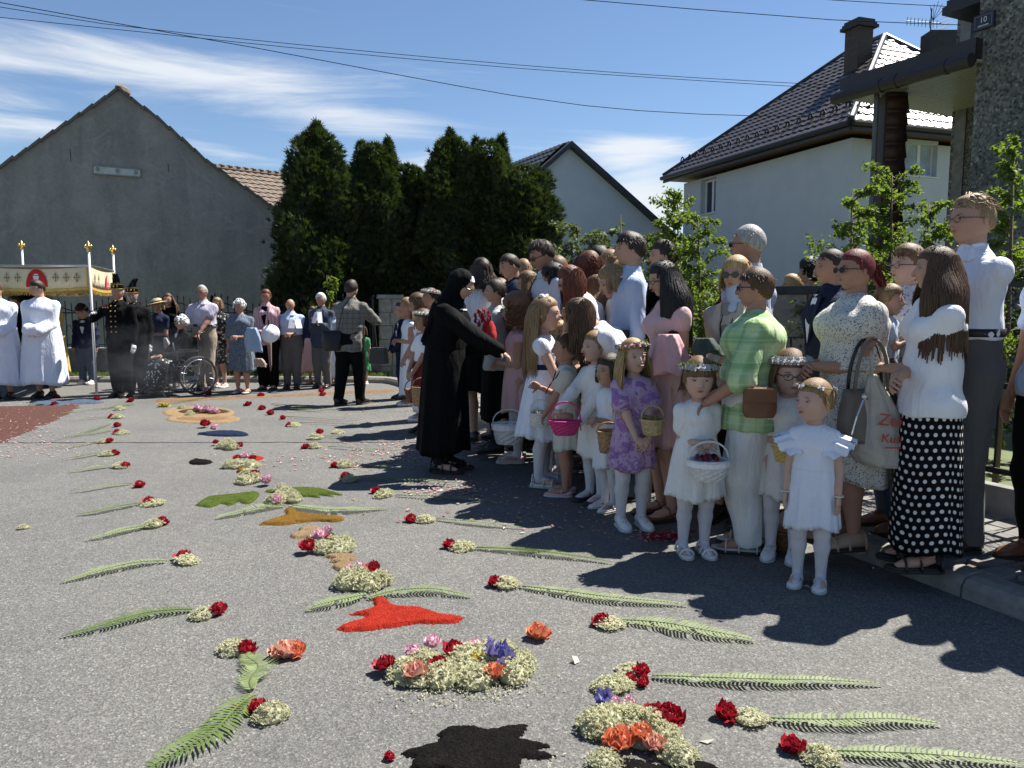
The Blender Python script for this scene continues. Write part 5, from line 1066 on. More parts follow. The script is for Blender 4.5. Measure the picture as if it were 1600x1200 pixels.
            if kind != 'shorts' and bottom.get('belt'):
                m_ = MB(); a_ = np.linspace(0, 2 * np.pi, 24, endpoint=False); c_ = W_ - J['spd'] * .005 * H; rg = []
                for dz_, k_ in ((-.011, 1.0), (-.011, 1.05), (.011, 1.05), (.011, 1.0)): rg.append(np.stack([c_[0] + (ww * g + e + .012) * k_ * np.cos(a_), c_[1] + (wd * g + e + .012) * k_ * np.sin(a_), c_[2] + dz_ * H + 0 * a_], -1))
                m_.loft(np.array(rg), 0, False); m_.box((c_[0], c_[1] - (wd * g + e + .012) * 1.07, c_[2]), (.04, .008, .03), 1); m_.build('belt', [simple('black_belt', (.015, .013, .012), .4, bump=0), simple('buckle', (.5, .48, .42), .3, .9, bump=0)], root, smooth=True)
        else:
            hem = bottom.get('hem', .28) * H; hk = bottom.get('hk', 1.3)
            if sit:
                S4 = SDF()
                for q in 'LR': S4.cone(J['hip' + q], J['kn' + q], .066 * H, .055 * H, .06); S4.cone(J['kn' + q], J['an' + q] + np.array([0, 0, .05 * H]), .055 * H, .06 * H, .06)
                garment('skirt', mat, S4, .008, 14)
            else: skirt('skirt', mat, W_ - J['spd'] * .012 * H, (ww * g + .010, wd * g + .012), hem, (pw * g * hk, pd * g * hk * 1.05), bottom.get('folds', 9), bottom.get('amp', .06), shape=bottom.get('shape', .35))
    topo_ = None
    if top:
        mat = top['mat']; e = top.get('e', .014); lowk = top.get('low', 0.0); S5 = SDF(); low = J['pel'] + J['spd'] * (-.03 - lowk) * H if top.get('out', True) else W_ - J['spd'] * .012 * H
        torso(S5, e, low=low, waistk=top.get('wk', 1.05 if top.get('jacket') or sex == 'm' else (1.12 if bottom and bottom['kind'] == 'skirt' and top.get('out', True) else 1.02))); [S5.ell(J['hip' + q] + J['spd'] * .01 * H, (.056 * H * fg + e, .066 * H * fg + e, .08 * H), .03) for q in 'LR' if top.get('out', True)]; S5.cut(low - J['spd'] * .012 * H, -J['spd']); sleeves(S5, top.get('sleeve', 'short'), e, top.get('flare', 0))
        topo_ = garment(top.get('name', 'shirt'), mat, S5, top.get('wr', .012), top.get('wsc', 26))
        fw = J['fwd']; up = J['spd']; rx = J['rx']
        if top.get('collar', False) or (top.get('jacket') and sex == 'm'):
            m_ = MB(); cm = top.get('cmat', mat)
            for sg in (-1, 1):
                a = J['nb'] + rx * sg * .034 * H * fg + up * .02 * H - fw * .02 * H; b = J['nb'] + rx * sg * .03 * H + fw * .035 * H * fg + up * .006 * H; c_ = J['nb'] + rx * sg * .012 * H + fw * .062 * H * fg - up * .025 * H; d_ = J['nb'] + rx * sg * .05 * H + fw * .05 * H * fg - up * .028 * H; e_ = J['nb'] + rx * sg * .055 * H - fw * .01 * H - up * .004 * H
                m_.prism([Vector(a), Vector(b), Vector(c_), Vector(d_), Vector(e_)], Vector(tuple(fw * .004 + up * .004)))
            a_ = np.linspace(-2.2, 2.2, 14); ring = []
            for dz_, k_ in ((-.012, 1.16), (.020, 1.0), (.018, .93), (-.012, 1.02)): ring.append(np.array([J['nb'] + rx * math.sin(t) * .038 * H * fg * k_ - fw * math.cos(t) * .040 * H * fg * k_ + up * dz_ * H for t in a_]))
            m_.loft(np.array(ring), 0, False, False); m_.build('collar', cm, topo_, smooth=False)
        if top.get('jacket'):
            m_ = MB(); dch = cd * g + e; n0 = J['nb'] - up * .012 * H + fw * (.05 * H * fg + e * .5); c1 = J['chest'] + fw * (dch + .008) - up * .02 * H; w1 = J['waist'] + fw * (wd * g * 1.05 + e + .006) + up * .01 * H
            if sex == 'f' and not kid: c1 = c1 + fw * .018
            sh_w = .035 * H if shirt != 'open' else .05 * H
            V_ = np.array([n0 + rx * .03 * H, n0 - rx * .03 * H, c1 - rx * sh_w * .75, c1 + rx * sh_w * .75, w1 - rx * .006, w1 + rx * .006]); m_.add(V_, [(0, 1, 2, 3), (3, 2, 4, 5)]); V2 = V_ + fw * .003; 
            m_.build('shirt_front', shirt if (shirt and shirt != 'open') else fabric('white_shirt', (.72, .73, .76)), topo_, smooth=True)
            for sg in (-1, 1):
                m_ = MB(); q_ = [n0 + rx * sg * .034 * H, n0 + rx * sg * .056 * H - up * .01 * H, c1 + rx * sg * (sh_w + .022 * H) + up * .015 * H, w1 + rx * sg * .008 + up * .0, c1 + rx * sg * sh_w * .7]; m_.prism([Vector(x) for x in q_], Vector(tuple(fw * .008))); m_.build('lapel', mat, topo_)
            if top.get('tie'): m_ = MB(); m_.prism([Vector(n0 + fw * .006 + rx * .01), Vector(n0 + fw * .006 - rx * .01), Vector(c1 + fw * .008 - rx * .022), Vector(c1 + fw * .008 - up * .05), Vector(c1 + fw * .008 + rx * .022)], Vector(tuple(fw * .004))); m_.build('tie', top['tie'], topo_)
            for i in range(2): m_ = MB(); m_.ell(w1 + fw * .008 - up * (.02 + .05 * i) * H, (.009, .005, .009), 8, 4); m_.build('button', M_IRIS, topo_)
        elif top.get('collar') and near:
            for i in range(6):
                m_ = MB(); p_ = (J['nb'] * (1 - i / 6) + W_ * (i / 6)) + fw * ((.05 * H * fg) * (1 - min(1, i / 2.5)) + (cd * g) * min(1, i / 2.5) + e + .005) - up * .03 * H; m_.ell(p_, (.006, .003, .006), 6, 4); m_.build('button', M_EYE, topo_)
    # ---- hair
    if hair:
        style = hair[1]; Rh = J['Rh']; hm = MB(); sd = hash(key) % 1000; r = np.random.default_rng(sd)
        prm = dict(short=(.29, .075, -.24, -.05), crew=(.31, .035, -.22, -.02), bald=(.42, .012, -.20, -.05), bob=(.24, .07, -.36, -.28), long=(.26, .05, -.38, -.30), bun=(.27, .035, -.26, -.08), pony=(.27, .035, -.28, -.08), curly=(.22, .15, -.42, -.36), updo=(.26, .045, -.26, -.10), fringe=(.12, .05, -.38, -.30), grannycurl=(.26, .075, -.27, -.12), kidshort=(.25, .06, -.3, -.1), quiff=(.33, .06, -.24, -.04), braid=(.27, .04, -.3, -.12))[style]
        Pn = hair_surface(hh, prm[0], prm[1], (0, 0, 0), 22 if near else 14, 30 if near else 18, sd, .05 if style in ('curly', 'grannycurl') else (.03 if style in ('short', 'quiff', 'kidshort') else .015), prm[2], prm[3])
        hm.loft((Pn @ Rh.T + Cc)[::-1], 0, True)
        def scalp(n, a0, a1, t0, t1, mul=1.05):
            ph = r.uniform(a0, a1, n) * np.where(r.random(n) < .5, -1, 1); th = r.uniform(t0, t1, n); P_ = head_fn(th, ph) * (1 + prm[1] / .42 * .9) * mul * hh; D_ = P_ / np.linalg.norm(P_, axis=1, keepdims=True); return P_ @ Rh.T + Cc, D_ @ Rh.T
        def bodyc(P_, P0=None):   # keep strands outside the shoulders, in front or behind as they started
            rel = P_ - J['chest']; h_ = rel @ J['spd']; rx_ = rel @ J['rx']; fy = rel @ J['fwd']; Rr = cd * g + .03; Rx = cw * g + .03
            d = np.maximum(np.sqrt((fy / Rr) ** 2 + (rx_ / Rx) ** 2), .3); w = np.clip((.17 * H - h_) / (.08 * H), 0, 1) * np.clip(1 / d - 1, 0, 3) * .9
            return P_ + (J['fwd'] * fy[:, None] + J['rx'] * rx_[:, None]) * w[:, None]
        nst = 150 if near else 60
        if style in ('long', 'fringe'):
            L = hair[2] * H if len(hair) > 2 else .26 * H; n_ = int(nst * (4.5 if Z < 6 else 3)); P_, D_ = scalp(n_, 1.15 if smile or not kid else 1.75, 3.14, 1.0, 1.9); wv = hair[3] if len(hair) > 3 else .006
            strands(hm, P_, D_, L * r.uniform(.75, 1.08, n_), n_, .0062 * H / 1.6 if near else .014, bodyc if lean < 20 else None, sd, wave=wv, taper=.3)
            P_, D_ = scalp(nst, .9, 3.1, .1, .9, 1.02); strands(hm, P_, D_, .5 * hh * r.uniform(.6, 1.2, nst), nst, .009, None, sd + 1, grav=.8)
        if style == 'bob':
            P_, D_ = scalp(nst, 1.15, 3.14, .9, 1.7); strands(hm, P_, D_, .42 * hh * r.uniform(.7, 1.1, nst), nst, .016, None, sd, wave=.004, taper=.6, seg=6)
        if style in ('curly', 'grannycurl'):
            n_ = nst * 4 if style == 'curly' else nst; P_, D_ = scalp(n_, .7 if style == 'grannycurl' else 1.0, 3.14, .1, 1.7)
            for i in range(0): pass
            q = (.026 if style == 'curly' else .03) * H / 1.6
            for p_, d_ in zip(P_[:0 if style == 'curly' else 150], D_): hm.ell(p_ + d_ * q * .3 * r.random(), np.array([1, 1, 1]) * q * r.uniform(.4, .75), 7, 5)
            if style == 'curly': strands(hm, P_, D_, (hair[2] * H if len(hair) > 2 else .12 * H) * r.uniform(.6, 1.1, n_), n_, .0045, bodyc, sd, curl=.019, seg=12, grav=.5)
        if style in ('bun', 'updo'): 
            c_ = np.array([0, .47, .12 if style == 'updo' else .28]) * hh; hm.ell(Rh @ c_ + Cc, np.array([.19, .17, .19]) * hh, 12, 9, rot=Rh)
            for i in range(14): a_ = r.uniform(0, 6.28); hm.ell(Rh @ (c_ + np.array([math.cos(a_) * .13, .03, math.sin(a_) * .13]) * hh) + Cc, np.array([.075, .06, .055]) * hh, 7, 5)
        if style in ('pony', 'braid'):
            L = (hair[2] if len(hair) > 2 else .22) * H; c_ = Rh @ (np.array([0, .46, .1 if style == 'pony' else -.2]) * hh) + Cc; n_ = 46 if near else 24; P_ = c_ + r.normal(0, .011, (n_, 3)); D_ = np.tile(Rh @ np.array([0, 1., .1]), (n_, 1)) + r.normal(0, .25, (n_, 3)); D_ /= np.linalg.norm(D_, axis=1, keepdims=True)
            if style == 'pony': strands(hm, P_, D_, L * r.uniform(.8, 1.1, n_), n_, .012, bodyc, sd, wave=.008)
            else:
                k = int(L / .035) + 2; pts = [c_]; 
                for i in range(k): pts.append(bodyc((pts[-1] + np.array([0, .004 if i < 2 else 0, -.033]))[None])[0])
                for i, p_ in enumerate(pts): hm.ell(p_ + J['rx'] * (.009 if i % 2 else -.009), (.021 * (1 - .4 * i / k), .019 * (1 - .4 * i / k), .024), 7, 5)
        if style in ('short', 'kidshort', 'quiff', 'crew') and near:
            P_, D_ = scalp(260, 0, 3.14, .02, 1.15, .975); 
            if 1:
                fl = np.tile(Rh @ (np.array([.9, .5, .1]) if style != 'quiff' else np.array([.1, .9, .9])), (260, 1)); Dn = D_ * .5 + fl + r.normal(0, .3, (260, 3)); Dn /= np.linalg.norm(Dn, axis=1, keepdims=True); strands(hm, P_, Dn, (.24 if style == 'quiff' else (.07 if style == 'crew' else .15)) * hh * r.uniform(.5, 1.2, 260), 260, .0042, None, sd, grav=.06, seg=4)
        if near and style in ('pony', 'bun', 'updo', 'braid'):
            n_ = 60; P_, D_ = scalp(n_, 1.4, 3.1, .2, 1.7, 1.0); strands(hm, P_, D_, .07 * r.uniform(.4, 1.1, n_), n_, .0022, None, sd + 5, grav=.35, wave=.006, seg=5)
        hm.build('hair', hairm, root, smooth=True)
        if beard:
            th = np.linspace(1.75, 2.75, 8)[:, None]; ph = np.linspace(-1.5, 1.5, 20)[None, :]; Pb = head_fn(th + 0 * ph, ph + 0 * th) * 1.045 * hh; bm = MB(); bm.loft((Pb @ Rh.T + Cc)[::-1], 0, False, False); bm.build('beard', hairm, root, smooth=True)
    if glasses:
        gm = MB(); Rh = J['Rh']; tr = lambda p: Rh @ (np.array(p) * hh) + Cc; gcol = {'dark': M_IRIS, 'thin': simple('spectacle_wire', (.12, .10, .08), .3, .7, bump=0)}[glasses]
        for sg in (-1, 1):
            a_ = np.linspace(0, 2 * np.pi, 12, endpoint=False); cx = .155 * sg
            if glasses == 'dark': gm.loft(np.array([[tr((cx + .105 * math.cos(t), y_, .0 + .075 * math.sin(t))) for t in a_] for y_ in (-.44, -.465)]), 0)
            pts = [tr((cx + .105 * math.cos(t), -.455, .0 + .075 * math.sin(t))) for t in np.r_[a_, a_[:1]]]; gm.tube(pts, .010 * hh if glasses == 'dark' else .009 * hh, 4, cap=False)
            gm.tube([tr((.26 * sg, -.44, .02)), tr((.36 * sg, -.2, .02)), tr((.385 * sg, .05, .0))], .012 * hh, 4)
        gm.tube([tr((-.05, -.47, .01)), tr((.05, -.47, .01))], .012 * hh, 4); gm.build('glasses', gcol, root)
    wr_ = None
    if wreath:
        kind, fm = wreath; Rh = J['Rh']; wre = MB(); n_ = 17; base = []
        zc, tl = {'white': (.30, 0), 'green': (.27, 0), 'floral': (.30, 0), 'big': (.30, 0), 'band': (.33, 0), 'back': (.32, 0)}[kind]
        ring = []; 
        for i in range(n_):
            a_ = i / n_ * 2 * np.pi; ring.append(np.array([.40 * math.sin(a_), -.40 * math.cos(a_) * 1.05 + .03, zc - .05 * math.cos(a_) * -1.0]) * hh)
        ring = np.array(ring); rw = ring @ Rh.T + Cc; wre.tube(np.r_[rw, rw[:2]], .012 * hh, 5, 0)
        rr0 = np.random.default_rng(hash(key) % 77)
        if kind in ('green', 'floral', 'big'):
            C_ = rw[rr0.integers(0, n_, 90)] + rr0.normal(0, .03 * hh, (90, 3)); V, F = leaves(rr0, C_, rr0.normal(0, 1, (90, 3)) + np.array([0, 0, .5]), .16 * hh); wre.add(V, F, 0)
        wo_ = wre.build('wreath', foliage_mat('wreath_green', (.06, .12, .03), (.10, .17, .05), .3) if 'wg' not in MATS else MATS['wg'], root); MATS['wg'] = wo_.data.materials[0]
        szz = {'white': .125, 'green': .11, 'floral': .11, 'big': .15, 'band': .10, 'back': .085}[kind] * hh
        for i in range(n_):
            if kind == 'back' and not (i % 3 == 0): continue
            o = link('blossom', rosette(fm[i % len(fm)]), wo_); o.location = Vector(rw[i] + Rh @ (nrm(ring[i]) * .03 * hh) + (rr0.normal(0, .01, 3) * hh if kind != 'white' else 0)); o.scale = (szz, szz, szz * .85)
            dv = Vector(Rh @ nrm(ring[i] + np.array([0, 0, .0]))); o.rotation_euler = dv.to_track_quat('Z', 'Y').to_euler()
    T = Matrix.Translation(loc) @ Matrix.Rotation(rz, 4, 'Z')
    info = {k: T @ Vector(v) for k, v in J.items() if isinstance(v, np.ndarray) and v.shape == (3,)}; info['H'] = H; info['root'] = root; info['T'] = T; info['rz'] = rz; info['J'] = J; PEOPLE[key] = info
    info['top_o'] = topo_; print('%s H=%.2f loc=(%.2f,%.2f)' % (key, H, loc.x, loc.y)); return info
ROS = {}
def rosette(mat):
    """a small layered blossom of unit radius, shared mesh"""
    if mat.name in ROS: return ROS[mat.name]
    r = np.random.default_rng(len(ROS)); mb = MB(); mb.ell((0, 0, .1), (.55, .55, .5), 8, 5)
    for ring, (n, rad, z, sz, tl) in enumerate(((6, .72, .0, .55, .3), (5, .5, .25, .5, .8), (4, .25, .45, .4, 1.2))):
        for i in range(n):
            a = (i + .5 * ring) / n * 2 * np.pi + r.uniform(-.15, .15); cx, cy = math.cos(a), math.sin(a); u = np.array([cx, cy, 0]); s_ = np.array([-cy, cx, 0]); up = np.array([0, 0, 1.])
            c = u * rad * .5 + up * z; d = u * math.cos(tl) + up * math.sin(tl); V = [c - s_ * sz * .35, c + s_ * sz * .35, c + d * sz * .6 + s_ * sz * .6 + up * .05, c + d * sz * .6 - s_ * sz * .6 + up * .05, c + d * sz + s_ * sz * .3 + u * .1, c + d * sz - s_ * sz * .3 + u * .1]; mb.add(V, [(0, 1, 2, 3), (3, 2, 4, 5)])
    o = mb.build('blossom', mat); ROS[mat.name] = o.data; bpy.data.objects.remove(o); return ROS[mat.name]
# ================================================================ PEOPLE
fb = fabric
WHT = fb('white_cotton', (.78, .79, .83)); WHT2 = fb('ivory_lace', (.76, .75, .72), 'lace', sc=60); ALB = fb('alb_linen', (.72, .75, .84)); BLK = fb('black_wool', (.005, .005, .0055)); NAVY = fb('navy_wool', (.018, .024, .05)); PINK = fb('pale_pink_cotton', (.62, .40, .40))
LILAC = fb('lilac_shirt', (.45, .42, .52)); LBLUE = fb('light_blue_shirt', (.42, .50, .66)); GREYT = fb('grey_trousers', (.10, .095, .095)); BEIGE = fb('beige_trousers', (.30, .25, .19)); JEAN = fb('jeans', (.05, .08, .14)); TAUPE = fb('taupe_jacket', (.12, .105, .09))
PURP = fb('lavender_floral', (.46, .32, .50), 'floral', (.24, .11, .30), sc=14); POLKA = fb('polka_skirt', (.008, .008, .01), 'dots', (.68, .68, .66), sc=27); GREENP = fb('green_plaid', (.40, .56, .26), 'plaid', (.10, .30, .09), sc=48); FLOR = fb('speckled_blouse', (.58, .57, .52), 'speck', (.07, .06, .08), sc=115)
PLAIDJ = fb('tweed_check', (.17, .16, .14), 'check', (.08, .075, .07), sc=90); STRP = fb('pink_stripe', (.55, .36, .38), 'stripe', (.34, .18, .22), sc=130); BWPAT = fb('black_white_pattern', (.03, .03, .03), 'speck', (.5, .5, .48), sc=26); BGREY = fb('blue_grey_cloth', (.09, .115, .155), 'speck', (.22, .25, .3), sc=60)
CREAM = fb('cream_knit', (.50, .46, .40)); BURG = fb('burgundy_cloth', (.14, .02, .03)); WDOT = fb('white_dotted_shirt', (.62, .63, .66), 'speck', (.2, .25, .4), sc=45); GOLDC = fb('gold_vestment', (.55, .42, .12)); GRN = fb('green_cloth', (.05, .25, .10))
FW = fb('white_blossom', (.78, .78, .76), rough=.6); FPK = fb('pink_blossom', (.72, .38, .36), rough=.6); FCR = fb('cream_blossom', (.72, .68, .50), rough=.6); FPE = fb('peach_blossom', (.72, .42, .28), rough=.6)
P = person; row = 'bystanders in the row across the far side of the street'; alb = 'altar servers in white albs'; grp_a = 'adults crowded on the pavement'; grp_k = 'children lined up in front of the crowd'
# --- far left: procession
P('alb2', 'man in long white alb with bare head and folded hands beside the canopy', 57, 437, 11.4, face=8, sex='m', fat=1.18, hair=('dark', 'short'), dress=dict(mat=ALB, sleeve='wide', hem=.12, hk=1.75, folds=9, amp=.09, e=.03, shape=.5, wk=1.1), shoes=('dark', 'shoe'), armL='clasp', armR='clasp', pitch=12, group=alb, turn=-25)
P('alb1', 'man in white alb cut off by the left edge of the photo', -8, 440, 11.3, face=15, sex='m', fat=1.1, hair=('brown', 'short'), dress=dict(mat=ALB, sleeve='wide', hem=.12, hk=1.7, folds=9, amp=.09, e=.03, shape=.5, wk=1.1), armL='clasp', armR='clasp', pitch=15, group=alb)
P('priest', 'figure in gold vestment mostly hidden behind the man in the white alb', 74, 462, 12.9, face=20, sex='m', hair=('grey', 'short'), dress=dict(mat=GOLDC, sleeve='wide', hem=.15, hk=1.9, e=.04, shape=.4), armL='chest', armR='chest')
P('bearer1', 'man in dark suit holding a canopy pole between the two albs', 22, 462, 13.2, face=10, sex='m', hair=('dark', 'short'), top=dict(mat=BLK, sleeve='long', jacket=True, low=.03), bottom=dict(kind='trousers', mat=BLK), armR='chest')
P('miner1', 'miner in black parade uniform and plumed hat holding the canopy pole', 183, 443, 11.55, face=-6, sex='m', fat=1.15, hair=('grey', 'crew'), top=dict(mat=BLK, sleeve='long', collar=True, low=.09, wk=1.12), bottom=dict(kind='trousers', mat=BLK, e=.02), armR=(-.17, -.12, .745), armL='down', gloves=True, skin=1, elbow=dict(R=(-1, .2, -.6)), group='miners in black parade uniform')
P('miner2', 'bearded miner in black uniform and plumed hat standing behind the other', 206, 449, 12.0, face=15, sex='m', fat=1.18, hair=('grey', 'crew'), top=dict(mat=BLK, sleeve='long', collar=True, low=.09, wk=1.12), bottom=dict(kind='trousers', mat=BLK, e=.02), armL='down', armR='down', gloves=True, skin=1, beard=True, group='miners in black parade uniform')
P('miner3', 'miner with black plumed hat behind the far side of the canopy', 34, 430, 14.0, face=0, sex='m', hair=('grey', 'crew'), top=dict(mat=BLK, sleeve='long', collar=True, low=.08), bottom=dict(kind='trousers', mat=BLK), group='miners in black parade uniform')
P('boy', 'boy in navy suit with head bowed standing before the iron fence', 127, 474, 13.3, face=5, kid=2, sex='m', hair=('black', 'short'), top=dict(mat=NAVY, sleeve='long', jacket=True, low=.03), bottom=dict(kind='trousers', mat=JEAN), shoes=('white', 'sneaker'), pitch=30, near=True)
P('hatw', 'woman in navy dress and broad straw hat beside the miners', 246, 466, 12.6, face=-20, fat=1.1, hair=('blond', 'bob'), dress=dict(mat=NAVY, sleeve='short', hem=.30, hk=1.25, amp=.05), armL='waist', armR='waist', shoes=('brown', 'shoe'), group=row, skin=1)
P('longw', 'young woman in black with very long brown hair behind the wheelchair', 262, 457, 13.0, face=10, hair=('brown', 'long', .32), top=dict(mat=BLK, sleeve='long'), bottom=dict(kind='trousers', mat=BLK), group=row)
P('wheel', 'white-haired old woman in black cardigan sitting in a wheelchair', 283, 493, 11.9, face=-42, sit=True, fat=1.15, hair=('white', 'grannycurl'), top=dict(mat=BLK, sleeve='long', jacket=True, low=.0), bottom=dict(kind='skirt', mat=BWPAT), armL=(.05, -.22, .40), armR=(-.05, -.24, .40), shoes=('dark', 'shoe'), glasses='thin', shirt=WHT)
P('lilac', 'tall man with glasses in lilac short-sleeved shirt behind the wheelchair', 315, 444, 12.4, face=-5, sex='m', fat=1.2, hair=('grey', 'crew'), top=dict(mat=LILAC, sleeve='short', collar=True, out=False), bottom=dict(kind='trousers', mat=BEIGE, belt=True), armL=(.02, -.20, .50), armR=(-.18, -.18, .52), glasses='thin', skin=1, group=row)
P('patw', 'woman in black and white patterned blouse leaning on a cane', 339, 464, 12.9, face=-10, fat=1.1, hair=('dblond', 'bob'), top=dict(mat=BWPAT, sleeve='elbow'), bottom=dict(kind='skirt', mat=BWPAT, hem=.26, hk=1.15, amp=.04), shoes=('white', 'flat'), armL='waist', armR='waist', glasses='dark', group=row)
P('bluew', 'grey-haired woman in blue-grey dress carrying a blue jacket', 374, 468, 12.0, face=-3, fat=1.28, hair=('white', 'grannycurl'), dress=dict(mat=BGREY, sleeve='elbow', hem=.24, hk=1.22, amp=.05, e=.02, wk=1.2), armL='waist', armR='down', shoes=('silver', 'flat'), skin=1, group=row)
P('pinkw', 'woman in striped pink blazer holding a folded umbrella and white hat', 415, 451, 12.6, face=0, fat=1.12, hair=('auburn', 'kidshort'), top=dict(mat=STRP, sleeve='long', jacket=True, low=.04), bottom=dict(kind='wide', mat=BLK), shoes=('dark', 'flat'), armL='clasp', armR='clasp', glasses='thin', shirt=BLK, skin=1, group=row)
P('bluem', 'balding man in light blue short-sleeved shirt reading a sheet', 453, 466, 12.7, face=5, sex='m', fat=1.22, hair=('grey', 'bald'), top=dict(mat=LBLUE, sleeve='short', collar=True, out=False), bottom=dict(kind='trousers', mat=GREYT), armL='waist', armR='down', skin=1, group=row)
P('navym', 'man in navy jacket and white shirt holding an open booklet', 501, 457, 12.8, face=-8, sex='m', fat=1.12, hair=('white', 'short'), top=dict(mat=fb('slate_blue_jacket', (.035, .05, .085)), sleeve='long', jacket=True, low=.05), bottom=dict(kind='trousers', mat=GREYT), armL='chest', armR='chest', skin=1, shirt='open', group=row)
P('whitetr', 'woman in white cropped trousers partly hidden behind the man in tweed', 523, 474, 13.3, face=10, hair=('brown', 'bob'), top=dict(mat=LBLUE, sleeve='short'), bottom=dict(kind='capri', mat=WHT), shoes=('beige', 'flat'), group=row)
P('pinksk', 'woman in long pale pink skirt behind the man with the booklet', 488, 478, 13.45, face=0, hair=('brown', 'bob'), top=dict(mat=NAVY, sleeve='long'), bottom=dict(kind='skirt', mat=PINK, hem=.16, hk=1.7), shoes=('beige', 'flat'), group=row)
P('greenk', 'child in green dress behind the walking man in tweed', 566, 508, 13.4, face=0, kid=2, hair=('brown', 'bob'), dress=dict(mat=GRN, sleeve='short', hem=.22, hk=1.5), shoes=('white', 'flat'), group=row)
P('tweed', 'man in checked tweed jacket seen from behind with black shoulder bags', 549, 437, 10.75, face=160, sex='m', fat=1.22, hair=('dark', 'short'), top=dict(mat=PLAIDJ, sleeve='long', jacket=True, low=.06), bottom=dict(kind='trousers', mat=BLK), armL='chest', armR='chest', feet=(.06, .10, -.07, -.02), lean=6, near=True, elbow=dict(L=(1, .1, -.5), R=(-1, .1, -.5)))
# --- far end of the crowd
P('navyb', 'boy in navy jacket at the far end of the crowd', 628, 470, 11.3, face=-60, kid=2, sex='m', hair=('dark', 'short'), top=dict(mat=NAVY, sleeve='long', jacket=True), bottom=dict(kind='trousers', mat=NAVY), armR='low', armL='low', group=grp_k)
P('comm1', 'fair long-haired girl in ankle-length white dress at the far end', 637, 464, 10.6, face=-70, kid=2, hair=('dblond', 'long', .30), dress=dict(mat=ALB, sleeve='none', hem=.09, hk=1.5, folds=8, amp=.10), armL='waist', armR='waist', shoes=('white', 'flat'), near=True, skin=1, group=grp_k)
P('comm2', 'brown-haired girl in long white dress bending towards the basket', 654, 457, 9.2, face=-78, kid=2, hair=('brown', 'bob'), dress=dict(mat=ALB, sleeve='cap', hem=.08, hk=1.45, folds=8, amp=.1), armL='low', armR=(-.06, -.17, .42), shoes=('white', 'flat'), near=True, skin=1, pitch=12, group=grp_k)
P('bigwr', 'woman with large wreath of pink and white roses behind the nun', 672, 448, 8.5, face=-60, hair=('dark', 'updo'), dress=dict(mat=WHT, sleeve='puff', hem=.2, hk=1.5, sash=BURG), wreath=('big', [FPK, FW, FCR, FW]), armL='low', armR='low', near=True, skin=1, shoes=('white', 'flat'), group=grp_a)
P('folk', 'girl in white blouse and burgundy skirt with small white wreath', 661, 482, 8.3, face=-50, kid=2, hair=('brown', 'bob'), top=dict(mat=WHT, sleeve='puff', out=False), bottom=dict(kind='skirt', mat=BURG, hem=.25, hk=1.7, folds=10, amp=.12), wreath=('white', [FW, FCR]), armL='low', armR='low', shoes=('dark', 'shoe'), near=True, skin=1, group=grp_k)
P('nun', 'nun in long black habit and veil reaching to a girl', 722, 420, 6.35, face=74, H=None, fat=1.08, lean=14, pitch=20, hair=None, dress=dict(mat=BLK, sleeve='long', hem=.10, hk=1.55, folds=9, amp=.11, e=.035, wk=1.25, shape=.55), socks='black', shoes=('dark', 'sandal'), armR=(-.07, -.30, .60), armL=(.05, -.20, .60), glasses='thin', skin=2)
# --- adults, back to front
P('darkw', 'woman with dark upswept hair standing just behind the nun', 752, 401, 7.2, face=-150, hair=('dark', 'long', .1), top=dict(mat=WHT, sleeve='short'), bottom=dict(kind='skirt', mat=BLK), zg=.1, group=grp_a)
P('greyw', 'woman in pale grey cardigan with dark braid', 773, 434, 6.95, face=-85, hair=('dark', 'braid', .16), top=dict(mat=fb('pale_grey_knit', (.38, .38, .37)), sleeve='long'), bottom=dict(kind='skirt', mat=BLK, hem=.2), armL='chest', armR='chest', socks='black', zg=.05, group=grp_a, near=True)
P('kidback1', 'boy with short brown hair seen from behind in the crowd', 782, 434, 8.0, face=170, kid=2, sex='m', hair=('lbrown', 'kidshort'), top=dict(mat=WHT, sleeve='short', collar=True), bottom=dict(kind='trousers', mat=NAVY), zg=.1, group=grp_k)
P('kidback2', 'small fair child seen from behind between the adults', 779, 449, 7.7, face=150, kid=2, hair=('dblond', 'bob'), dress=dict(mat=PINK, sleeve='short', hem=.3), zg=.05, group=grp_k)
P('navysuit', 'ruddy man in navy suit looking down over the girls', 796, 394, 7.6, face=-70, sex='m', hair=('dark', 'crew'), top=dict(mat=NAVY, sleeve='long', jacket=True), bottom=dict(kind='trousers', mat=NAVY), pitch=18, zg=.1, skin=1, group=grp_a, near=True)
P('ponyw', 'woman with blond ponytail seen from behind', 818, 402, 8.2, face=-160, hair=('dblond', 'pony', .14), top=dict(mat=WHT, sleeve='short'), bottom=dict(kind='skirt', mat=BLK), zg=.1, group=grp_a)
P('straight', 'woman with long straight brown hair facing the street', 825, 421, 6.95, face=-90, hair=('lbrown', 'long', .24, .001), top=dict(mat=NAVY, sleeve='long'), bottom=dict(kind='skirt', mat=NAVY, hem=.2), zg=.08, pitch=8, group=grp_a, near=True)
P('sunman', 'tall man with dark quiff and sunglasses in white shirt', 846, 374, 6.8, face=-72, sex='m', hair=('dark', 'quiff'), top=dict(mat=fb('pale_print_shirt', (.55, .58, .66)), sleeve='long', collar=True), bottom=dict(kind='trousers', mat=NAVY), glasses='dark', pitch=22, zg=.1, skin=1, group=grp_a, near=True)
P('blackh', 'woman with short black hair leaning down over a child', 866, 409, 6.7, face=-95, lean=22, pitch=15, hair=('black', 'bob'), top=dict(mat=LBLUE, sleeve='short'), bottom=dict(kind='skirt', mat=NAVY), zg=.1, group=grp_a)
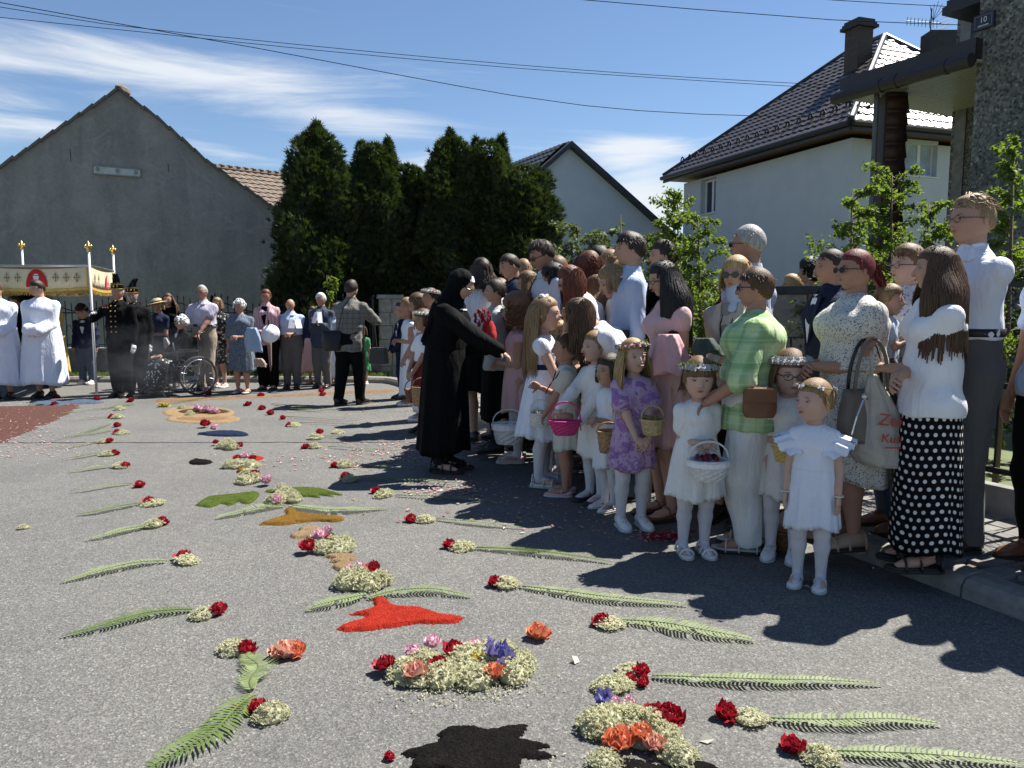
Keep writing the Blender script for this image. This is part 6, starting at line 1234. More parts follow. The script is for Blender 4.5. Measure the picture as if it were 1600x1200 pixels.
P('auburn', 'auburn-haired woman with glasses bending forward in white top', 892, 412, 6.15, face=-85, lean=22, pitch=18, hair=('auburn', 'long', .17), top=dict(mat=WHT, sleeve='short'), bottom=dict(kind='trousers', mat=JEAN), armL='low', armR='low', glasses='thin', zg=.08, group=grp_a, near=True)
P('kidfar', 'person with short reddish hair glimpsed behind the sunglasses man', 873, 398, 8.0, face=160, sex='m', hair=('lbrown', 'kidshort'), top=dict(mat=WHT, sleeve='short'), bottom=dict(kind='trousers', mat=BLK), zg=.1, group=grp_a)
P('curly', 'woman with thick curly auburn hair turned away', 918, 396, 6.7, face=-140, hair=('auburn', 'curly', .14), top=dict(mat=WHT, sleeve='short'), bottom=dict(kind='trousers', mat=BLK), zg=.1, group=grp_a, near=True)
P('brownwave', 'woman with wavy brown hair over her shoulders bending away', 932, 428, 6.3, face=-120, lean=14, hair=('lbrown', 'long', .2, .012), top=dict(mat=BLK, sleeve='short'), bottom=dict(kind='trousers', mat=BLK), zg=.05, group=grp_a, near=True)
P('darkm2', 'dark-haired man half hidden behind the blond child', 935, 384, 8.0, face=-100, sex='m', hair=('black', 'short'), top=dict(mat=WHT, sleeve='short', collar=True), bottom=dict(kind='trousers', mat=BLK), zg=.1, group=grp_a)
P('blondback', 'person with cropped blond hair seen from behind', 953, 388, 7.0, face=-165, hair=('dblond', 'kidshort'), top=dict(mat=CREAM, sleeve='short'), bottom=dict(kind='trousers', mat=JEAN), zg=.1, group=grp_a, near=True)
P('blondbun', 'woman with honey blond hair in a loose bun', 972, 403, 6.2, face=-125, hair=('blond', 'updo'), top=dict(mat=CREAM, sleeve='short'), bottom=dict(kind='trousers', mat=JEAN), zg=.1, group=grp_a, near=True)
P('taupe', 'straight blond woman in taupe jacket stooping to the left', 958, 412, 5.75, face=-82, lean=40, pitch=-4, hair=('dblond', 'bob'), top=dict(mat=TAUPE, sleeve='elbow', e=.02, low=.02), bottom=dict(kind='trousers', mat=JEAN), armL='low', armR=(-.06, -.30, .50), zg=.03, group=grp_a, near=True)
P('darkman', 'tall dark-haired man in pale blue shirt standing above the crowd', 984, 361, 5.75, face=-88, sex='m', hair=('dark', 'short'), top=dict(mat=LBLUE, sleeve='long', collar=True, out=False), bottom=dict(kind='trousers', mat=GREYT), zg=.1, group=grp_a, near=True)
P('bushman', 'dark-haired man half hidden by the birch leaves', 1036, 374, 6.3, face=-90, sex='m', hair=('dark', 'short'), top=dict(mat=LBLUE, sleeve='long', collar=True), bottom=dict(kind='trousers', mat=GREYT), zg=.1, group=grp_a)
P('tshirt', 'woman with long dark hair in white T-shirt bending with hand to face', 906, 462, 5.45, face=-90, lean=42, pitch=18, hair=('brown', 'long', .18), top=dict(mat=WHT, sleeve='short', e=.014), bottom=dict(kind='trousers', mat=JEAN), armR='face', armL='low', elbow=dict(R=(-.3, .3, -1)), zg=.0, group=grp_a, near=True)
P('pinkdress', 'black-haired woman with glasses in sleeveless pink dress holding a pink coat', 1037, 404, 4.95, face=-72, hair=('black', 'long', .26, .003), dress=dict(mat=PINK, sleeve='cap', hem=.28, hk=1.35, e=.014, flare=.0), armL='waist', armR='waist', glasses='thin', pitch=16, zg=.0, group=grp_a, shoes=('brown', 'flat'))
P('cardi', 'blond woman in sunglasses and pale cardigan beside the woman in green', 1152, 398, 4.85, face=-40, hair=('blond', 'bob'), top=dict(mat=fb('stone_cardigan', (.42, .38, .34)), sleeve='long', jacket=True, low=.04), bottom=dict(kind='skirt', mat=BLK, hem=.22, hk=1.1), shirt=fb('grey_tee', (.22, .21, .21)), glasses='dark', armL='low', armR='waist', shoes=('dark', 'shoe'), zg=.0, group=grp_a)
P('auburnkid', 'small auburn-haired face glimpsed behind the cardigan woman', 1146, 436, 5.3, face=-60, hair=('auburn', 'long', .15), top=dict(mat=TAUPE, sleeve='long'), bottom=dict(kind='skirt', mat=BLK), zg=.0, group=grp_a)
P('greyman', 'sunburnt grey-haired man in pale blue shirt rising above the others', 1170, 348, 5.0, face=-128, sex='m', fat=1.12, hair=('grey', 'crew'), top=dict(mat=LBLUE, sleeve='short', collar=True), bottom=dict(kind='trousers', mat=BEIGE), glasses='dark', zg=.1, skin=1, group=grp_a)
P('green', 'stout woman in green plaid blouse and white trousers touching a girl', 1180, 416, 4.3, face=-108, turn=0, fat=1.38, hair=('brown', 'kidshort'), top=dict(mat=GREENP, sleeve='elbow', e=.022, low=.04, flare=.012), bottom=dict(kind='wide', mat=WHT2), shoes=('silver', 'sandal'), glasses='dark', armL=(.14, -.15, .54), armR='low', elbow=dict(L=(.8, 1, -.3)), skin=1, group=grp_a)
P('suit', 'man in navy suit and open white collar looking left', 1300, 386, 4.75, face=-92, sex='m', fat=1.08, hair=('dark', 'crew'), top=dict(mat=NAVY, sleeve='long', jacket=True, low=.03), bottom=dict(kind='trousers', mat=NAVY), zg=.1, skin=1, shirt='open', group=grp_a)
P('redhair', 'woman with red ponytail in speckled blouse carrying handbag and shopping bag', 1338, 386, 4.05, face=-84, fat=1.28, hair=('red', 'pony', .12), dress=dict(mat=FLOR, sleeve='cap', hem=.24, hk=1.28, e=.02, amp=.06, wk=1.15, flare=.02), glasses='dark', armL='waist', armR='waist', shoes=('beige', 'heel'), zg=.1, skin=1, group=grp_a)
P('father', 'man with glasses in white dotted shirt carrying a small child', 1420, 381, 4.35, face=-78, sex='m', fat=1.1, hair=('lbrown', 'short'), top=dict(mat=WDOT, sleeve='roll', collar=True), bottom=dict(kind='trousers', mat=JEAN), glasses='thin', armL=(.06, -.17, .70), armR=(-.05, -.19, .63), shoes=('brown', 'shoe'), zg=.1, skin=2, group=grp_a)
P('polka', 'young woman with waist-length brown hair in polka dot skirt', 1464, 381, 3.72, face=-98, turn=-14, hair=('brown', 'long', .25, .005), top=dict(mat=WHT, sleeve='short', e=.019), bottom=dict(kind='skirt', mat=POLKA, hem=.065, hk=1.28, folds=5, amp=.10, shape=.4), armL='cross', armR='cross', shoes=('dark', 'sandal'), zg=.1, group=grp_a)
P('tall', 'very tall young man with glasses and folded arms in white shirt', 1520, 300, 4.0, face=-82, sex='m', hair=('sandy', 'quiff'), top=dict(mat=fb('crisp_white_shirt', (.76, .78, .86)), sleeve='long', collar=True, out=False), bottom=dict(kind='trousers', mat=GREYT, belt=True, e=.02), glasses='thin', armL='cross', armR='cross', zg=.1, skin=0, group=grp_a)
P('edge', 'person in pale shirt at the right edge cut by the photo', 1672, 330, 3.75, face=-80, sex='m', hair=('brown', 'short'), top=dict(mat=LBLUE, sleeve='short', collar=True), bottom=dict(kind='trousers', mat=BLK), shoes=('brown', 'shoe'), zg=.1, skin=1, group=grp_a)
P('edge2', 'person in dark jacket standing just outside the right edge, seen by the shadow', 1748, 335, 3.5, face=-80, sex='m', fat=1.1, hair=('dark', 'short'), top=dict(mat=NAVY, sleeve='long', collar=True), bottom=dict(kind='trousers', mat=GREYT), zg=.1, group=grp_a)
P('behind1', 'dark curly-haired person behind the stone gate pillar', 1266, 404, 7.6, face=-100, sex='m', hair=('black', 'curly', .02), top=dict(mat=BLK, sleeve='long'), bottom=dict(kind='trousers', mat=BLK), zg=.1, near=False, group=grp_a)
P('behind2', 'blond head just showing over the stone gate pillar', 1238, 427, 7.9, face=-100, hair=('blond', 'kidshort'), top=dict(mat=WHT, sleeve='long'), bottom=dict(kind='trousers', mat=BLK), zg=.1, near=False, group=grp_a)
# --- children in front
P('pinkgirl', 'girl with curly plaits in pale pink dress beside the nun', 806, 462, 6.75, face=-88, kid=2, hair=('lbrown', 'curly', .10), dress=dict(mat=PINK, sleeve='none', hem=.30, hk=1.5, folds=9), armL='waist', armR='waist', socks='white', shoes=('pink', 'flat'), near=True, group=grp_k)
P('bluebow', 'girl in white dress with navy sash and long fair hair', 852, 461, 5.85, face=78, kid=2, hair=('dblond', 'long', .30, .002), dress=dict(mat=ALB, sleeve='cap', hem=.26, hk=2.0, folds=12, amp=.12, sash=NAVY, trim=NAVY), armL='low', armR='low', socks='white', shoes=('white', 'sandal'), skin=2, group=grp_k)
P('whiteback', 'girl in white tights standing behind the girl with the navy sash', 872, 500, 6.3, face=60, kid=2, hair=('blond', 'bob'), dress=dict(mat=WHT, sleeve='short', hem=.3, hk=1.8), socks='white', shoes=('white', 'sandal'), near=True, group=grp_k)
P('beige', 'girl in plain ivory dress with bare legs reaching out a hand', 884, 518, 5.55, face=-100, kid=2, hair=('brown', 'pony', .2), dress=dict(mat=fb('ivory_cotton', (.58, .56, .49)), sleeve='short', hem=.28, hk=1.3, amp=.08), armL='low', armR='chest', shoes=('pink', 'flat'), near=True, skin=1, group=grp_k)
P('braids', 'girl with braided fair hair in white bolero holding pink basket', 930, 515, 5.35, face=-55, turn=-12, kid=2, hair=('dblond', 'braid', .1), dress=dict(mat=WHT2, sleeve='long', hem=.27, hk=1.45, folds=10, amp=.14), armR=(-.05, -.22, .55), armL='low', socks='white', shoes=('dark', 'flat'), near=True, skin=2, group=grp_k)
P('hidden', 'small girl in white behind the lavender dress holding a wicker basket', 952, 552, 5.15, face=-60, kid=1, hair=('dark', 'bob'), dress=dict(mat=WHT, sleeve='puff', hem=.27, hk=1.5), armL='waist', armR='waist', socks='white', shoes=('white', 'flat'), near=True, group=grp_k)
P('lavender', 'smiling girl in lavender floral dress with wreath of pink flowers', 990, 527, 4.72, face=12, turn=6, kid=2, smile=True, hair=('blond', 'long', .27, .004), dress=dict(mat=PURP, sleeve='short', flare=.03, hem=.31, hk=1.55, folds=10, amp=.12), wreath=('floral', [FPK, FCR, FPE, FPK]), armL='low', armR='low', socks='white', shoes=('white', 'sneaker'), skin=2, tilt=-6, group=grp_k)
P('headband', 'little girl with white pompom headband and long curly brown hair', 1027, 547, 5.05, face=-10, pitch=20, turn=-10, kid=1, hair=('lbrown', 'long', .3, .012), dress=dict(mat=WHT2, sleeve='puff', hem=.33, hk=1.4), wreath=('band', [FW]), armL='waist', armR='waist', socks='white', shoes=('pink', 'flat'), near=True, skin=2, group=grp_k)
P('basketg', 'girl with fringe in white dress and leafy rose wreath holding a white basket', 1093, 556, 4.18, face=5, turn=-12, kid=1, pitch=6, hair=('lbrown', 'fringe', .05), dress=dict(mat=WHT2, sleeve='puff', hem=.30, hk=1.95, folds=10, amp=.12, shape=.6), wreath=('green', [FW, FW, FCR]), armL='waist', armR='waist', socks='white', shoes=('white', 'sandal'), skin=2, group=grp_k)
P('glassg', 'girl with glasses and thick white rose wreath in lace dress', 1236, 546, 4.1, face=-25, turn=20, pitch=8, kid=1, hair=('lbrown', 'bob'), dress=dict(mat=WHT2, sleeve='short', flare=.02, hem=.30, hk=1.45), wreath=('white', [FW]), glasses='thin', armL='waist', armR='waist', socks='white', shoes=('white', 'sneaker'), skin=2, near=True, group=grp_k)
P('front', 'smallest girl in ruffled white dress standing nearest with hair pinned by white roses', 1274, 590, 3.72, face=-28, turn=-38, kid=1, hair=('dblond', 'updo'), dress=dict(mat=ALB, sleeve='none', hem=.29, hk=1.6, folds=11, amp=.13, ruffle=ALB, shape=.65), wreath=('back', [FW]), armL='down', armR='down', socks='white', shoes=('white', 'flat'), skin=2, group=grp_k)
P('baby', 'toddler in pale blue cap and grey shorts held on the arm', 1388, 437, 4.05, face=60, H=.78, kid=1, sex='m', hair=('dblond', 'short'), top=dict(mat=LBLUE, sleeve='short'), bottom=dict(kind='shorts', mat=GREYT), shoes=('white', 'sneaker'), armL='chest', armR='chest', near=True)
b = PEOPLE['baby']['root']; tp = AT(1388, 440, 4.05); b.location = (tp.x, tp.y, tp.z - .80)
# ================================================================ THINGS WORN AND CARRIED
PE = PEOPLE
GOLD = simple('gilt', (.62, .42, .12), .3, .8, bump=0); SILV = simple('chrome', (.5, .5, .52), .25, .9, bump=0); WICK = simple('wicker', (.36, .22, .10), .7, var=.4, scale=60, bump=.5); WICKD = simple('dark_wicker', (.17, .075, .03), .6, var=.4, scale=60, bump=.5)
PLUME = simple('cock_plume', (.008, .008, .009), .7, bump=.4); BLEA = simple('black_leather', (.012, .012, .012), .35)
def local(nm, mb, mat, key, **k): return mb.build(nm, mat, PE[key]['root'], **k)
# miners' hats, buttons, medals
for key in ('miner1', 'miner2', 'miner3'):
    I = PE[key]; J = I['J']; hh = J['hh']; Cc = J['hc']; Rh = J['Rh']; H = I['H']
    m = MB(); m.lathe([(.40 * hh, .20 * hh), (.43 * hh, .22 * hh), (.42 * hh, .62 * hh), (.36 * hh, .64 * hh), (.01, .64 * hh)], 18); hat = m.build('parade_hat', BLK, I['root'], smooth=True); hat.location = Vector(Cc); m = MB()
    m.lathe([(.425 * hh, .52 * hh), (.435 * hh, .54 * hh), (.43 * hh, .56 * hh)], 18); m.lathe([(.435 * hh, .20 * hh), (.445 * hh, .22 * hh), (.435 * hh, .245 * hh)], 18); m.ell((0, -.43 * hh, .40 * hh), (.07 * hh, .03 * hh, .09 * hh), 8, 6); m.ell((.22 * hh, -.37 * hh, .40 * hh), (.03 * hh, .03 * hh, .10 * hh), 8, 6); m.ell((-.22 * hh, -.37 * hh, .40 * hh), (.03 * hh, .03 * hh, .10 * hh), 8, 6); m.build('hat_braid', GOLD, hat)
    m = MB(); r = np.random.default_rng(5); sx_ = {'miner1': -.05, 'miner2': .22, 'miner3': 0}[key] * hh
    zz_ = r.uniform(0, 1, 260); a = r.uniform(0, 6.28, 260); rad = .17 * hh * (1 - zz_ * .6); C_ = np.c_[sx_ * zz_ * 1.5 + np.cos(a) * rad, np.sin(a) * rad - .08 * hh, .55 * hh + zz_ * .62 * hh]; V, F = leaves(r, C_, np.c_[np.cos(a) * .5, np.sin(a) * .5, np.ones(260) * .8], .2 * hh, .35); m.add(V, F); m.ell((sx_, -.05 * hh, .85 * hh), (.13 * hh, .12 * hh, .33 * hh), 9, 7); m.ell((sx_ * 2, -.08 * hh, 1.2 * hh), (.09 * hh, .09 * hh, .09 * hh), 8, 6); m.build('plume', PLUME, hat)
    if key != 'miner3':
        to = I['top_o']; fw, rx, up = J['fwd'], J['rx'], J['spd']; m0 = J['chest'] + fw * (.068 * H * 1.15 + .022)
        for i in range(7):
            for sg in (-.6, .6):
                m = MB(); m.ell(m0 + up * (.10 - .045 * i) * H + rx * sg * .035 * H * (1 if i else 1.2) - fw * (.012 if i < 2 else 0), (.011, .007, .011), 7, 5); m.build('button', GOLD, to)
        for i in range(3):
            m = MB(); q = m0 + up * .06 * H - rx * (.05 + i * .022) * H - fw * .012; m.box(q, (.018, .006, .035), 0); m.ell(q - up * .03, (.012, .004, .012), 8, 5, 1); m.build('medal', [fb('medal_ribbon', (.4, .05, .05)), GOLD], to)
        m = MB(); a = np.linspace(-1.9, 1.9, 16); rg = []
        for k_, dz_ in ((.045, 0), (.075, -.03), (.098, -.06)): rg.append(np.array([J['nb'] + rx * math.sin(t) * k_ * 1.3 * H + fw * -math.cos(t) * k_ * H + up * dz_ * H for t in a]))
        m.loft(np.array(rg), 0, False, False); m.build('shoulder_cape', BLK, to, smooth=True)
# straw hat
I = PE['hatw']; J = I['J']; hh = J['hh']; m = MB(); a = np.linspace(0, 2 * np.pi, 24, endpoint=False)
m.lathe([(.82 * hh, .16 * hh), (.80 * hh, .19 * hh), (.44 * hh, .25 * hh), (.42 * hh, .50 * hh), (.25 * hh, .60 * hh), (.01, .61 * hh)], 24); o = m.build('straw_hat', simple('straw', (.42, .33, .2), .8, scale=50), I['root'], smooth=True); o.location = Vector(J['hc']); o.rotation_euler = (.12, -.2, 0)
m = MB(); m.lathe([(.445 * hh, .26 * hh), (.45 * hh, .30 * hh), (.435 * hh, .36 * hh)], 24); m.build('hat_band', BLK, o, smooth=True)
# nun's veil
I = PE['nun']; J = I['J']; H = I['H']; hh = J['hh']; Rh = J['Rh']; Cc = J['hc']
S_ = SDF(); S_.ell(Cc + Rh @ np.array([0, .10, .10]) * hh, np.array([.43, .48, .50]) * hh, .02, Rh); S_.cone(Cc + Rh @ np.array([0, .22, .0]) * hh, J['chest'] - J['fwd'] * .035 * H, (.40 * hh, .30 * hh), (.115 * H, .055 * H), .05, J['rx']); S_.cone(J['chest'] - J['fwd'] * .045 * H, J['waist'] - J['fwd'] * .075 * H, (.115 * H, .045 * H), (.10 * H, .02 * H), .05, J['rx'])
for q in 'LR': S_.cone(J['nb'], J['sh' + q] * .8 + J['nb'] * .2 - J['fwd'] * .02 * H, .045 * H, .046 * H, .05)
S_.ell(Cc + Rh @ np.array([0, -.52, -.05]) * hh, np.array([.34, .44, .48]) * hh, .01, Rh, True); V, F = S_.mesh(.013); N = vnormals(V, F); V = V + N * wob(V, .008, 20, 3)[:, None]; m = MB(); m.add(V, F); veil = local('veil', m, BLK, 'nun', smooth=True)
m = MB(); th = np.linspace(.55, 1.0, 5)[:, None]; ph = np.linspace(-1.25, 1.25, 16)[None]; m.loft((head_fn(th + 0 * ph, ph + 0 * th) * 1.10 * hh) @ Rh.T + Cc, 0, False, False); m.build('forehead_band', WHT, veil, smooth=True)
m = MB(); a = np.linspace(-2, 2, 14); m.loft(np.array([[J['nb'] + J['rx'] * math.sin(t) * k_ * H + J['fwd'] * math.cos(t) * k_ * H + J['spd'] * z_ * H for t in a] for k_, z_ in ((.036, .025), (.046, 0), (.075, -.03))]), 0, False, False); local('collar', m, WHT, 'nun', smooth=True)
# ---- canopy
def place(px, py, Y): return AT(px, py, Y)
c1 = AT(151, 618, 0 or 11.6); c1 = G(151, 616); c1.z = 0; c2 = Vector((AT(181, 480, 13.9).x, 13.9, 0)); c4 = Vector((AT(40, 480, 14.0).x, 14.0, 0)); c3 = c1 + (c4 - c2); 
cn = thing('processional_canopy', 'cream and gold processional canopy with red emblem held up on white poles', 'canopy', (c1 + c4) / 2)
zt_ = AT(151, 417, c1.y).z; zb_ = AT(151, 452, c1.y).z
M_CANO = fb('cream_brocade', (.60, .53, .36), 'plain', rough=.6); M_GBORD = fb('gold_border', (.50, .33, .07), rough=.5); M_RED = fb('red_embroidery', (.45, .02, .02)); M_SEW = fb('brown_embroidery', (.20, .12, .05))
cs = [c1, c2, c4, c3]
for a, b, kk in ((c3, c1, 'f'), (c1, c2, 's'), (c2, c4, 'b'), (c4, c3, 'l')):
    d = (b - a); L = d.length; d /= L; n_ = Vector((d.y, -d.x, 0)); m = MB(); k = 28; rows = []
    for i in range(k + 1):
        p = a + d * (L * i / k); off = n_ * (.012 * math.sin(i * 1.9)); sg_ = -.035 * math.sin(i / k * math.pi); rows.append([tuple(p + Vector((0, 0, zt_ + sg_))), tuple(p + off * .5 + Vector((0, 0, (zt_ + zb_) / 2 + sg_))), tuple(p + off + Vector((0, 0, zb_ + .035 + sg_)))])
    R_ = np.array(rows).transpose(1, 0, 2); m.loft(np.concatenate([R_, R_[::-1] - np.array(n_) * -.006]), 0, False, False); val = child_world(m, 'valance', M_CANO, cn, smooth=True)
    inv = val.matrix_parent_inverse.copy()
    def sub(mb, nm, mat, sm=False): return mb.build(nm, mat, val, smooth=sm)
    m = MB()
    for i in range(k):
        p0, p1 = Vector(rows[i][2]), Vector(rows[i + 1][2]); m.prism([p0 + n_ * .008, p1 + n_ * .008, p1 + n_ * .008 + Vector((0, 0, -.04)), p0 + n_ * .008 + Vector((0, 0, -.04))], n_ * .006)
    sub(m, 'gold_band', M_GBORD); m = MB()
    for i in range(int(L / .022)):
        p = a + d * (i + .5) * .022 + n_ * .012; z0 = zb_ - .002 - .035 * math.sin(i * .022 / L * math.pi); m.tube([p + Vector((0, 0, z0)), p + Vector((0.003 * math.sin(i * 5), 0, z0 - .05 - .01 * math.sin(i * 3)))], .006, 4)
    sub(m, 'fringe', M_GBORD)
    for e_ in (.03, L - .03): m = MB(); p = a + d * e_ + n_ * .014; m.prism([p - d * .02 + Vector((0, 0, zb_ + .0)), p + d * .02 + Vector((0, 0, zb_)), p + d * .02 + Vector((0, 0, zt_)), p - d * .02 + Vector((0, 0, zt_))], n_ * .004); sub(m, 'corner_band', M_GBORD)
    if kk in ('f', 's'):
        cx = a + d * L * (.5 if kk == 'f' else .62) + n_ * .016; rr_ = (zt_ - zb_) * (.46 * (1.0 if kk == 'f' else .8)); zc = zb_ + .035; m = MB(); an_ = np.linspace(0, np.pi, 20); sc_ = 1.05
        m.prism([cx + d * math.cos(t) * rr_ * 1.1 + Vector((0, 0, zc + math.sin(t) * rr_ * 1.75)) for t in an_], n_ * .004); sub(m, 'emblem', M_RED)
        m = MB(); cx2 = cx + n_ * .006; m.prism([cx2 + d * x + Vector((0, 0, zc + z)) for x, z in ((-.05, .17), (.05, .17), (.035, .11), (.012, .09), (.012, .05), (.04, .03), (-.04, .03), (-.012, .05), (-.012, .09), (-.035, .11))], n_ * .003); m.prism([cx2 + d * x + Vector((0, 0, zc + z)) for x, z in ((-.035, .18), (.035, .18), (.035, .20), (-.035, .20))], n_ * .003); sub(m, 'chalice_emblem', fb('silver_thread', (.6, .6, .62)))
        for f_ in ((.12, .22, .32, .68, .78, .88) if kk == 'f' else (.14, .28, .90)):
            q = a + d * L * f_ + n_ * .016 + Vector((0, 0, (zt_ + zb_) / 2 + .01)); m = MB(); 
            for (x0, x1, z0, z1) in ((-.004, .004, -.075, .075), (-.055, -.005, -.004, .004), (.005, .055, -.004, .004), (-.035, -.031, -.03, .03), (.031, .035, -.03, .03), (-.03, -.005, .04, .044), (.005, .03, .04, .044), (-.03, -.005, -.044, -.04), (.005, .03, -.044, -.04)): m.prism([q + d * x0 + Vector((0, 0, z0)), q + d * x1 + Vector((0, 0, z0)), q + d * x1 + Vector((0, 0, z1)), q + d * x0 + Vector((0, 0, z1))], n_ * .003)
            sub(m, 'cross_embroidery', M_SEW)
m = MB(); m.prism([Vector((c.x, c.y, zt_ + .0)) for c in cs], Vector((0, 0, .012))); child_world(m, 'cloth_roof', M_CANO, cn)
for a, b in zip(cs, cs[1:] + cs[:1]): m = MB(); m.tube([a + Vector((0, 0, zt_ + .02)), b + Vector((0, 0, zt_ + .02))], .016, 8); child_world(m, 'frame_rail', SILV, cn)
M_WPOLE = simple('white_pole', (.62, .62, .62), .35, bump=0)
for c, top in zip(cs, (382, 396, 389, 382)):
    zz = AT(151, top, c.y).z if c is not c1 else AT(151, 392, c.y).z; m = MB(); m.tube([c + Vector((0, 0, .01)), c + Vector((0, 0, zz))], .019, 10); po = child_world(m, 'pole', M_WPOLE, cn, smooth=True)
    m = MB(); m.lathe([(.018, zz - .02), (.03, zz), (.02, zz + .02), (.028, zz + .04), (.05, zz + .06), (.03, zz + .08), (.036, zz + .10), (.016, zz + .12), (.001, zz + .16)], 12, (c.x, c.y, 0))
    for t in range(6): a_ = t * 1.047; m.ell((c.x + .045 * math.cos(a_), c.y + .045 * math.sin(a_), zz + .07), (.018, .018, .026), 6, 5)
    m.build('finial', GOLD, po, smooth=True)
# ---- wheelchair
I = PE['wheel']; T = I['T']; wc = thing('wheelchair', 'black wheelchair with large spoked wheels under the old woman', 'wheelchair', I['root'].location, I['rz']); RUB = simple('tyre_rubber', (.03, .03, .03), .7); FR = simple('dark_frame', (.05, .05, .055), .35, .6, bump=0)
def ring(mb, c, r, w, n=28, ax='x', mi=0):
    a = np.linspace(0, 2 * np.pi, n + 1); P = np.c_[np.full(n + 1, c[0]), c[1] + r * np.cos(a), c[2] + r * np.sin(a)]; mb.tube(P, w, 6, mi, cap=False, up=(1, 0, 0))
for sg in (-1, 1):
    m = MB(); ring(m, (sg * .29, .08, .30), .29, .014); w_ = m.build('wheel', RUB, wc, smooth=True); m = MB(); ring(m, (sg * .29, .08, .30), .272, .006); m.build('rim', SILV, w_, smooth=True); m = MB(); ring(m, (sg * .33, .08, .30), .25, .009); m.build('hand_rim', SILV, w_, smooth=True)
    for i in range(16): a = i / 16 * 2 * np.pi; m = MB(); m.tube([(sg * .29, .08 + .02 * math.cos(a), .30 + .02 * math.sin(a)), (sg * .29, .08 + .27 * math.cos(a + .15), .30 + .27 * math.sin(a + .15))], .002, 4); m.build('spoke', SILV, w_)
    m = MB(); m.tube([(sg * .24, -.36, .08), (sg * .24, -.36, .22)], .012, 6); ring(m, (sg * .24, -.38, .08), .07, .012, 14); m.build('caster', RUB, wc)
    m = MB(); m.tube([(sg * .24, .12, .2), (sg * .24, .12, .95), (sg * .24, .24, .97)], .013, 8); m.tube([(sg * .24, .12, .45), (sg * .24, -.36, .45), (sg * .24, -.42, .12), (sg * .2, -.55, .10)], .012, 8); m.tube([(sg * .24, .12, .68), (sg * .24, -.2, .68), (sg * .24, -.24, .45)], .012, 8); m.tube([(sg * .24, .12, .22), (sg * .24, -.36, .22)], .012, 8); m.build('side_frame', FR, wc, smooth=True)
    m = MB(); m.box((sg * .24, -.05, .70), (.05, .26, .03)); m.build('armrest', BLEA, wc); m = MB(); m.box((sg * .12, -.55, .09), (.15, .17, .015)); m.build('footrest', BLEA, wc)
m = MB(); m.box((0, -.12, .44), (.44, .46, .03)); m.build('seat', BLEA, wc); m = MB(); m.box((0, .14, .68), (.44, .03, .42)); m.build('backrest', BLEA, wc)
# ---- baskets
def basket(name, label, P, w, d, h, mat, style='open', hang=None, rz=0, fill=None, liner=None, hrad=.006, cat='basket', handle=.16, shape=.72, grp=None):
    """P: the point where the hand holds the handle (hang) or the base"""
    base = Vector(P) - Vector((0, 0, h + handle)) if hang else Vector(P); t_ = thing(name, label, cat, base, rz, grp)
    nu, nv = 40, 9; a = np.linspace(0, 2 * np.pi, nu, endpoint=False); rg = []
    for j in range(nv):
        z = h * j / (nv - 1); k = shape + (1 - shape) * (j / (nv - 1)) ** .7; f = 1 + .035 * np.where((np.arange(nu) // 2 + j) % 2 == 0, 1, -1); rg.append(np.stack([w / 2 * k * f * np.cos(a), d / 2 * k * f * np.sin(a), z + 0 * a], -1))
    inner = [r_ * np.array([.9, .9, 1]) for r_ in rg[::-1][:-1]]; inner[-1][:, 2] = .012
    m = MB(); m.loft(np.array(rg + inner), 0, True); m.build('bowl', mat, t_)
    m = MB(); a2 = np.linspace(0, 2 * np.pi, 33); m.tube(np.c_[w / 2 * np.cos(a2), d / 2 * np.sin(a2), np.full(33, h)], hrad * 1.4, 6, cap=False); m.build('rim', mat, t_, smooth=True)
    for off in ((0,) if style != 'double' else (-.3, .3)):
        m = MB(); a3 = np.linspace(0, np.pi, 16); m.tube(np.c_[w / 2 * .96 * np.cos(a3) if style != 'double' else off * w * .5 + 0 * a3, (0 * a3 if style != 'double' else d / 2 * np.cos(a3) * (1 if off > 0 else 1)), h + handle * np.sin(a3) ** .8], hrad, 6); m.build('handle', mat, t_, smooth=True)
    if liner: m = MB(); m.lathe([(1.04, h * .72), (1.06, h * .95), (1.03, h * 1.05), (.9, h * 1.0), (.85, h * .6)], 26); V = np.concatenate(m.V); m.V = [V * np.array([w / 2, d / 2, 1]) * (1 + .02 * np.sin(np.arange(len(V)) * 2.3))[:, None]]; m.build('liner', liner, t_, smooth=True)
    if fill:
        r = np.random.default_rng(int(w * 1e4)); k = 16
        for i in range(k):
            a_ = r.uniform(0, 6.28); q = r.uniform(0, .75); o = link('petal_head', rosette(fill[i % len(fill)]), t_); o.location = (w / 2 * q * math.cos(a_), d / 2 * q * math.sin(a_), h + .008); o.scale = (.022,) * 3; o.rotation_euler = (r.uniform(-.5, .5), r.uniform(-.5, .5), 0)
    return t_
BG = 'flower baskets held by the children'
mid = lambda k: (PE[k]['wrL'] + PE[k]['wrR']) / 2 + Vector((0, 0, -.05))
def fw_(k, d): a = PE[k]['rz']; return Vector((math.sin(a) * d, -math.cos(a) * d, 0))
BPNK = simple('magenta_basket', (.50, .03, .16), .5, var=.2, scale=60); BWHT = simple('white_wicker', (.62, .61, .58), .6, var=.15, scale=60, bump=.4); BYEL = simple('yellow_tin', (.62, .42, .12), .4, bump=0); BTAN = simple('tan_straw', (.42, .33, .17), .7, var=.35, scale=60, bump=.5)
FRED = fb('red_petals', (.50, .02, .03), rough=.55); FYE = fb('yellow_petals', (.70, .52, .10), rough=.6); FMAG = fb('magenta_petals', (.55, .08, .22), rough=.6)
basket('flower_basket', 'magenta oblong basket hanging from the hand of the girl in the white bolero', AT(883, 628, 5.1), .215, .13, .095, BPNK, hang=True, handle=.13, shape=.6, grp=BG)
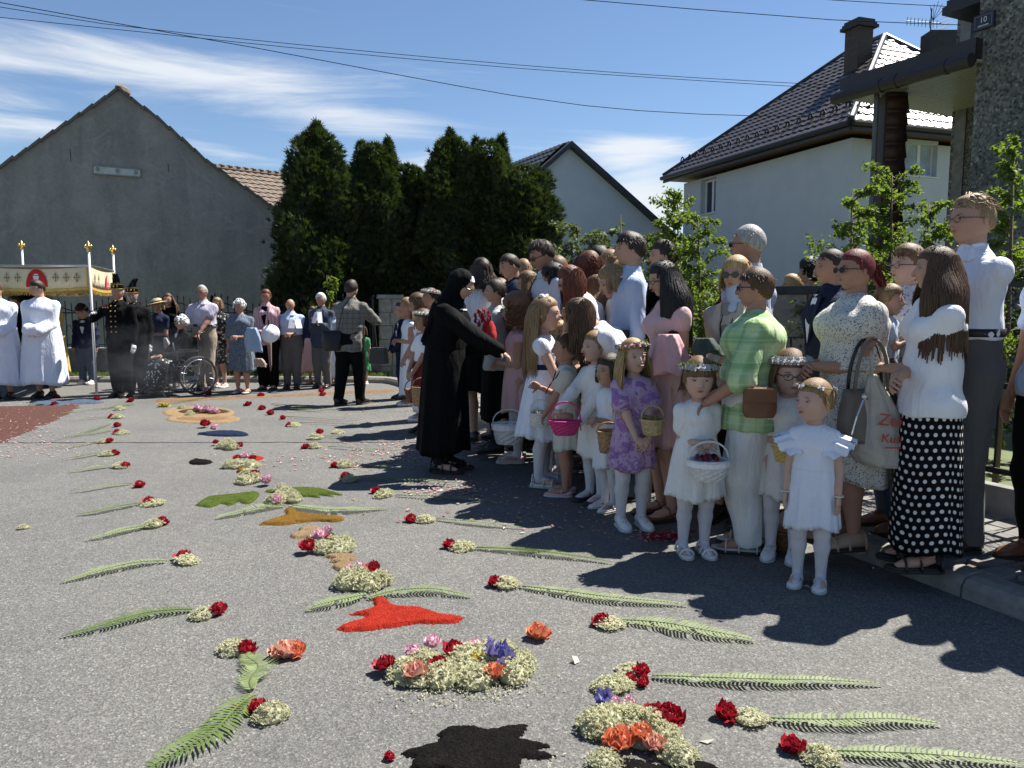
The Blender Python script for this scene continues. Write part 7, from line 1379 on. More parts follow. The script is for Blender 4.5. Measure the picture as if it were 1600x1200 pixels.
basket('flower_basket', 'small pale straw basket held by the girl in lavender', AT(1020, 634, 4.55), .14, .12, .09, BTAN, hang=True, handle=.085, fill=[FCR, FYE], grp=BG)
basket('flower_basket', 'white wicker basket with liner and red flowers held by the leafy-wreathed girl', AT(1108, 690, 3.98), .215, .17, .105, BWHT, hang=True, handle=.10, fill=[FRED, FMAG, BLK], liner=WHT, grp=BG)
basket('flower_basket', 'yellow basket half hidden behind the nearest girl', AT(1228, 680, 3.98), .13, .13, .09, BYEL, hang=True, handle=.05, grp=BG)
basket('flower_basket', 'brown wicker basket with dry petals standing by the white trainers', G(1229, 862), .17, .15, .12, WICKD, handle=.13, fill=[FCR, FPE], grp=BG)
basket('flower_basket', 'woven orange basket seen between the white and lavender dresses', AT(951, 660, 4.98), .15, .15, .14, WICK, hang=True, handle=.06, grp=BG)
basket('flower_basket', 'wide reddish basket behind the lavender dress', AT(1043, 668, 4.9), .24, .18, .12, WICKD, hang=True, handle=.04, fill=[FRED, FPE], grp=BG)
basket('flower_basket', 'square tan wicker basket held beside the nun', AT(662, 590, 8.1), .26, .2, .2, WICK, hang=True, handle=.1, shape=.9, grp=BG)
basket('flower_basket', 'round dark wicker basket behind the tan square one', AT(650, 592, 8.5), .26, .26, .14, WICKD, hang=True, handle=.12, grp=BG)
basket('flower_basket', 'white cloth-lined basket low beside the girl with the navy sash', AT(795, 640, 6.4), .28, .2, .17, BWHT, hang=True, handle=.12, liner=WHT, grp=BG)
basket('flower_basket', 'white basket with cream flowers between two girls', AT(843, 625, 5.6), .15, .13, .1, BWHT, hang=True, handle=.1, fill=[FCR, FW], grp=BG)
# ---- red bow and red bag with the nun
m = MB(); 
rb = thing('ribbon_bow', 'big red ribbon bow on a gift in front of the nun', 'bow', AT(754, 497, 6.3))
for i in range(9):
    a = i / 9 * 6.28; m = MB(); t_ = np.linspace(0, np.pi, 8); dr = np.array([math.cos(a), .3 * math.sin(i), math.sin(a)]); P_ = [dr * (.065 * math.sin(x)) + np.array([0, -.02 * math.sin(2 * x), .03 * math.sin(2 * x)]) for x in t_]; m.tube(P_, .012, 4, flat=.15); m.build('loop', FRED, rb, smooth=True)
m = MB(); r = np.random.default_rng(3); Vb = []; m.lathe([(.03, .10), (.055, .05), (.07, -.02), (.06, -.12), (.01, -.15)], 16); o = m.build('gift_bag', fb('red_foil', (.45, .03, .03), rough=.3), smooth=True); o.location = AT(764, 520, 6.45); tag(o, 'crumpled red gift bag held against the black habit', 'gift bag')
# ---- bags
def bagshape(mb, w, h, d, top=.75, mi=0, n=14, seed=0, sag=.05):
    r = np.random.default_rng(seed); a = np.linspace(0, 2 * np.pi, 24, endpoint=False); rg = []
    for i in range(n):
        t = i / (n - 1); ww = w / 2 * (1 * (1 - t) + top * t) * (1 - .25 * (1 - t) ** 6); dd = d / 2 * ((1 - t) ** .4 * .9 + .12); se = np.sign(np.cos(a)) * np.abs(np.cos(a)) ** .7, np.sign(np.sin(a)) * np.abs(np.sin(a)) ** .7
        f = 1 + sag * (np.sin(4 * a + t * 5 + seed) + np.sin(7 * a - t * 9)) * .5; rg.append(np.stack([ww * se[0] * f, dd * se[1] * f, h * t + 0 * a], -1))
    mb.loft(np.array(rg), mi); return rg
hb = thing('handbag', 'taupe leather handbag with dark panel hanging from the red-haired woman', 'handbag', AT(1352, 690, 3.84), R(8)); TAUL = simple('taupe_leather', (.13, .105, .085), .4); m = MB(); bagshape(m, .33, .27, .13, .8, seed=1, sag=.02); m.build('body', TAUL, hb, smooth=True)
m = MB(); a = np.linspace(0, np.pi, 14)
for y_ in (-.03, .03): m = MB(); m.tube(np.c_[.09 * np.cos(a), np.full(14, y_), .26 + .26 * np.sin(a)], .013, 7, flat=.6); m.build('handle', TAUL if y_ < 0 else BLEA, hb, smooth=True)
m = MB(); bagshape(m, .12, .275, .138, .6, seed=2, sag=.0); o = m.build('side_panel', BLEA, hb, smooth=True); o.location = (.11, 0, 0)
m = MB(); m.tube([(-.06, -.07, .24), (-.1, -.075, .14), (-.12, -.07, .05)], .006, 5); m.ell((-.06, -.075, .24), (.02, .01, .02), 8, 5); m.build('buckle', SILV, hb)
t = NT('shop_bag_plastic'); t.set(Base_Color=(.62, .58, .50), Roughness=.35); t.bump(t.noise(9, 5, .6, None, 1.5), .6, .03); t.trans((.6, .55, .45), .35); M_PLAS = t.m; t = NT('clear_bag'); t.set(Base_Color=(.42, .40, .40), Roughness=.3); t.bump(t.noise(14, 5, .6, None, 2), .8, .03); t.trans((.5, .45, .45), .3); M_PLAS2 = t.m
M_RPR = simple('red_print', (.42, .05, .04), .5, bump=0); M_DPR = simple('dark_print', (.05, .05, .06), .5, bump=0)
sb = thing('shopping_bag', 'cream plastic carrier bag with red print beside the taupe handbag', 'carrier bag', AT(1384, 727, 3.80), R(-6)); r = np.random.default_rng(8); m = MB(); a = np.linspace(0, 2 * np.pi, 36, endpoint=False); rg = []
for i in range(18):
    t_ = i / 17; ww = .155 * ((1 - t_ ** 1.3) + .10) * (1 - .35 * (1 - min(1, t_ * 6)) ** 2); dd = .075 * ((1 - t_) ** .8 + .12); cx = -.085 * t_ ** 1.2; f = 1 + (.03 + .10 * t_) * np.sin(9 * a + 2 * t_) + .04 * np.sin(5 * a - 3 * t_); rg.append(np.stack([cx + ww * np.cos(a) * f, dd * np.sin(a) * f, .46 * t_ + 0 * a], -1))
m.loft(np.array(rg)); m.build('body', M_PLAS, sb, smooth=True); m = MB(); m.tube([(-.085, 0, .44), (-.10, 0, .56), (-.085, .03, .58)], .012, 6, flat=.5); m.build('handle', M_PLAS, sb, smooth=True)
def onbag(o, par, amp=0): return o
text('Zeit', .085, (-.005, -.082, .235), (math.pi / 2 + .16, .12, 0), M_RPR, sb); text('Kultur', .062, (.02, -.088, .145), (math.pi / 2 + .12, .08, 0), M_RPR, sb)
for i in range(3): m = MB(); m.box((.045 + i * .04, -.088, .035), (.028, .004, .026)); m.build('print_mark', M_DPR, sb)
m = MB(); m.box((.02, -.088, .105), (.12, .004, .006)); m.build('print_line', M_RPR, sb)
sb2 = thing('shopping_bag', 'translucent plastic bag held behind the polka dot skirt', 'carrier bag', AT(1513, 745, 3.95), R(10)); m = MB(); bagshape(m, .17, .30, .08, .25, seed=5, sag=.09); m.build('body', M_PLAS2, sb2, smooth=True); m = MB(); m.tube([(0, 0, .29), (-.01, 0, .38)], .01, 5, flat=.5); m.build('handle', M_PLAS2, sb2)
text('ei', .05, (-.03, -.05, .17), (math.pi / 2, 0, 0), M_RPR, sb2)
cb_ = thing('shoulder_bag', 'brown leather shoulder bag worn by the woman in green', 'shoulder bag', AT(1186, 652, 4.0), R(-8)); m = MB(); bagshape(m, .19, .16, .08, .85, seed=3, sag=.02); m.build('body', simple('tan_brown_leather', (.16, .06, .025), .45), cb_); m = MB(); m.box((0, -.04, .12), (.16, .012, .07)); m.build('flap', simple('tan_brown_leather', (.16, .06, .025), .45), cb_)
# photographer's bags
I = PE['tweed']; b1 = thing('camera_bag', 'black soft bag on a strap at the left side of the man in tweed', 'bag', AT(520, 548, 10.55), R(20)); m = MB(); bagshape(m, .30, .28, .16, .9, seed=7, sag=.05); m.build('body', BLEA, b1, smooth=True); m = MB(); m.tube(spline([tuple(AT(528, 520, 10.5)), tuple(AT(537, 480, 10.52)), tuple(AT(556, 458, 10.58))], .05), .014, 5, flat=.4); o = m.build('strap', BLEA, b1); o.matrix_parent_inverse = Matrix.LocRotScale(b1.location, b1.rotation_euler, Vector((1, 1, 1))).inverted()
b2_ = thing('camera_bag', 'black camera case hanging at the right hip of the man in tweed', 'bag', AT(592, 568, 10.5), R(-15)); m = MB(); m.box((0, 0, .1), (.24, .14, .2), taper=.85); m.build('body', BLEA, b2_); m = MB(); m.box((0, 0, .205), (.21, .13, .03), taper=.8); m.build('lid', simple('grey_nylon', (.06, .06, .065), .6), b2_); m = MB(); m.tube([tuple(AT(592, 560, 10.45) - b2_.location), tuple(AT(584, 498, 10.5) - b2_.location)], .018, 5, flat=.3); m.build('strap', BLEA, b2_)
# papers, umbrella, cane, jackets
def paper(label, P, rz, tilt=.9, w=.15, h=.2, col=(.7, .7, .7), name='song_sheet', cat='paper', grp='papers held by the singers'):
    t_ = thing(name, label, cat, P, rz, grp); M_ = simple('white_paper', col, .7, bump=0, var=.03)
    for sg in (-1, 1): m = MB(); m.box((sg * w / 4, .0, 0), (w / 2, .003, h), rot=Matrix.Rotation(sg * .35, 3, 'Z') @ Matrix.Rotation(-.5, 3, 'X')); m.build('page', M_, t_)
paper('open white booklet held by the man in the navy jacket', AT(496, 496, 12.45), 0); paper('folded white sheet held by the balding man in light blue', AT(461, 506, 12.4), .3, w=.2, h=.16)
I = PE['pinkw']; um = thing('umbrella', 'folded pinkish grey umbrella held point down by the woman in the pink blazer', 'umbrella', AT(423, 580, 12.3)); L = 0.75; m = MB(); m.tube([(0, 0, 0), (0, 0, .1), (-.01, 0, .5), (-.01, 0, .66)], [.006, .022, .04, .018], 8); m.build('canopy', fb('dusty_pink_nylon', (.25, .15, .15)), um, smooth=True); m = MB(); m.tube([(-.01, 0, .65), (-.01, 0, .82)], .012, 6); m.build('handle', BLEA, um)
ht = thing('sun_hat', 'white sun hat held in front of the pink blazer', 'hat', AT(422, 521, 12.25)); m = MB(); m.lathe([(.01, .05), (.07, .045), (.085, 0), (.15, -.01), (.15, -.02)], 18); o = m.build('crown', WHT, ht, smooth=True); o.rotation_euler = (1.3, 0, 0)
cn_ = thing('walking_cane', 'thin grey walking cane held by the woman in black and white', 'cane', G(350, 606)); m = MB(); m.tube([(0, 0, 0), (0, 0, .78)], .01, 6); m.build('shaft', SILV, cn_); m = MB(); m.tube([(-.05, 0, .78), (.07, 0, .80)], .014, 6); m.build('handle', BLEA, cn_)
def drape(name, label, P, mat, w=.22, h=.4, rz=0, cat='jacket', seed=0, d=.08):
    r = np.random.default_rng(seed); m = MB(); a = np.linspace(0, 2 * np.pi, 26, endpoint=False); rg = []
    for i in range(12):
        t = i / 11; f = 1 + .22 * np.sin(4 * a + seed + t * 2) * t + .12 * np.sin(7 * a - t); sw = w / 2 * (.55 + .45 * math.sin(min(1, t * 1.4) * 1.57)); rg.append(np.stack([sw * np.cos(a) * f + .03 * t, d / 2 * (.8 + .5 * t) * np.sin(a) * f, -h * t + .02 * np.sin(3 * a) * t], -1))
    m.loft(np.array(rg)[:, ::-1]); o = m.build(name, mat, smooth=True); o.location = P; o.rotation_euler = (0, 0, rz); return tag(o, label, cat)
drape('folded_jacket', 'pale blue jacket hanging over the forearm of the woman in the blue-grey dress', AT(393, 512, 11.75), fb('powder_blue', (.28, .38, .50)), .25, .36, seed=2)
drape('folded_coat', 'pale pink coat draped over the arms of the black-haired woman', AT(1044, 522, 4.72), fb('pink_coat', (.58, .34, .36)), .21, .24, R(-35), 'coat', 4, .14)
drape('folded_jacket', 'dark green jacket over the arm of the woman in the pale cardigan', AT(1101, 528, 4.6), fb('dark_green_jacket', (.05, .07, .065)), .17, .09, R(10), seed=6, d=.12)
hd = drape('hand_bag_small', 'small beige handbag on the arm of the woman in the blue-grey dress', AT(404, 560, 11.8), fb('beige_bag', (.35, .26, .2)), .18, .12, cat='handbag', seed=9)
drape('shoulder_purse', 'little cream purse hanging by a cord from the woman in the hat', AT(258, 528, 12.3), CREAM, .09, .16, cat='purse', seed=11, d=.04)
# earrings / bracelets
I = PE['redhair']; J = I['J']; m = MB(); m.ell(J['hc'] + J['Rh'] @ np.array([-.40, .04, -.20]) * J['hh'], (.018, .018, .03), 8, 6); m.ell(J['hc'] + J['Rh'] @ np.array([-.40, .04, -.27]) * J['hh'], (.026, .014, .02), 8, 6); local('earring', m, WHT, 'redhair')
for k in ('front',):
    J = PE[k]['J']
    for q in 'LR': m = MB(); a = np.linspace(0, 2 * np.pi, 17); c_ = J['wr' + q]; m.tube(np.c_[c_[0] + .022 * np.cos(a), c_[1] + .022 * np.sin(a), np.full(17, c_[2] + .005)], .0035, 5, cap=False); local('bracelet', m, FCR, k)
bd = AT(855, 500, 5.75)
pp = thing('black_ribbon', 'black satin ribbon tied in a bow on the ivory dress', 'ribbon', AT(863, 596, 5.35)); 
for i, (dx, dz) in enumerate(((.05, .07), (-.03, -.05), (.03, .10), (-.05, -.09))): m = MB(); m.tube([(0, 0, 0), (dx * .6, -.01, dz * .5), (dx, 0, dz)], [.006, .016, .006], 6, flat=.3); m.build('tail', BLK, pp, smooth=True)
sc_ = PE['cardi']; J = sc_['J']; 
for sg in (-1, 1): m = MB(); m.tube([J['nb'] + J['rx'] * sg * .04 + J['fwd'] * .03, J['chest'] + J['rx'] * sg * .035 + J['fwd'] * (.062 * sc_['H'] + .05), J['waist'] + J['rx'] * sg * .03 + J['fwd'] * (.062 * sc_['H'] + .04)], .008, 5, flat=.4); local('neck_strap', m, BLEA, 'cardi')
m = MB(); tx = PE['bluebow']; J = tx['J']; hh = J['hh']
for i in range(16): a = i / 16 * 6.28; m.ell(J['hc'] + J['Rh'] @ np.array([.13 * math.cos(a), .05 + .1 * math.sin(a), .52 + .03 * math.sin(3 * a)]) * hh, np.array([.075, .06, .06]) * hh, 7, 5)
local('hair_ornament', m, FW, 'bluebow', smooth=True)
# ---- incense smoke drifting in front of the miners
t = NT('incense_smoke'); t.n.remove(t.b); pv_ = t.new('ShaderNodeVolumePrincipled'); pv_.inputs['Color'].default_value = (.8, .85, .95, 1); pv_.inputs['Anisotropy'].default_value = .3
g_ = t.new('ShaderNodeTexGradient', gradient_type='SPHERICAL'); mp = t.new('ShaderNodeMapping'); t.l.new(t.tc.outputs['Object'], mp.inputs[0]); t.l.new(mp.outputs[0], g_.inputs[0]); n = t.noise(2.4, 5, .6, None, .6); dn = t.math('MULTIPLY', t.math('MULTIPLY', g_.outputs['Fac'], t.rng(n, .42, .75)), 0.6); t.l.new(dn, pv_.inputs['Density']); t.l.new(pv_.outputs[0], t.out.inputs['Volume'])
m = MB(); m.ell((0, 0, 0), (1, 1, 1), 20, 14); o = m.build('incense_smoke', t.m, kind='stuff'); o.location = AT(235, 565, 11.1); o.scale = (1.25, .45, .62); tag(o, 'thin blue-grey incense smoke drifting before the miners and the wheelchair', 'smoke')
# ================================================================ THE FLOWER CARPET
def petal_mat(name, c1, c2, tr=.25):
    c1, c2 = (tuple(v * .72 for v in c) for c in (c1, c2))
    t = NT(name); inf = t.new('ShaderNodeObjectInfo'); n = t.noise(40, 4, .6); c = t.mix(t.rng(n, .3, .7), c1, c2); c = t.mix(t.math('MULTIPLY', inf.outputs['Random'], .35), c, tuple(v * .6 for v in c1)); t.set(Base_Color=c, Roughness=.55); t.trans(c, tr); return t.m
PR = petal_mat('peony_red', (.46, .008, .022), (.62, .02, .045)); PP = petal_mat('peony_pink', (1, .50, .66), (1, .72, .82)); PC = petal_mat('rose_coral', (1, .22, .08), (1, .42, .24)); PS = petal_mat('rose_salmon', (1, .42, .27), (1, .62, .48)); PYW = petal_mat('yellow_bloom', (1, .78, .12), (1, .9, .3)); PV = petal_mat('iris_violet', (.22, .20, .55), (.34, .30, .66))
ELD = petal_mat('elder_cream', (.80, .78, .48), (.86, .85, .62), .45); STEM = foliage_mat('flower_stem', (.12, .17, .05), (.20, .26, .08), .3)
def bloom_mesh(name, mat, seed, n=46, open_=1.0, ragged=.12, size=.6):
    r = np.random.default_rng(seed); mb = MB(); mb.ell((0, 0, .35), (.42, .42, .40), 10, 7)
    for i in range(n):
        q = i / n; az_ = i * 2.399 + r.uniform(-.2, .2); el_ = R(8 + 78 * q ** .8) ; rad = .38 + .30 * (1 - q) * open_; u = np.array([math.cos(az_), math.sin(az_), 0]); s_ = np.array([-math.sin(az_), math.cos(az_), 0]); up = np.array([0, 0, 1.]); L = size * (1.0 - .35 * q) * r.uniform(.8, 1.15); w = L * .62
        base = u * rad * .35 * (1 - q * .5) + up * (.12 + .35 * q); P = []
        for v in np.linspace(0, 1, 4):
            cur = el_ + (.9 - .2 * q) * v * (1 if r.random() > .1 else -.3); c = base + (u * math.cos(el_ + v * .5) + up * math.sin(el_ + v * .5)) * L * v
            for k in (-1, -.35, .35, 1): P.append(c + s_ * w * k * math.sin(.5 + v * 2.0) * .8 + (u * -math.sin(el_) + up * math.cos(el_)) * (-.16 * L * k * k) + up * (ragged * L * r.normal() * (v > .9)) + u * ragged * .5 * L * r.normal() * (v > .6))
        F = [(a * 4 + b, a * 4 + b + 1, a * 4 + b + 5, a * 4 + b + 4) for a in range(3) for b in range(3)]; mb.add(P, F)
    o = mb.build(name, mat, smooth=True); me = o.data; bpy.data.objects.remove(o); return me
BM = {'r': [bloom_mesh('red_peony', PR, i, 44, 1.0 + .2 * i) for i in range(3)], 'p': [bloom_mesh('pink_peony', PP, 10 + i, 60, 1.2, .2, .5) for i in range(2)], 'c': [bloom_mesh('coral_rose', PC, 20 + i, 40, 1.2) for i in range(2)], 's': [bloom_mesh('salmon_rose', PS, 30 + i, 36, 1.3) for i in range(2)], 'y': [bloom_mesh('yellow_bloom', PYW, 40, 30, 1.4)], 'v': [bloom_mesh('violet_iris', PV, 50, 18, 1.8, .3, .9)]}
def elder_mesh(seed, n=170):
    r = np.random.default_rng(seed); mb = MB(); a = r.uniform(0, 6.28, n); q = np.sqrt(r.random(n)); C = np.c_[q * np.cos(a), q * np.sin(a), .12 + .62 * (1 - q ** 2) * r.uniform(.55, 1.1, n)]; k = 5
    for j in range(k):
        D = np.c_[np.cos(a + j * 1.256), np.sin(a + j * 1.256), r.uniform(.2, .9, n)] + r.normal(0, .3, (n, 3)); V, F = leaves(r, C, D, .14, .85); mb.add(V, F, 0)
    mb.ell((0, 0, .1), (.8, .8, .42), 12, 7, 0)
    for i in range(26): b = np.array([r.normal(0, .1), r.normal(0, .1), .03]); e = C[i] * np.array([1, 1, .9]); mb.tube([b, (b + e) / 2 + [0, 0, .03], e], .014, 3, 1, cap=False)
    o = mb.build('elder', [ELD, STEM]); me = o.data; bpy.data.objects.remove(o); return me
EM = [elder_mesh(i) for i in range(4)]
SMALL = {'r': 'crimson', 'p': 'pink', 'c': 'coral', 's': 'salmon', 'y': 'yellow', 'v': 'violet'}
cnt = {}
def bloom(px, py, k, size, label, grp=None, z=0, tip=None, name=None):
    """px, py: the middle of the bloom's foot in the photograph; size: radius in m"""
    p = G(px, py); cnt[k] = cnt.get(k, 0) + 1; me = BM[k][cnt[k] % len(BM[k])]; o = link(name or {'r': 'red_peony', 'p': 'pink_peony', 'c': 'coral_rose', 's': 'salmon_rose', 'y': 'yellow_flower', 'v': 'violet_iris'}[k], me); o.location = (p.x, p.y, z); size *= 1.12; o.scale = (size, size, size * .95)
    o.rotation_euler = (rng.uniform(-.25, .25) + (tip or 0), rng.uniform(-.25, .25), rng.uniform(0, 6.28)); tag(o, label, 'flower', grp); return o
def elder(px, py, size, label, grp=None, z=0, flat=.55):
    p = G(px, py); o = link('elderflower_head', EM[int(rng.integers(4))]); o.location = (p.x, p.y, z + .004); o.scale = (size * rng.uniform(.8, 1.15), size * rng.uniform(.8, 1.15), size * flat * rng.uniform(1.1, 1.7)); o.rotation_euler = (rng.uniform(-.1, .1), rng.uniform(-.1, .1), rng.uniform(0, 6.28)); return tag(o, label, 'flower', grp)
M_FERN = foliage_mat('fern_pale_underside', (.26, .34, .14), (.36, .45, .20), .3, (.45, .52, .28)); M_FERN2 = foliage_mat('fern_green', (.11, .18, .035), (.18, .27, .06), .35, (.24, .34, .1))
def fern(pts, w, label, seed=0, mat=None, n=None, shape='lance', curl=.5, grp='fern fronds laid out on the road', start=0.0):
    """pts: pixels from the stalk end to the tip, along the midrib on the road; w: greatest half width in m"""
    r = np.random.default_rng(seed); P = np.array([tuple(G(*p)) for p in pts]); P = spline(P, .02); P[:, 2] = .012 + .012 * np.sin(np.linspace(0, 3.1, len(P))); q_ = np.linspace(0, 1, len(P)); P[:, 1] += .012 * r.normal() * np.sin(q_ * 5 + r.uniform(0, 6)); P[:, 0] += .006 * r.normal() * np.sin(q_ * 9); seg = np.r_[0, np.cumsum(np.linalg.norm(np.diff(P, axis=0), axis=1))]; L = seg[-1]; n = n or int(L / .0155)
    org = P[0].copy(); org[2] = 0; m = MB(); m.tube(P - org, np.linspace(.0035, .001, len(P)), 5, 1); T = np.gradient(P, axis=0); T /= np.linalg.norm(T, axis=1, keepdims=True); fold = r.uniform(.1, .7); tw = r.normal(0, .3)
    for sg in (-1, 1):
        for i in range(n):
            if r.random() < .05: continue
            t = start + (1 - start) * (i + .5) / n; s_ = t * L; c = np.array([np.interp(s_, seg, P[:, j]) for j in range(3)]) - org; d = np.array([np.interp(s_, seg, T[:, j]) for j in range(3)]); d = nrm(d); side = np.array([d[1], -d[0], 0]) * sg
            prof = (math.sin(min(1, (t + .10) * 1.5) * math.pi / 2)) * (1 - t) ** .55 * 1.15 if shape == 'lance' else math.sin(math.pi * min(1, t * .9 + .12)) ** .6
            l = w * max(.08, prof) * r.uniform(.85, 1.1); fw = .32 + .25 * t + r.normal(0, .06); dr = nrm(side + d * fw); lift = fold * .35 * (.5 + .5 * math.sin(i * .35 + seed)) * (1 if sg > 0 else .6); up = np.array([0, 0, 1.]); wd = min(.0075, L / n * .62)
            b0 = c; b1 = c + dr * l * .55 + up * l * lift; b2 = c + nrm(dr + d * curl * .5) * l + up * l * lift * (.6 if r.random() < .8 else 1.6); nx = np.cross(dr, up) * .8 + up * .35 * sg * tw
            m.add([b0 - d * wd * .6, b0 + d * wd * .6, b1 + d * wd * .75, b1 - d * wd * .75, b2], [(0, 1, 2, 3)], 0); m.F.append((np.array([(m.n - 2, m.n - 3, m.n - 1)]), 0))
    o = m.build('fern_frond', [mat or M_FERN, STEM]); o.location = org; return tag(o, label, 'fern', grp)
# sawdust shapes: a low mound with a ragged edge
def grain_mat(name, c1, c2):
    c1, c2 = (tuple(v * .6 for v in c) for c in (c1, c2))
    t = NT(name); n = t.vor(260, out='Color'); sp = t.new('ShaderNodeSeparateColor'); t.l.new(n, sp.inputs[0]); c = t.mix(sp.outputs[0], c1, c2); c = t.mix(t.rng(t.noise(22, 4), .3, .7, 0, .5), c, tuple(v * .6 for v in c1)); t.set(Base_Color=c, Roughness=.95); t.b.inputs['Specular IOR Level'].default_value = .08; t.bump(t.noise(110, 4, .75), 1.0, .02); return t.m
SD = dict(red=grain_mat('red_sawdust', (.62, .03, .016), (.85, .09, .05)), black=grain_mat('coffee_grounds', (.008, .007, .007), (.035, .03, .028)), ochre=grain_mat('ochre_sawdust', (.30, .15, .025), (.46, .26, .06)), skin=grain_mat('peach_sawdust', (.50, .33, .17), (.62, .46, .28)), green=grain_mat('green_sawdust', (.10, .15, .02), (.20, .27, .06)), blue=grain_mat('blue_sawdust', (.02, .035, .09), (.05, .07, .15)), brick=grain_mat('brick_sawdust', (.17, .075, .06), (.26, .14, .12)), orange=grain_mat('orange_sawdust', (.38, .19, .08), (.5, .36, .22)), pblue=grain_mat('pale_blue_sawdust', (.12, .18, .28), (.2, .27, .38)), choc=grain_mat('brown_sawdust', (.10, .045, .018), (.2, .1, .05)))
def inpoly(q, x, y):
    r = np.zeros(x.shape, bool); k = len(q)
    for i in range(k):
        x1, y1 = q[i]; x2, y2 = q[(i + 1) % k]; r ^= ((y1 > y) != (y2 > y)) & (x < (x2 - x1) * (y - y1) / ((y2 - y1) or 1e-9) + x1)
    return r
def mound(name, label, px, mat, h=.016, cell=None, cat='sawdust shape', holes=(), rag=.5, seed=0, dens=1.0, smooth_edge=True):
    q = np.array([tuple(G(*p))[:2] for p in px]); c0 = q.mean(0); q = q - c0; hq = [np.array([tuple(G(*p))[:2] for p in hh_]) - c0 for hh_ in holes]
    if smooth_edge:
        qq = spline(np.r_[q, q[:1]], .03)[:-1]; q = qq
    lo, hi = q.min(0), q.max(0); cell = cell or max(.006, (hi - lo).max() / 110); r = np.random.default_rng(seed); xs = np.arange(lo[0] - cell, hi[0] + 2 * cell, cell); ys = np.arange(lo[1] - cell, hi[1] + 2 * cell, cell); X, Y = np.meshgrid(xs, ys, indexing='ij'); jx, jy = r.normal(0, cell * rag, X.shape), r.normal(0, cell * rag, X.shape)
    ins = inpoly(q, X + jx, Y + jy)
    for h_ in hq: ins &= ~inpoly(h_, X + jx, Y + jy)
    d = ins.astype(float)
    for _ in range(3): d = (d + np.roll(d, 1, 0) + np.roll(d, -1, 0) + np.roll(d, 1, 1) + np.roll(d, -1, 1)) / 5
    Zv = np.where(ins, .004 + h * np.clip((d - .3) * 1.6, 0, 1) * (.75 + .35 * r.random(X.shape)), 0.001); n0, n1 = X.shape; V = np.stack([X + r.normal(0, cell * .2, X.shape), Y + r.normal(0, cell * .2, X.shape), Zv], -1).reshape(-1, 3)
    i, j = np.meshgrid(np.arange(n0 - 1), np.arange(n1 - 1), indexing='ij'); use = ins[:-1, :-1] | ins[1:, :-1] | ins[:-1, 1:] | ins[1:, 1:]; i, j = i[use], j[use]; b = i * n1 + j; m = MB(); m.add(V, np.stack([b, b + n1, b + n1 + 1, b + 1], -1)); o = m.build(name, mat, smooth=True); o.location = (c0[0], c0[1], 0); return tag(o, label, cat)
def ellpx(cx, cy, rx, ry, n=20, ph=0): return [(cx + rx * math.cos(t), cy + ry * math.sin(t)) for t in np.linspace(0, 2 * np.pi, n, endpoint=False) + ph]
mound('sawdust_dove', 'bright red dove of coloured sawdust with one raised wing', [(526, 983), (552, 974), (576, 967), (572, 962), (547, 961), (575, 955), (588, 950), (583, 937), (590, 933), (600, 936), (612, 947), (628, 951), (655, 951), (672, 957), (690, 963), (722, 966), (715, 973), (680, 975), (655, 974), (640, 976), (610, 981), (570, 986), (540, 987)], SD['red'], .014, cell=.0065, seed=1, smooth_edge=False)
mound('coffee_flower', 'black ragged star shape of coffee grounds at the bottom of the road', [(626, 1178), (660, 1168), (690, 1160), (685, 1148), (702, 1138), (740, 1136), (760, 1143), (785, 1139), (822, 1133), (818, 1146), (806, 1156), (830, 1160), (860, 1166), (832, 1173), (870, 1183), (845, 1187), (812, 1183), (812, 1200), (800, 1215), (720, 1215), (690, 1200), (655, 1205), (640, 1198), (650, 1186)], SD['black'], .010, cell=.006, seed=2, smooth_edge=False)
mound('coffee_flower', 'black patch of coffee grounds below the coral roses', [(965, 1188), (1000, 1190), (1030, 1200), (1060, 1192), (1110, 1195), (1120, 1215), (960, 1225)], SD['black'], .010, cell=.007, seed=3)
mound('sawdust_dove', 'ochre dove of sawdust between the pale ferns', [(404, 820), (430, 812), (448, 806), (446, 798), (458, 795), (466, 802), (492, 806), (515, 808), (537, 811), (525, 816), (495, 815), (470, 817), (440, 821)], SD['ochre'], .016, cell=.008, seed=4)
mound('sawdust_leaf', 'green sawdust leaf left of the pink and cream flowers', [(306, 790), (325, 778), (350, 775), (378, 772), (402, 770), (398, 782), (385, 788), (372, 784), (360, 790), (345, 787), (330, 793)], SD['green'], .012, cell=.008, seed=5)
mound('sawdust_leaf', 'green sawdust leaf behind the pale fern on the right', [(414, 768), (440, 764), (470, 763), (498, 764), (515, 768), (535, 774), (510, 772), (520, 776), (495, 774), (500, 778), (475, 776), (455, 774), (430, 772)], SD['green'], .012, cell=.008, seed=6)
mound('sawdust_hand', 'pale peach sawdust hand above the crimson peony', [(453, 838), (470, 832), (468, 827), (480, 824), (498, 825), (503, 832), (495, 838), (488, 846), (478, 841), (462, 842)], SD['skin'], .015, cell=.007, seed=7)
mound('sawdust_hand', 'pale peach sawdust hand with fingers below the flower pile', [(505, 871), (525, 868), (550, 869), (558, 873), (545, 877), (552, 882), (545, 888), (530, 893), (520, 886), (530, 881), (515, 879), (525, 875)], SD['skin'], .015, cell=.006, seed=8)
mound('sawdust_bar', 'dark blue bar of sawdust beside the pink petals', [(308, 679), (330, 676), (365, 675), (387, 679), (378, 682), (340, 682)], SD['blue'], .02, cell=.01, seed=9)
mound('coffee_patch', 'small black oval patch alone on the road', [(297, 722), (305, 719), (320, 721), (331, 722), (322, 726), (300, 726)], SD['black'], .02, cell=.01, seed=10)
mound('sawdust_host', 'peach and brown round sawdust emblem under the pink peonies', ellpx(310, 645, 55, 9), SD['skin'], .012, cell=.013, holes=[ellpx(318, 644, 40, 4.5)], seed=11)
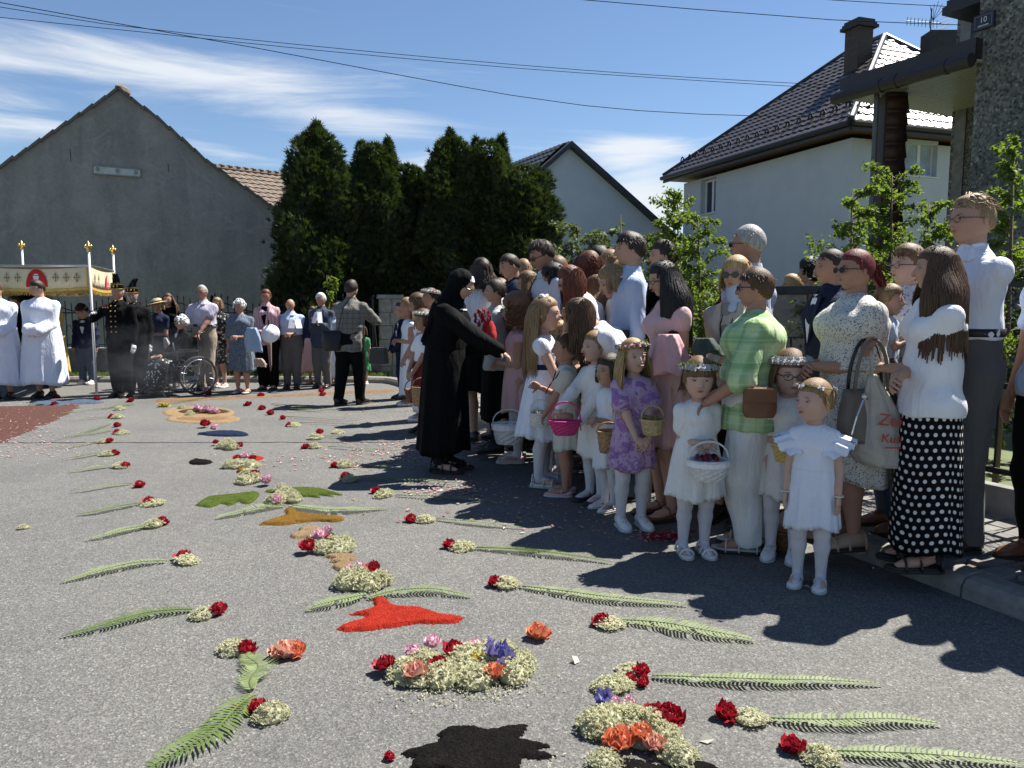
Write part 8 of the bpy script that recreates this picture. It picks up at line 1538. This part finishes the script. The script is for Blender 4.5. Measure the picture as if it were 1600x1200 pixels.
mound('sawdust_host', 'second peach sawdust oval just below the round emblem', ellpx(317, 655, 57, 7), SD['skin'], .012, cell=.013, holes=[ellpx(315, 655, 40, 3.6)], seed=12)
mound('sawdust_filling', 'brown sawdust filling inside the upper round emblem', ellpx(318, 644, 40, 4.5), SD['choc'], .008, cell=.012, seed=13); mound('sawdust_filling', 'brown and orange sawdust filling inside the lower oval', ellpx(315, 655, 40, 3.6), SD['orange'], .008, cell=.012, seed=14)
mound('sawdust_carpet', 'wide brick red carpet of sawdust at the left edge strewn with petals', [(-120, 640), (-20, 636), (60, 634), (115, 632), (112, 640), (85, 655), (55, 668), (30, 678), (0, 692), (-60, 705), (-200, 700)], SD['brick'], .006, cell=.035, seed=15)
mound('sawdust_wave', 'pale blue strip of sawdust in front of the white albs', [(45, 632), (75, 626), (100, 629), (125, 625), (158, 628), (150, 631), (110, 632), (90, 635)], SD['pblue'], .02, cell=.018, seed=16)
mound('sawdust_ribbon', 'orange and yellow ribbon of sawdust crossing the far road', [(240, 625), (300, 622), (380, 620), (460, 616.5), (520, 613), (600, 610), (612, 612), (520, 616), (430, 620), (330, 624.5), (260, 627)], SD['orange'], .012, cell=.03, rag=1.3, seed=17)
mound('sawdust_patch', 'ochre patch of sawdust between the flower heaps', [(370, 737), (385, 735), (398, 737), (392, 740), (374, 741)], SD['ochre'], .03, cell=.01, seed=18)
mound('sawdust_patch', 'red wedge of sawdust beside the pink and red heap', [(388, 716), (400, 714), (412, 716), (402, 720), (390, 720)], SD['red'], .014, cell=.01, seed=19)
# ferns with their blooms. left row: (stalk end -> tip), bloom positions
GB, GE = 'crimson peonies laid at the ends of ferns', 'cream elderflower heads laid at the ends of ferns'
ordw = ['nearest', 'second', 'third', 'fourth', 'fifth', 'sixth', 'seventh', 'eighth', 'ninth', 'tenth', 'eleventh', 'twelfth', 'thirteenth', 'fourteenth']
LEFT = [((300, 957), (230, 966), (160, 983), (98, 996), (342, 958), (318, 962), .085), ((262, 879), (215, 885), (150, 900), (96, 912), (286, 872), (292, 878), .08), ((252, 822), (205, 830), (170, 840), (130, 847), (253, 818), (240, 822), .08), ((228, 788), (190, 795), (150, 803), (119, 806), (233, 785), (240, 788), .07), ((208, 757), (170, 762), (140, 768), (110, 771), (218, 759), None, .045),
        ((180, 729), (155, 733), (130, 737), (105, 739), (196, 729), (188, 730), .055), ((165, 708), (145, 713), (120, 717), (96, 720), (178, 709), (168, 711), .05), ((160, 690), (135, 696), (110, 700), (70, 702), (171, 690), (162, 691), .05), ((178, 672), (150, 678), (120, 683), (85, 687), (183, 676), (190, 677), .06), ((174, 663), (150, 672), (125, 680), (100, 684), (182, 665), None, .07), ((170, 653), (150, 655), (130, 657), (105, 660), (175, 651), (184, 653), .04), ((165, 640), (140, 642), (115, 645), (95, 648), None, (186, 640), .05)]
for i, (a, b, c, d, rp_, ep, w) in enumerate(LEFT):
    fern([a, b, c, d], w, 'pale fern frond, %s from the camera in the left-hand row' % ordw[i], 100 + i, M_FERN if i % 3 else M_FERN2, n=None if i < 5 else 26)
    if rp_: bloom(rp_[0], rp_[1] + 2, 'r', .058, 'crimson peony at the head of the %s fern in the left-hand row' % ordw[i], GB)
    if ep: elder(ep[0], ep[1] + 1, .075, 'cream elderflower beside the peony of the %s fern in the left-hand row' % ordw[i], GE)
RIGHT = [((1290, 1178), (1370, 1184), (1470, 1192), (1600, 1200), (1240, 1172), (1282, 1186), .075), ((1200, 1126), (1290, 1128), (1380, 1134), (1478, 1142), (1133, 1118), (1172, 1124), .085), ((1020, 1062), (1130, 1064), (1260, 1070), (1385, 1078), None, (968, 1072), .07), ((968, 972), (1030, 980), (1100, 993), (1178, 1004), (940, 973), (952, 976), .125), ((812, 918), (880, 930), (970, 943), (1072, 948), (772, 912), (792, 914), .085), ((738, 858), (810, 864), (880, 872), (955, 882), (702, 853), (722, 856), .075),
         ((682, 814), (720, 818), (770, 823), (818, 828), (642, 812), (664, 813), .05), ((618, 776), (665, 779), (720, 783), (778, 787), (588, 768), (600, 774), .065), ((560, 750), (620, 752), (670, 755), (735, 759), (540, 744), (546, 750), .085), ((552, 727), (590, 731), (620, 734), (650, 736), (524, 727), (538, 727), .05), ((512, 700), (545, 703), (580, 704), (610, 705), (478, 698), (492, 698), .05), ((500, 683), (530, 685), (560, 687), (600, 687), (499, 674), (492, 684), .035),
         ((466, 662), (510, 664), (550, 666), (590, 667), (452, 663), (460, 664), .04), ((446, 652), (490, 656), (520, 658), (560, 659), (441, 652), None, .04)]
for i, (a, b, c, d, rp_, ep, w) in enumerate(RIGHT):
    fern([a, b, c, d], w, 'pale fern frond, %s from the camera in the right-hand row' % ordw[i], 200 + i, M_FERN if i % 3 != 2 or i < 3 else M_FERN2, n=None if i < 7 else 30, curl=.7)
    if rp_: bloom(rp_[0], rp_[1] + 3, 'r', .055 if i > 1 else .056, 'crimson peony at the head of the %s fern in the right-hand row' % ordw[i], GB)
    if ep: elder(ep[0], ep[1] + 2, .082 if i > 3 else .062, 'cream elderflower beside the %s fern in the right-hand row' % ordw[i], GE)
fern([(398, 1092), (350, 1135), (300, 1170), (225, 1215)], .115, 'large dark green fern pointing to the bottom left corner', 301, M_FERN2, curl=.3); fern([(394, 1082), (398, 1060), (396, 1040), (386, 1025)], .105, 'short broad fern standing upright above the large dark one', 302, M_FERN, n=60)
fern([(575, 938), (620, 930), (680, 928), (738, 934)], .085, 'fern behind the red dove pointing right', 303, M_FERN); fern([(575, 934), (545, 940), (510, 948), (478, 958)], .09, 'fern behind the red dove pointing left', 304, M_FERN)
fern([(455, 790), (500, 800), (550, 802), (605, 797)], .11, 'fern pointing right from the pink and cream flowers', 305, M_FERN); fern([(445, 792), (410, 798), (375, 805), (338, 812)], .10, 'fern pointing left from the pink and cream flowers', 306, M_FERN)
for i, (a, b) in enumerate((((300, 957), 0),)): pass
for i, (x0, y0, x1, y1) in enumerate(((425, 632, 480, 640), (450, 640, 505, 644), (75, 632, 40, 636), (210, 632, 160, 640), (330, 622, 250, 634))): fern([(x0, y0), ((x0 * 2 + x1) / 3, (y0 * 2 + y1) / 3), ((x0 + 2 * x1) / 3, (y0 + 2 * y1) / 3), (x1, y1)], .10, ['dark fern lying flat near the walking man', 'second dark fern nearer than the walking man', 'dark spiky fern beside the white albs', 'thin fern on the far road left of the miners', 'fern on the far road beside the orange ribbon'][i], 320 + i, M_FERN2, n=30)
# single blooms
bloom(448, 1026, 's', .072, 'salmon rose lying left of the red dove'); bloom(432, 1028, 's', .05, 'small pale salmon rose touching the larger one'); bloom(462, 1024, 'c', .06, 'orange rose beside the salmon one left of the red dove'); bloom(384, 1020, 'r', .055, 'crimson peony above the short broad fern', GB); elder(366, 1018, .07, 'cream elderflower above the short broad fern', GE)
bloom(840, 998, 'c', .072, 'orange coral rose alone right of the red dove'); bloom(403, 1112, 'r', .05, 'crimson peony where the two big ferns meet', GB); elder(424, 1122, .07, 'cream elderflower where the two big ferns meet', GE)
bloom(608, 1187, 'r', .026, 'small red petal bud beside the black star'); bloom(371, 1108, 'r', .02, 'tiny red bud left of the junction of the big ferns')
# the big oval bouquet
gbq = 'flowers of the big oval bouquet'
for i, (x, y, s_) in enumerate(((636, 1058, .085), (665, 1044, .085), (690, 1066, .085), (720, 1052, .09), (745, 1068, .085), (770, 1048, .085), (800, 1058, .08), (790, 1032, .08), (760, 1028, .08), (730, 1038, .08), (815, 1045, .07), (655, 1066, .07))): elder(x, y, s_, ['leftmost', 'upper left', 'lower left', 'central', 'lower middle', 'right of centre', 'right', 'upper right', 'top', 'inner top', 'far right', 'bottom left'][i] + ' cream elderflower head of the big oval bouquet', gbq, flat=.75)
for x, y, k, s_, l in ((603, 1052, 'r', .058, 'crimson peony at the left end of the big oval bouquet'), (651, 1066, 's', .066, 'peach rose at the front left of the big oval bouquet'), (686, 1052, 'r', .052, 'crimson peony in the middle of the big oval bouquet'), (710, 1030, 'r', .062, 'large crimson peony at the top of the big oval bouquet'), (774, 1066, 'c', .062, 'coral rose at the front right of the big oval bouquet'), (744, 1042, 'y', .045, 'yellow flower in the big oval bouquet'), (646, 1032, 'p', .058, 'pink daisy bloom at the upper left of the big oval bouquet'), (676, 1018, 'p', .058, 'pale pink bloom at the top left of the big oval bouquet'), (742, 1022, 'p', .05, 'pale pink bloom behind the violet iris'), (782, 1042, 'v', .06, 'violet iris in the big oval bouquet')): bloom(x, y, k, s_, l, gbq, z=.018)
gcq = 'flowers of the coral bouquet'
for i, (x, y, s_) in enumerate(((930, 1140, .075), (955, 1130, .08), (985, 1128, .075), (1020, 1142, .07), (1042, 1160, .06), (950, 1150, .07), (1000, 1160, .06), (945, 1196, .06), (1060, 1188, .06))): elder(x, y, s_, ['far left', 'upper left', 'top', 'right', 'far right', 'lower left', 'central', 'lowest left', 'lowest right'][i] + ' cream elderflower head of the coral bouquet', gcq, flat=.8)
for x, y, k, s_, l in ((965, 1176, 'c', .072, 'large coral rose at the front of the coral bouquet'), (1000, 1164, 'c', .06, 'second coral rose in the coral bouquet'), (1026, 1178, 's', .05, 'salmon rose at the front right of the coral bouquet'), (1042, 1136, 'r', .072, 'large crimson peony at the right of the coral bouquet'), (1020, 1128, 'r', .05, 'crimson peony behind the large one in the coral bouquet'), (985, 1108, 'p', .035, 'small pink bloom at the back of the coral bouquet'), (960, 1108, 'p', .035, 'tiny pink bloom at the back left of the coral bouquet'), (945, 1106, 'v', .035, 'small violet bloom at the back left of the coral bouquet')): bloom(x, y, k, s_, l, gcq, z=.015)
for x, y, s_, l in ((1003, 1056, .05, 'crimson peony of the red cluster above the coral bouquet'), (985, 1064, .035, 'small red peony left in the red cluster'), (1005, 1072, .035, 'small red peony lowest in the red cluster')): bloom(x, y, 'r', s_, l)
elder(985, 1052, .06, 'upper cream elderflower left of the red cluster', GE); elder(952, 1078, .065, 'lower cream elderflower left of the red cluster', GE)
# the middle heaps
def heap(name_, E, B):
    for i, (x, y, s_) in enumerate(E): elder(x, y, s_, 'cream elderflower, %s in the heap %s' % (ordw[i], name_), 'elderflowers of the middle heaps', flat=.8)
    for i, (x, y, k, s_) in enumerate(B): bloom(x, y, k, s_, '%s bloom, %s in the heap %s' % (SMALL[k], ordw[i], name_), 'blooms of the middle heaps', z=.02)
heap('left of the pale fern by the red dove', ((545, 916, .09), (575, 918, .09), (595, 912, .075), (560, 904, .07)), ((584, 898, 'r', .055), (548, 900, 'p', .045), (562, 893, 'p', .04)))
heap('beside the peach hand', ((505, 862, .085), (530, 862, .085), (520, 852, .08), (540, 850, .06)), ((480, 864, 'r', .065), (500, 848, 'p', .07), (516, 851, 'r', .05), (512, 838, 'p', .05)))
heap('between the two green leaves', ((435, 785, .085), (448, 776, .085), (460, 784, .075), (425, 790, .07), (440, 770, .07)), ((432, 790, 'p', .065),))
heap('with the large pink peony', ((383, 755, .09), (398, 752, .08), (390, 746, .085)), ((417, 759, 'p', .075), (397, 748, 'r', .058)))
heap('with red and pink blooms further back', ((372, 730, .09), (390, 731, .085), (360, 731, .07)), ((370, 722, 'r', .05), (383, 719, 'p', .06), (395, 722, 'r', .05)))
heap('of cream blooms before the blue bar', ((350, 700, .085), (362, 702, .085), (357, 694, .07)), ((360, 697, 'r', .045), (374, 701, 'r', .05), (338, 696, 'r', .045)))
heap('around the emblem', ((297, 650, .08), (285, 640, .08)), ((322, 646, 'p', .10), (308, 644, 'p', .09), (335, 648, 'p', .09), (320, 668, 'r', .08), (335, 674, 'p', .07)))
for i, (x, y, k) in enumerate(((88, 622, 'r'), (151, 625, 'r'), (205, 628, 'r'), (325, 617, 'r'), (406, 620, 'r'), (502, 612, 'r'), (504, 618, 'r'), (408, 620, 'r'), (375, 613, 'r'), (252, 636, 'y'), (260, 636, 'y'), (409, 640, 'r'), (422, 648, 'r'), (388, 634, 'r'), (85, 634, 'r'))):
    bloom(x, y, k, .07, ['red peony below the hand of the man in the white alb', 'red peony at the foot of the canopy pole', 'red peony at the feet of the bearded miner', 'red peony below the wheelchair', 'red peony below the pink blazer', 'upper red peony before the walking man', 'lower red peony before the walking man', 'red peony on the orange ribbon', 'red peony below the blue-grey dress', 'left yellow flower beyond the emblem', 'right yellow flower beyond the emblem', 'red peony on the far road, end of the right-hand row', 'red peony second from the far end of the right-hand row', 'small red peony right of the emblem', 'red peony on the pale blue strip'][i], 'peonies scattered on the far road')
elder(430, 685, .06, 'cream elderflower alone near the right-hand row', GE) if False else None
elder(188, 640, .07, 'cream elderflower alone on the far road', GE); elder(528, 677, .07, 'cream and yellow elderflower near the twelfth fern', GE); elder(37, 826, .04, 'small cream tuft alone on the left of the road', GE)
# petals scattered: stuff
def petals(name, label, spots, n, cols, mats, size=.02, seed=0):
    r = np.random.default_rng(seed); m = MB(); tot = sum(s_[4] for s_ in spots)
    for (cx, cy, rx, ry, wgt) in spots:
        k = int(n * wgt / tot); x = r.normal(cx, rx, k); y = r.normal(cy, ry, k)
        for xx, yy in zip(x, y):
            if yy < 606: continue
            p = G(xx, yy); 
            if abs(p.x) > 14: continue
            a = r.uniform(0, 6.28); s_ = size * r.uniform(.5, 1.3); c, s2 = math.cos(a) * s_, math.sin(a) * s_; z = .006; zc = r.uniform(0, .012); m.add([(p.x - c, p.y - s2, z), (p.x + s2 * .6, p.y - c * .6, z + zc), (p.x + c, p.y + s2, z + zc * .5), (p.x - s2 * .6, p.y + c * .6, z + zc)], [(0, 1, 2, 3)], int(r.integers(len(mats))))
    o = m.build(name, mats, kind='stuff'); return tag(o, label, 'petals')
PW = petal_mat('petal_cream', (.68, .64, .52), (.76, .74, .66)); PPK = petal_mat('petal_pink', (.68, .32, .36), (.74, .50, .50))
petals('scattered_petals', 'pink and cream petals strewn over the brick red carpet and road at the left', [(40, 660, 60, 18, 3), (30, 690, 50, 12, 3), (80, 705, 60, 10, 1), (60, 628, 50, 5, 2)], 520, None, [PW, PPK, PPK], .016, 1)
petals('scattered_petals', 'pink and cream petals strewn in the shade before the crowd', [(600, 715, 60, 10, 4), (620, 700, 50, 12, 2), (640, 690, 40, 25, 3), (700, 765, 40, 8, 3), (560, 640, 60, 12, 1.5), (800, 790, 80, 25, 2), (470, 720, 60, 10, 1), (590, 625, 20, 8, 1), (1035, 840, 25, 5, 1), (900, 800, 60, 20, 1)], 900, None, [PW, PPK, PPK, petal_mat('petal_salmon', (.7, .28, .2), (.75, .4, .3))], .018, 2)
petals('scattered_petals', 'tiny cream elder florets fallen around the big oval bouquet', [(730, 1075, 60, 12, 3), (780, 1060, 40, 10, 1), (700, 1098, 40, 8, .6), (960, 1200, 60, 10, 1)], 620, None, [ELD], .005, 3)
petals('scattered_petals', 'red petals heaped on the road beside the lavender girl', [(1040, 838, 18, 4, 1)], 120, None, [PR], .018, 4)
for i, (x, y) in enumerate(((1104, 1160), (900, 1035), (1262, 920), (1284, 926), (1075, 868))):
    m = MB(); m.add([(-.02, 0, .004), (0, -.012, .004), (.022, 0, .01), (0, .014, .022)], [(0, 1, 2, 3)]); o = m.build('fallen_petal', PW); p = G(x, y); o.location = p; o.rotation_euler = (0, 0, i * 1.3); o.scale = (1.2,) * 3; tag(o, ['curled cream petal right of the coral bouquet', 'white scrap lying right of the big oval bouquet', 'yellowish petal at the feet of the nearest girl', 'second yellowish petal at the feet of the nearest girl', 'pale petal in the shade before the girl with the basket'][i], 'petal')
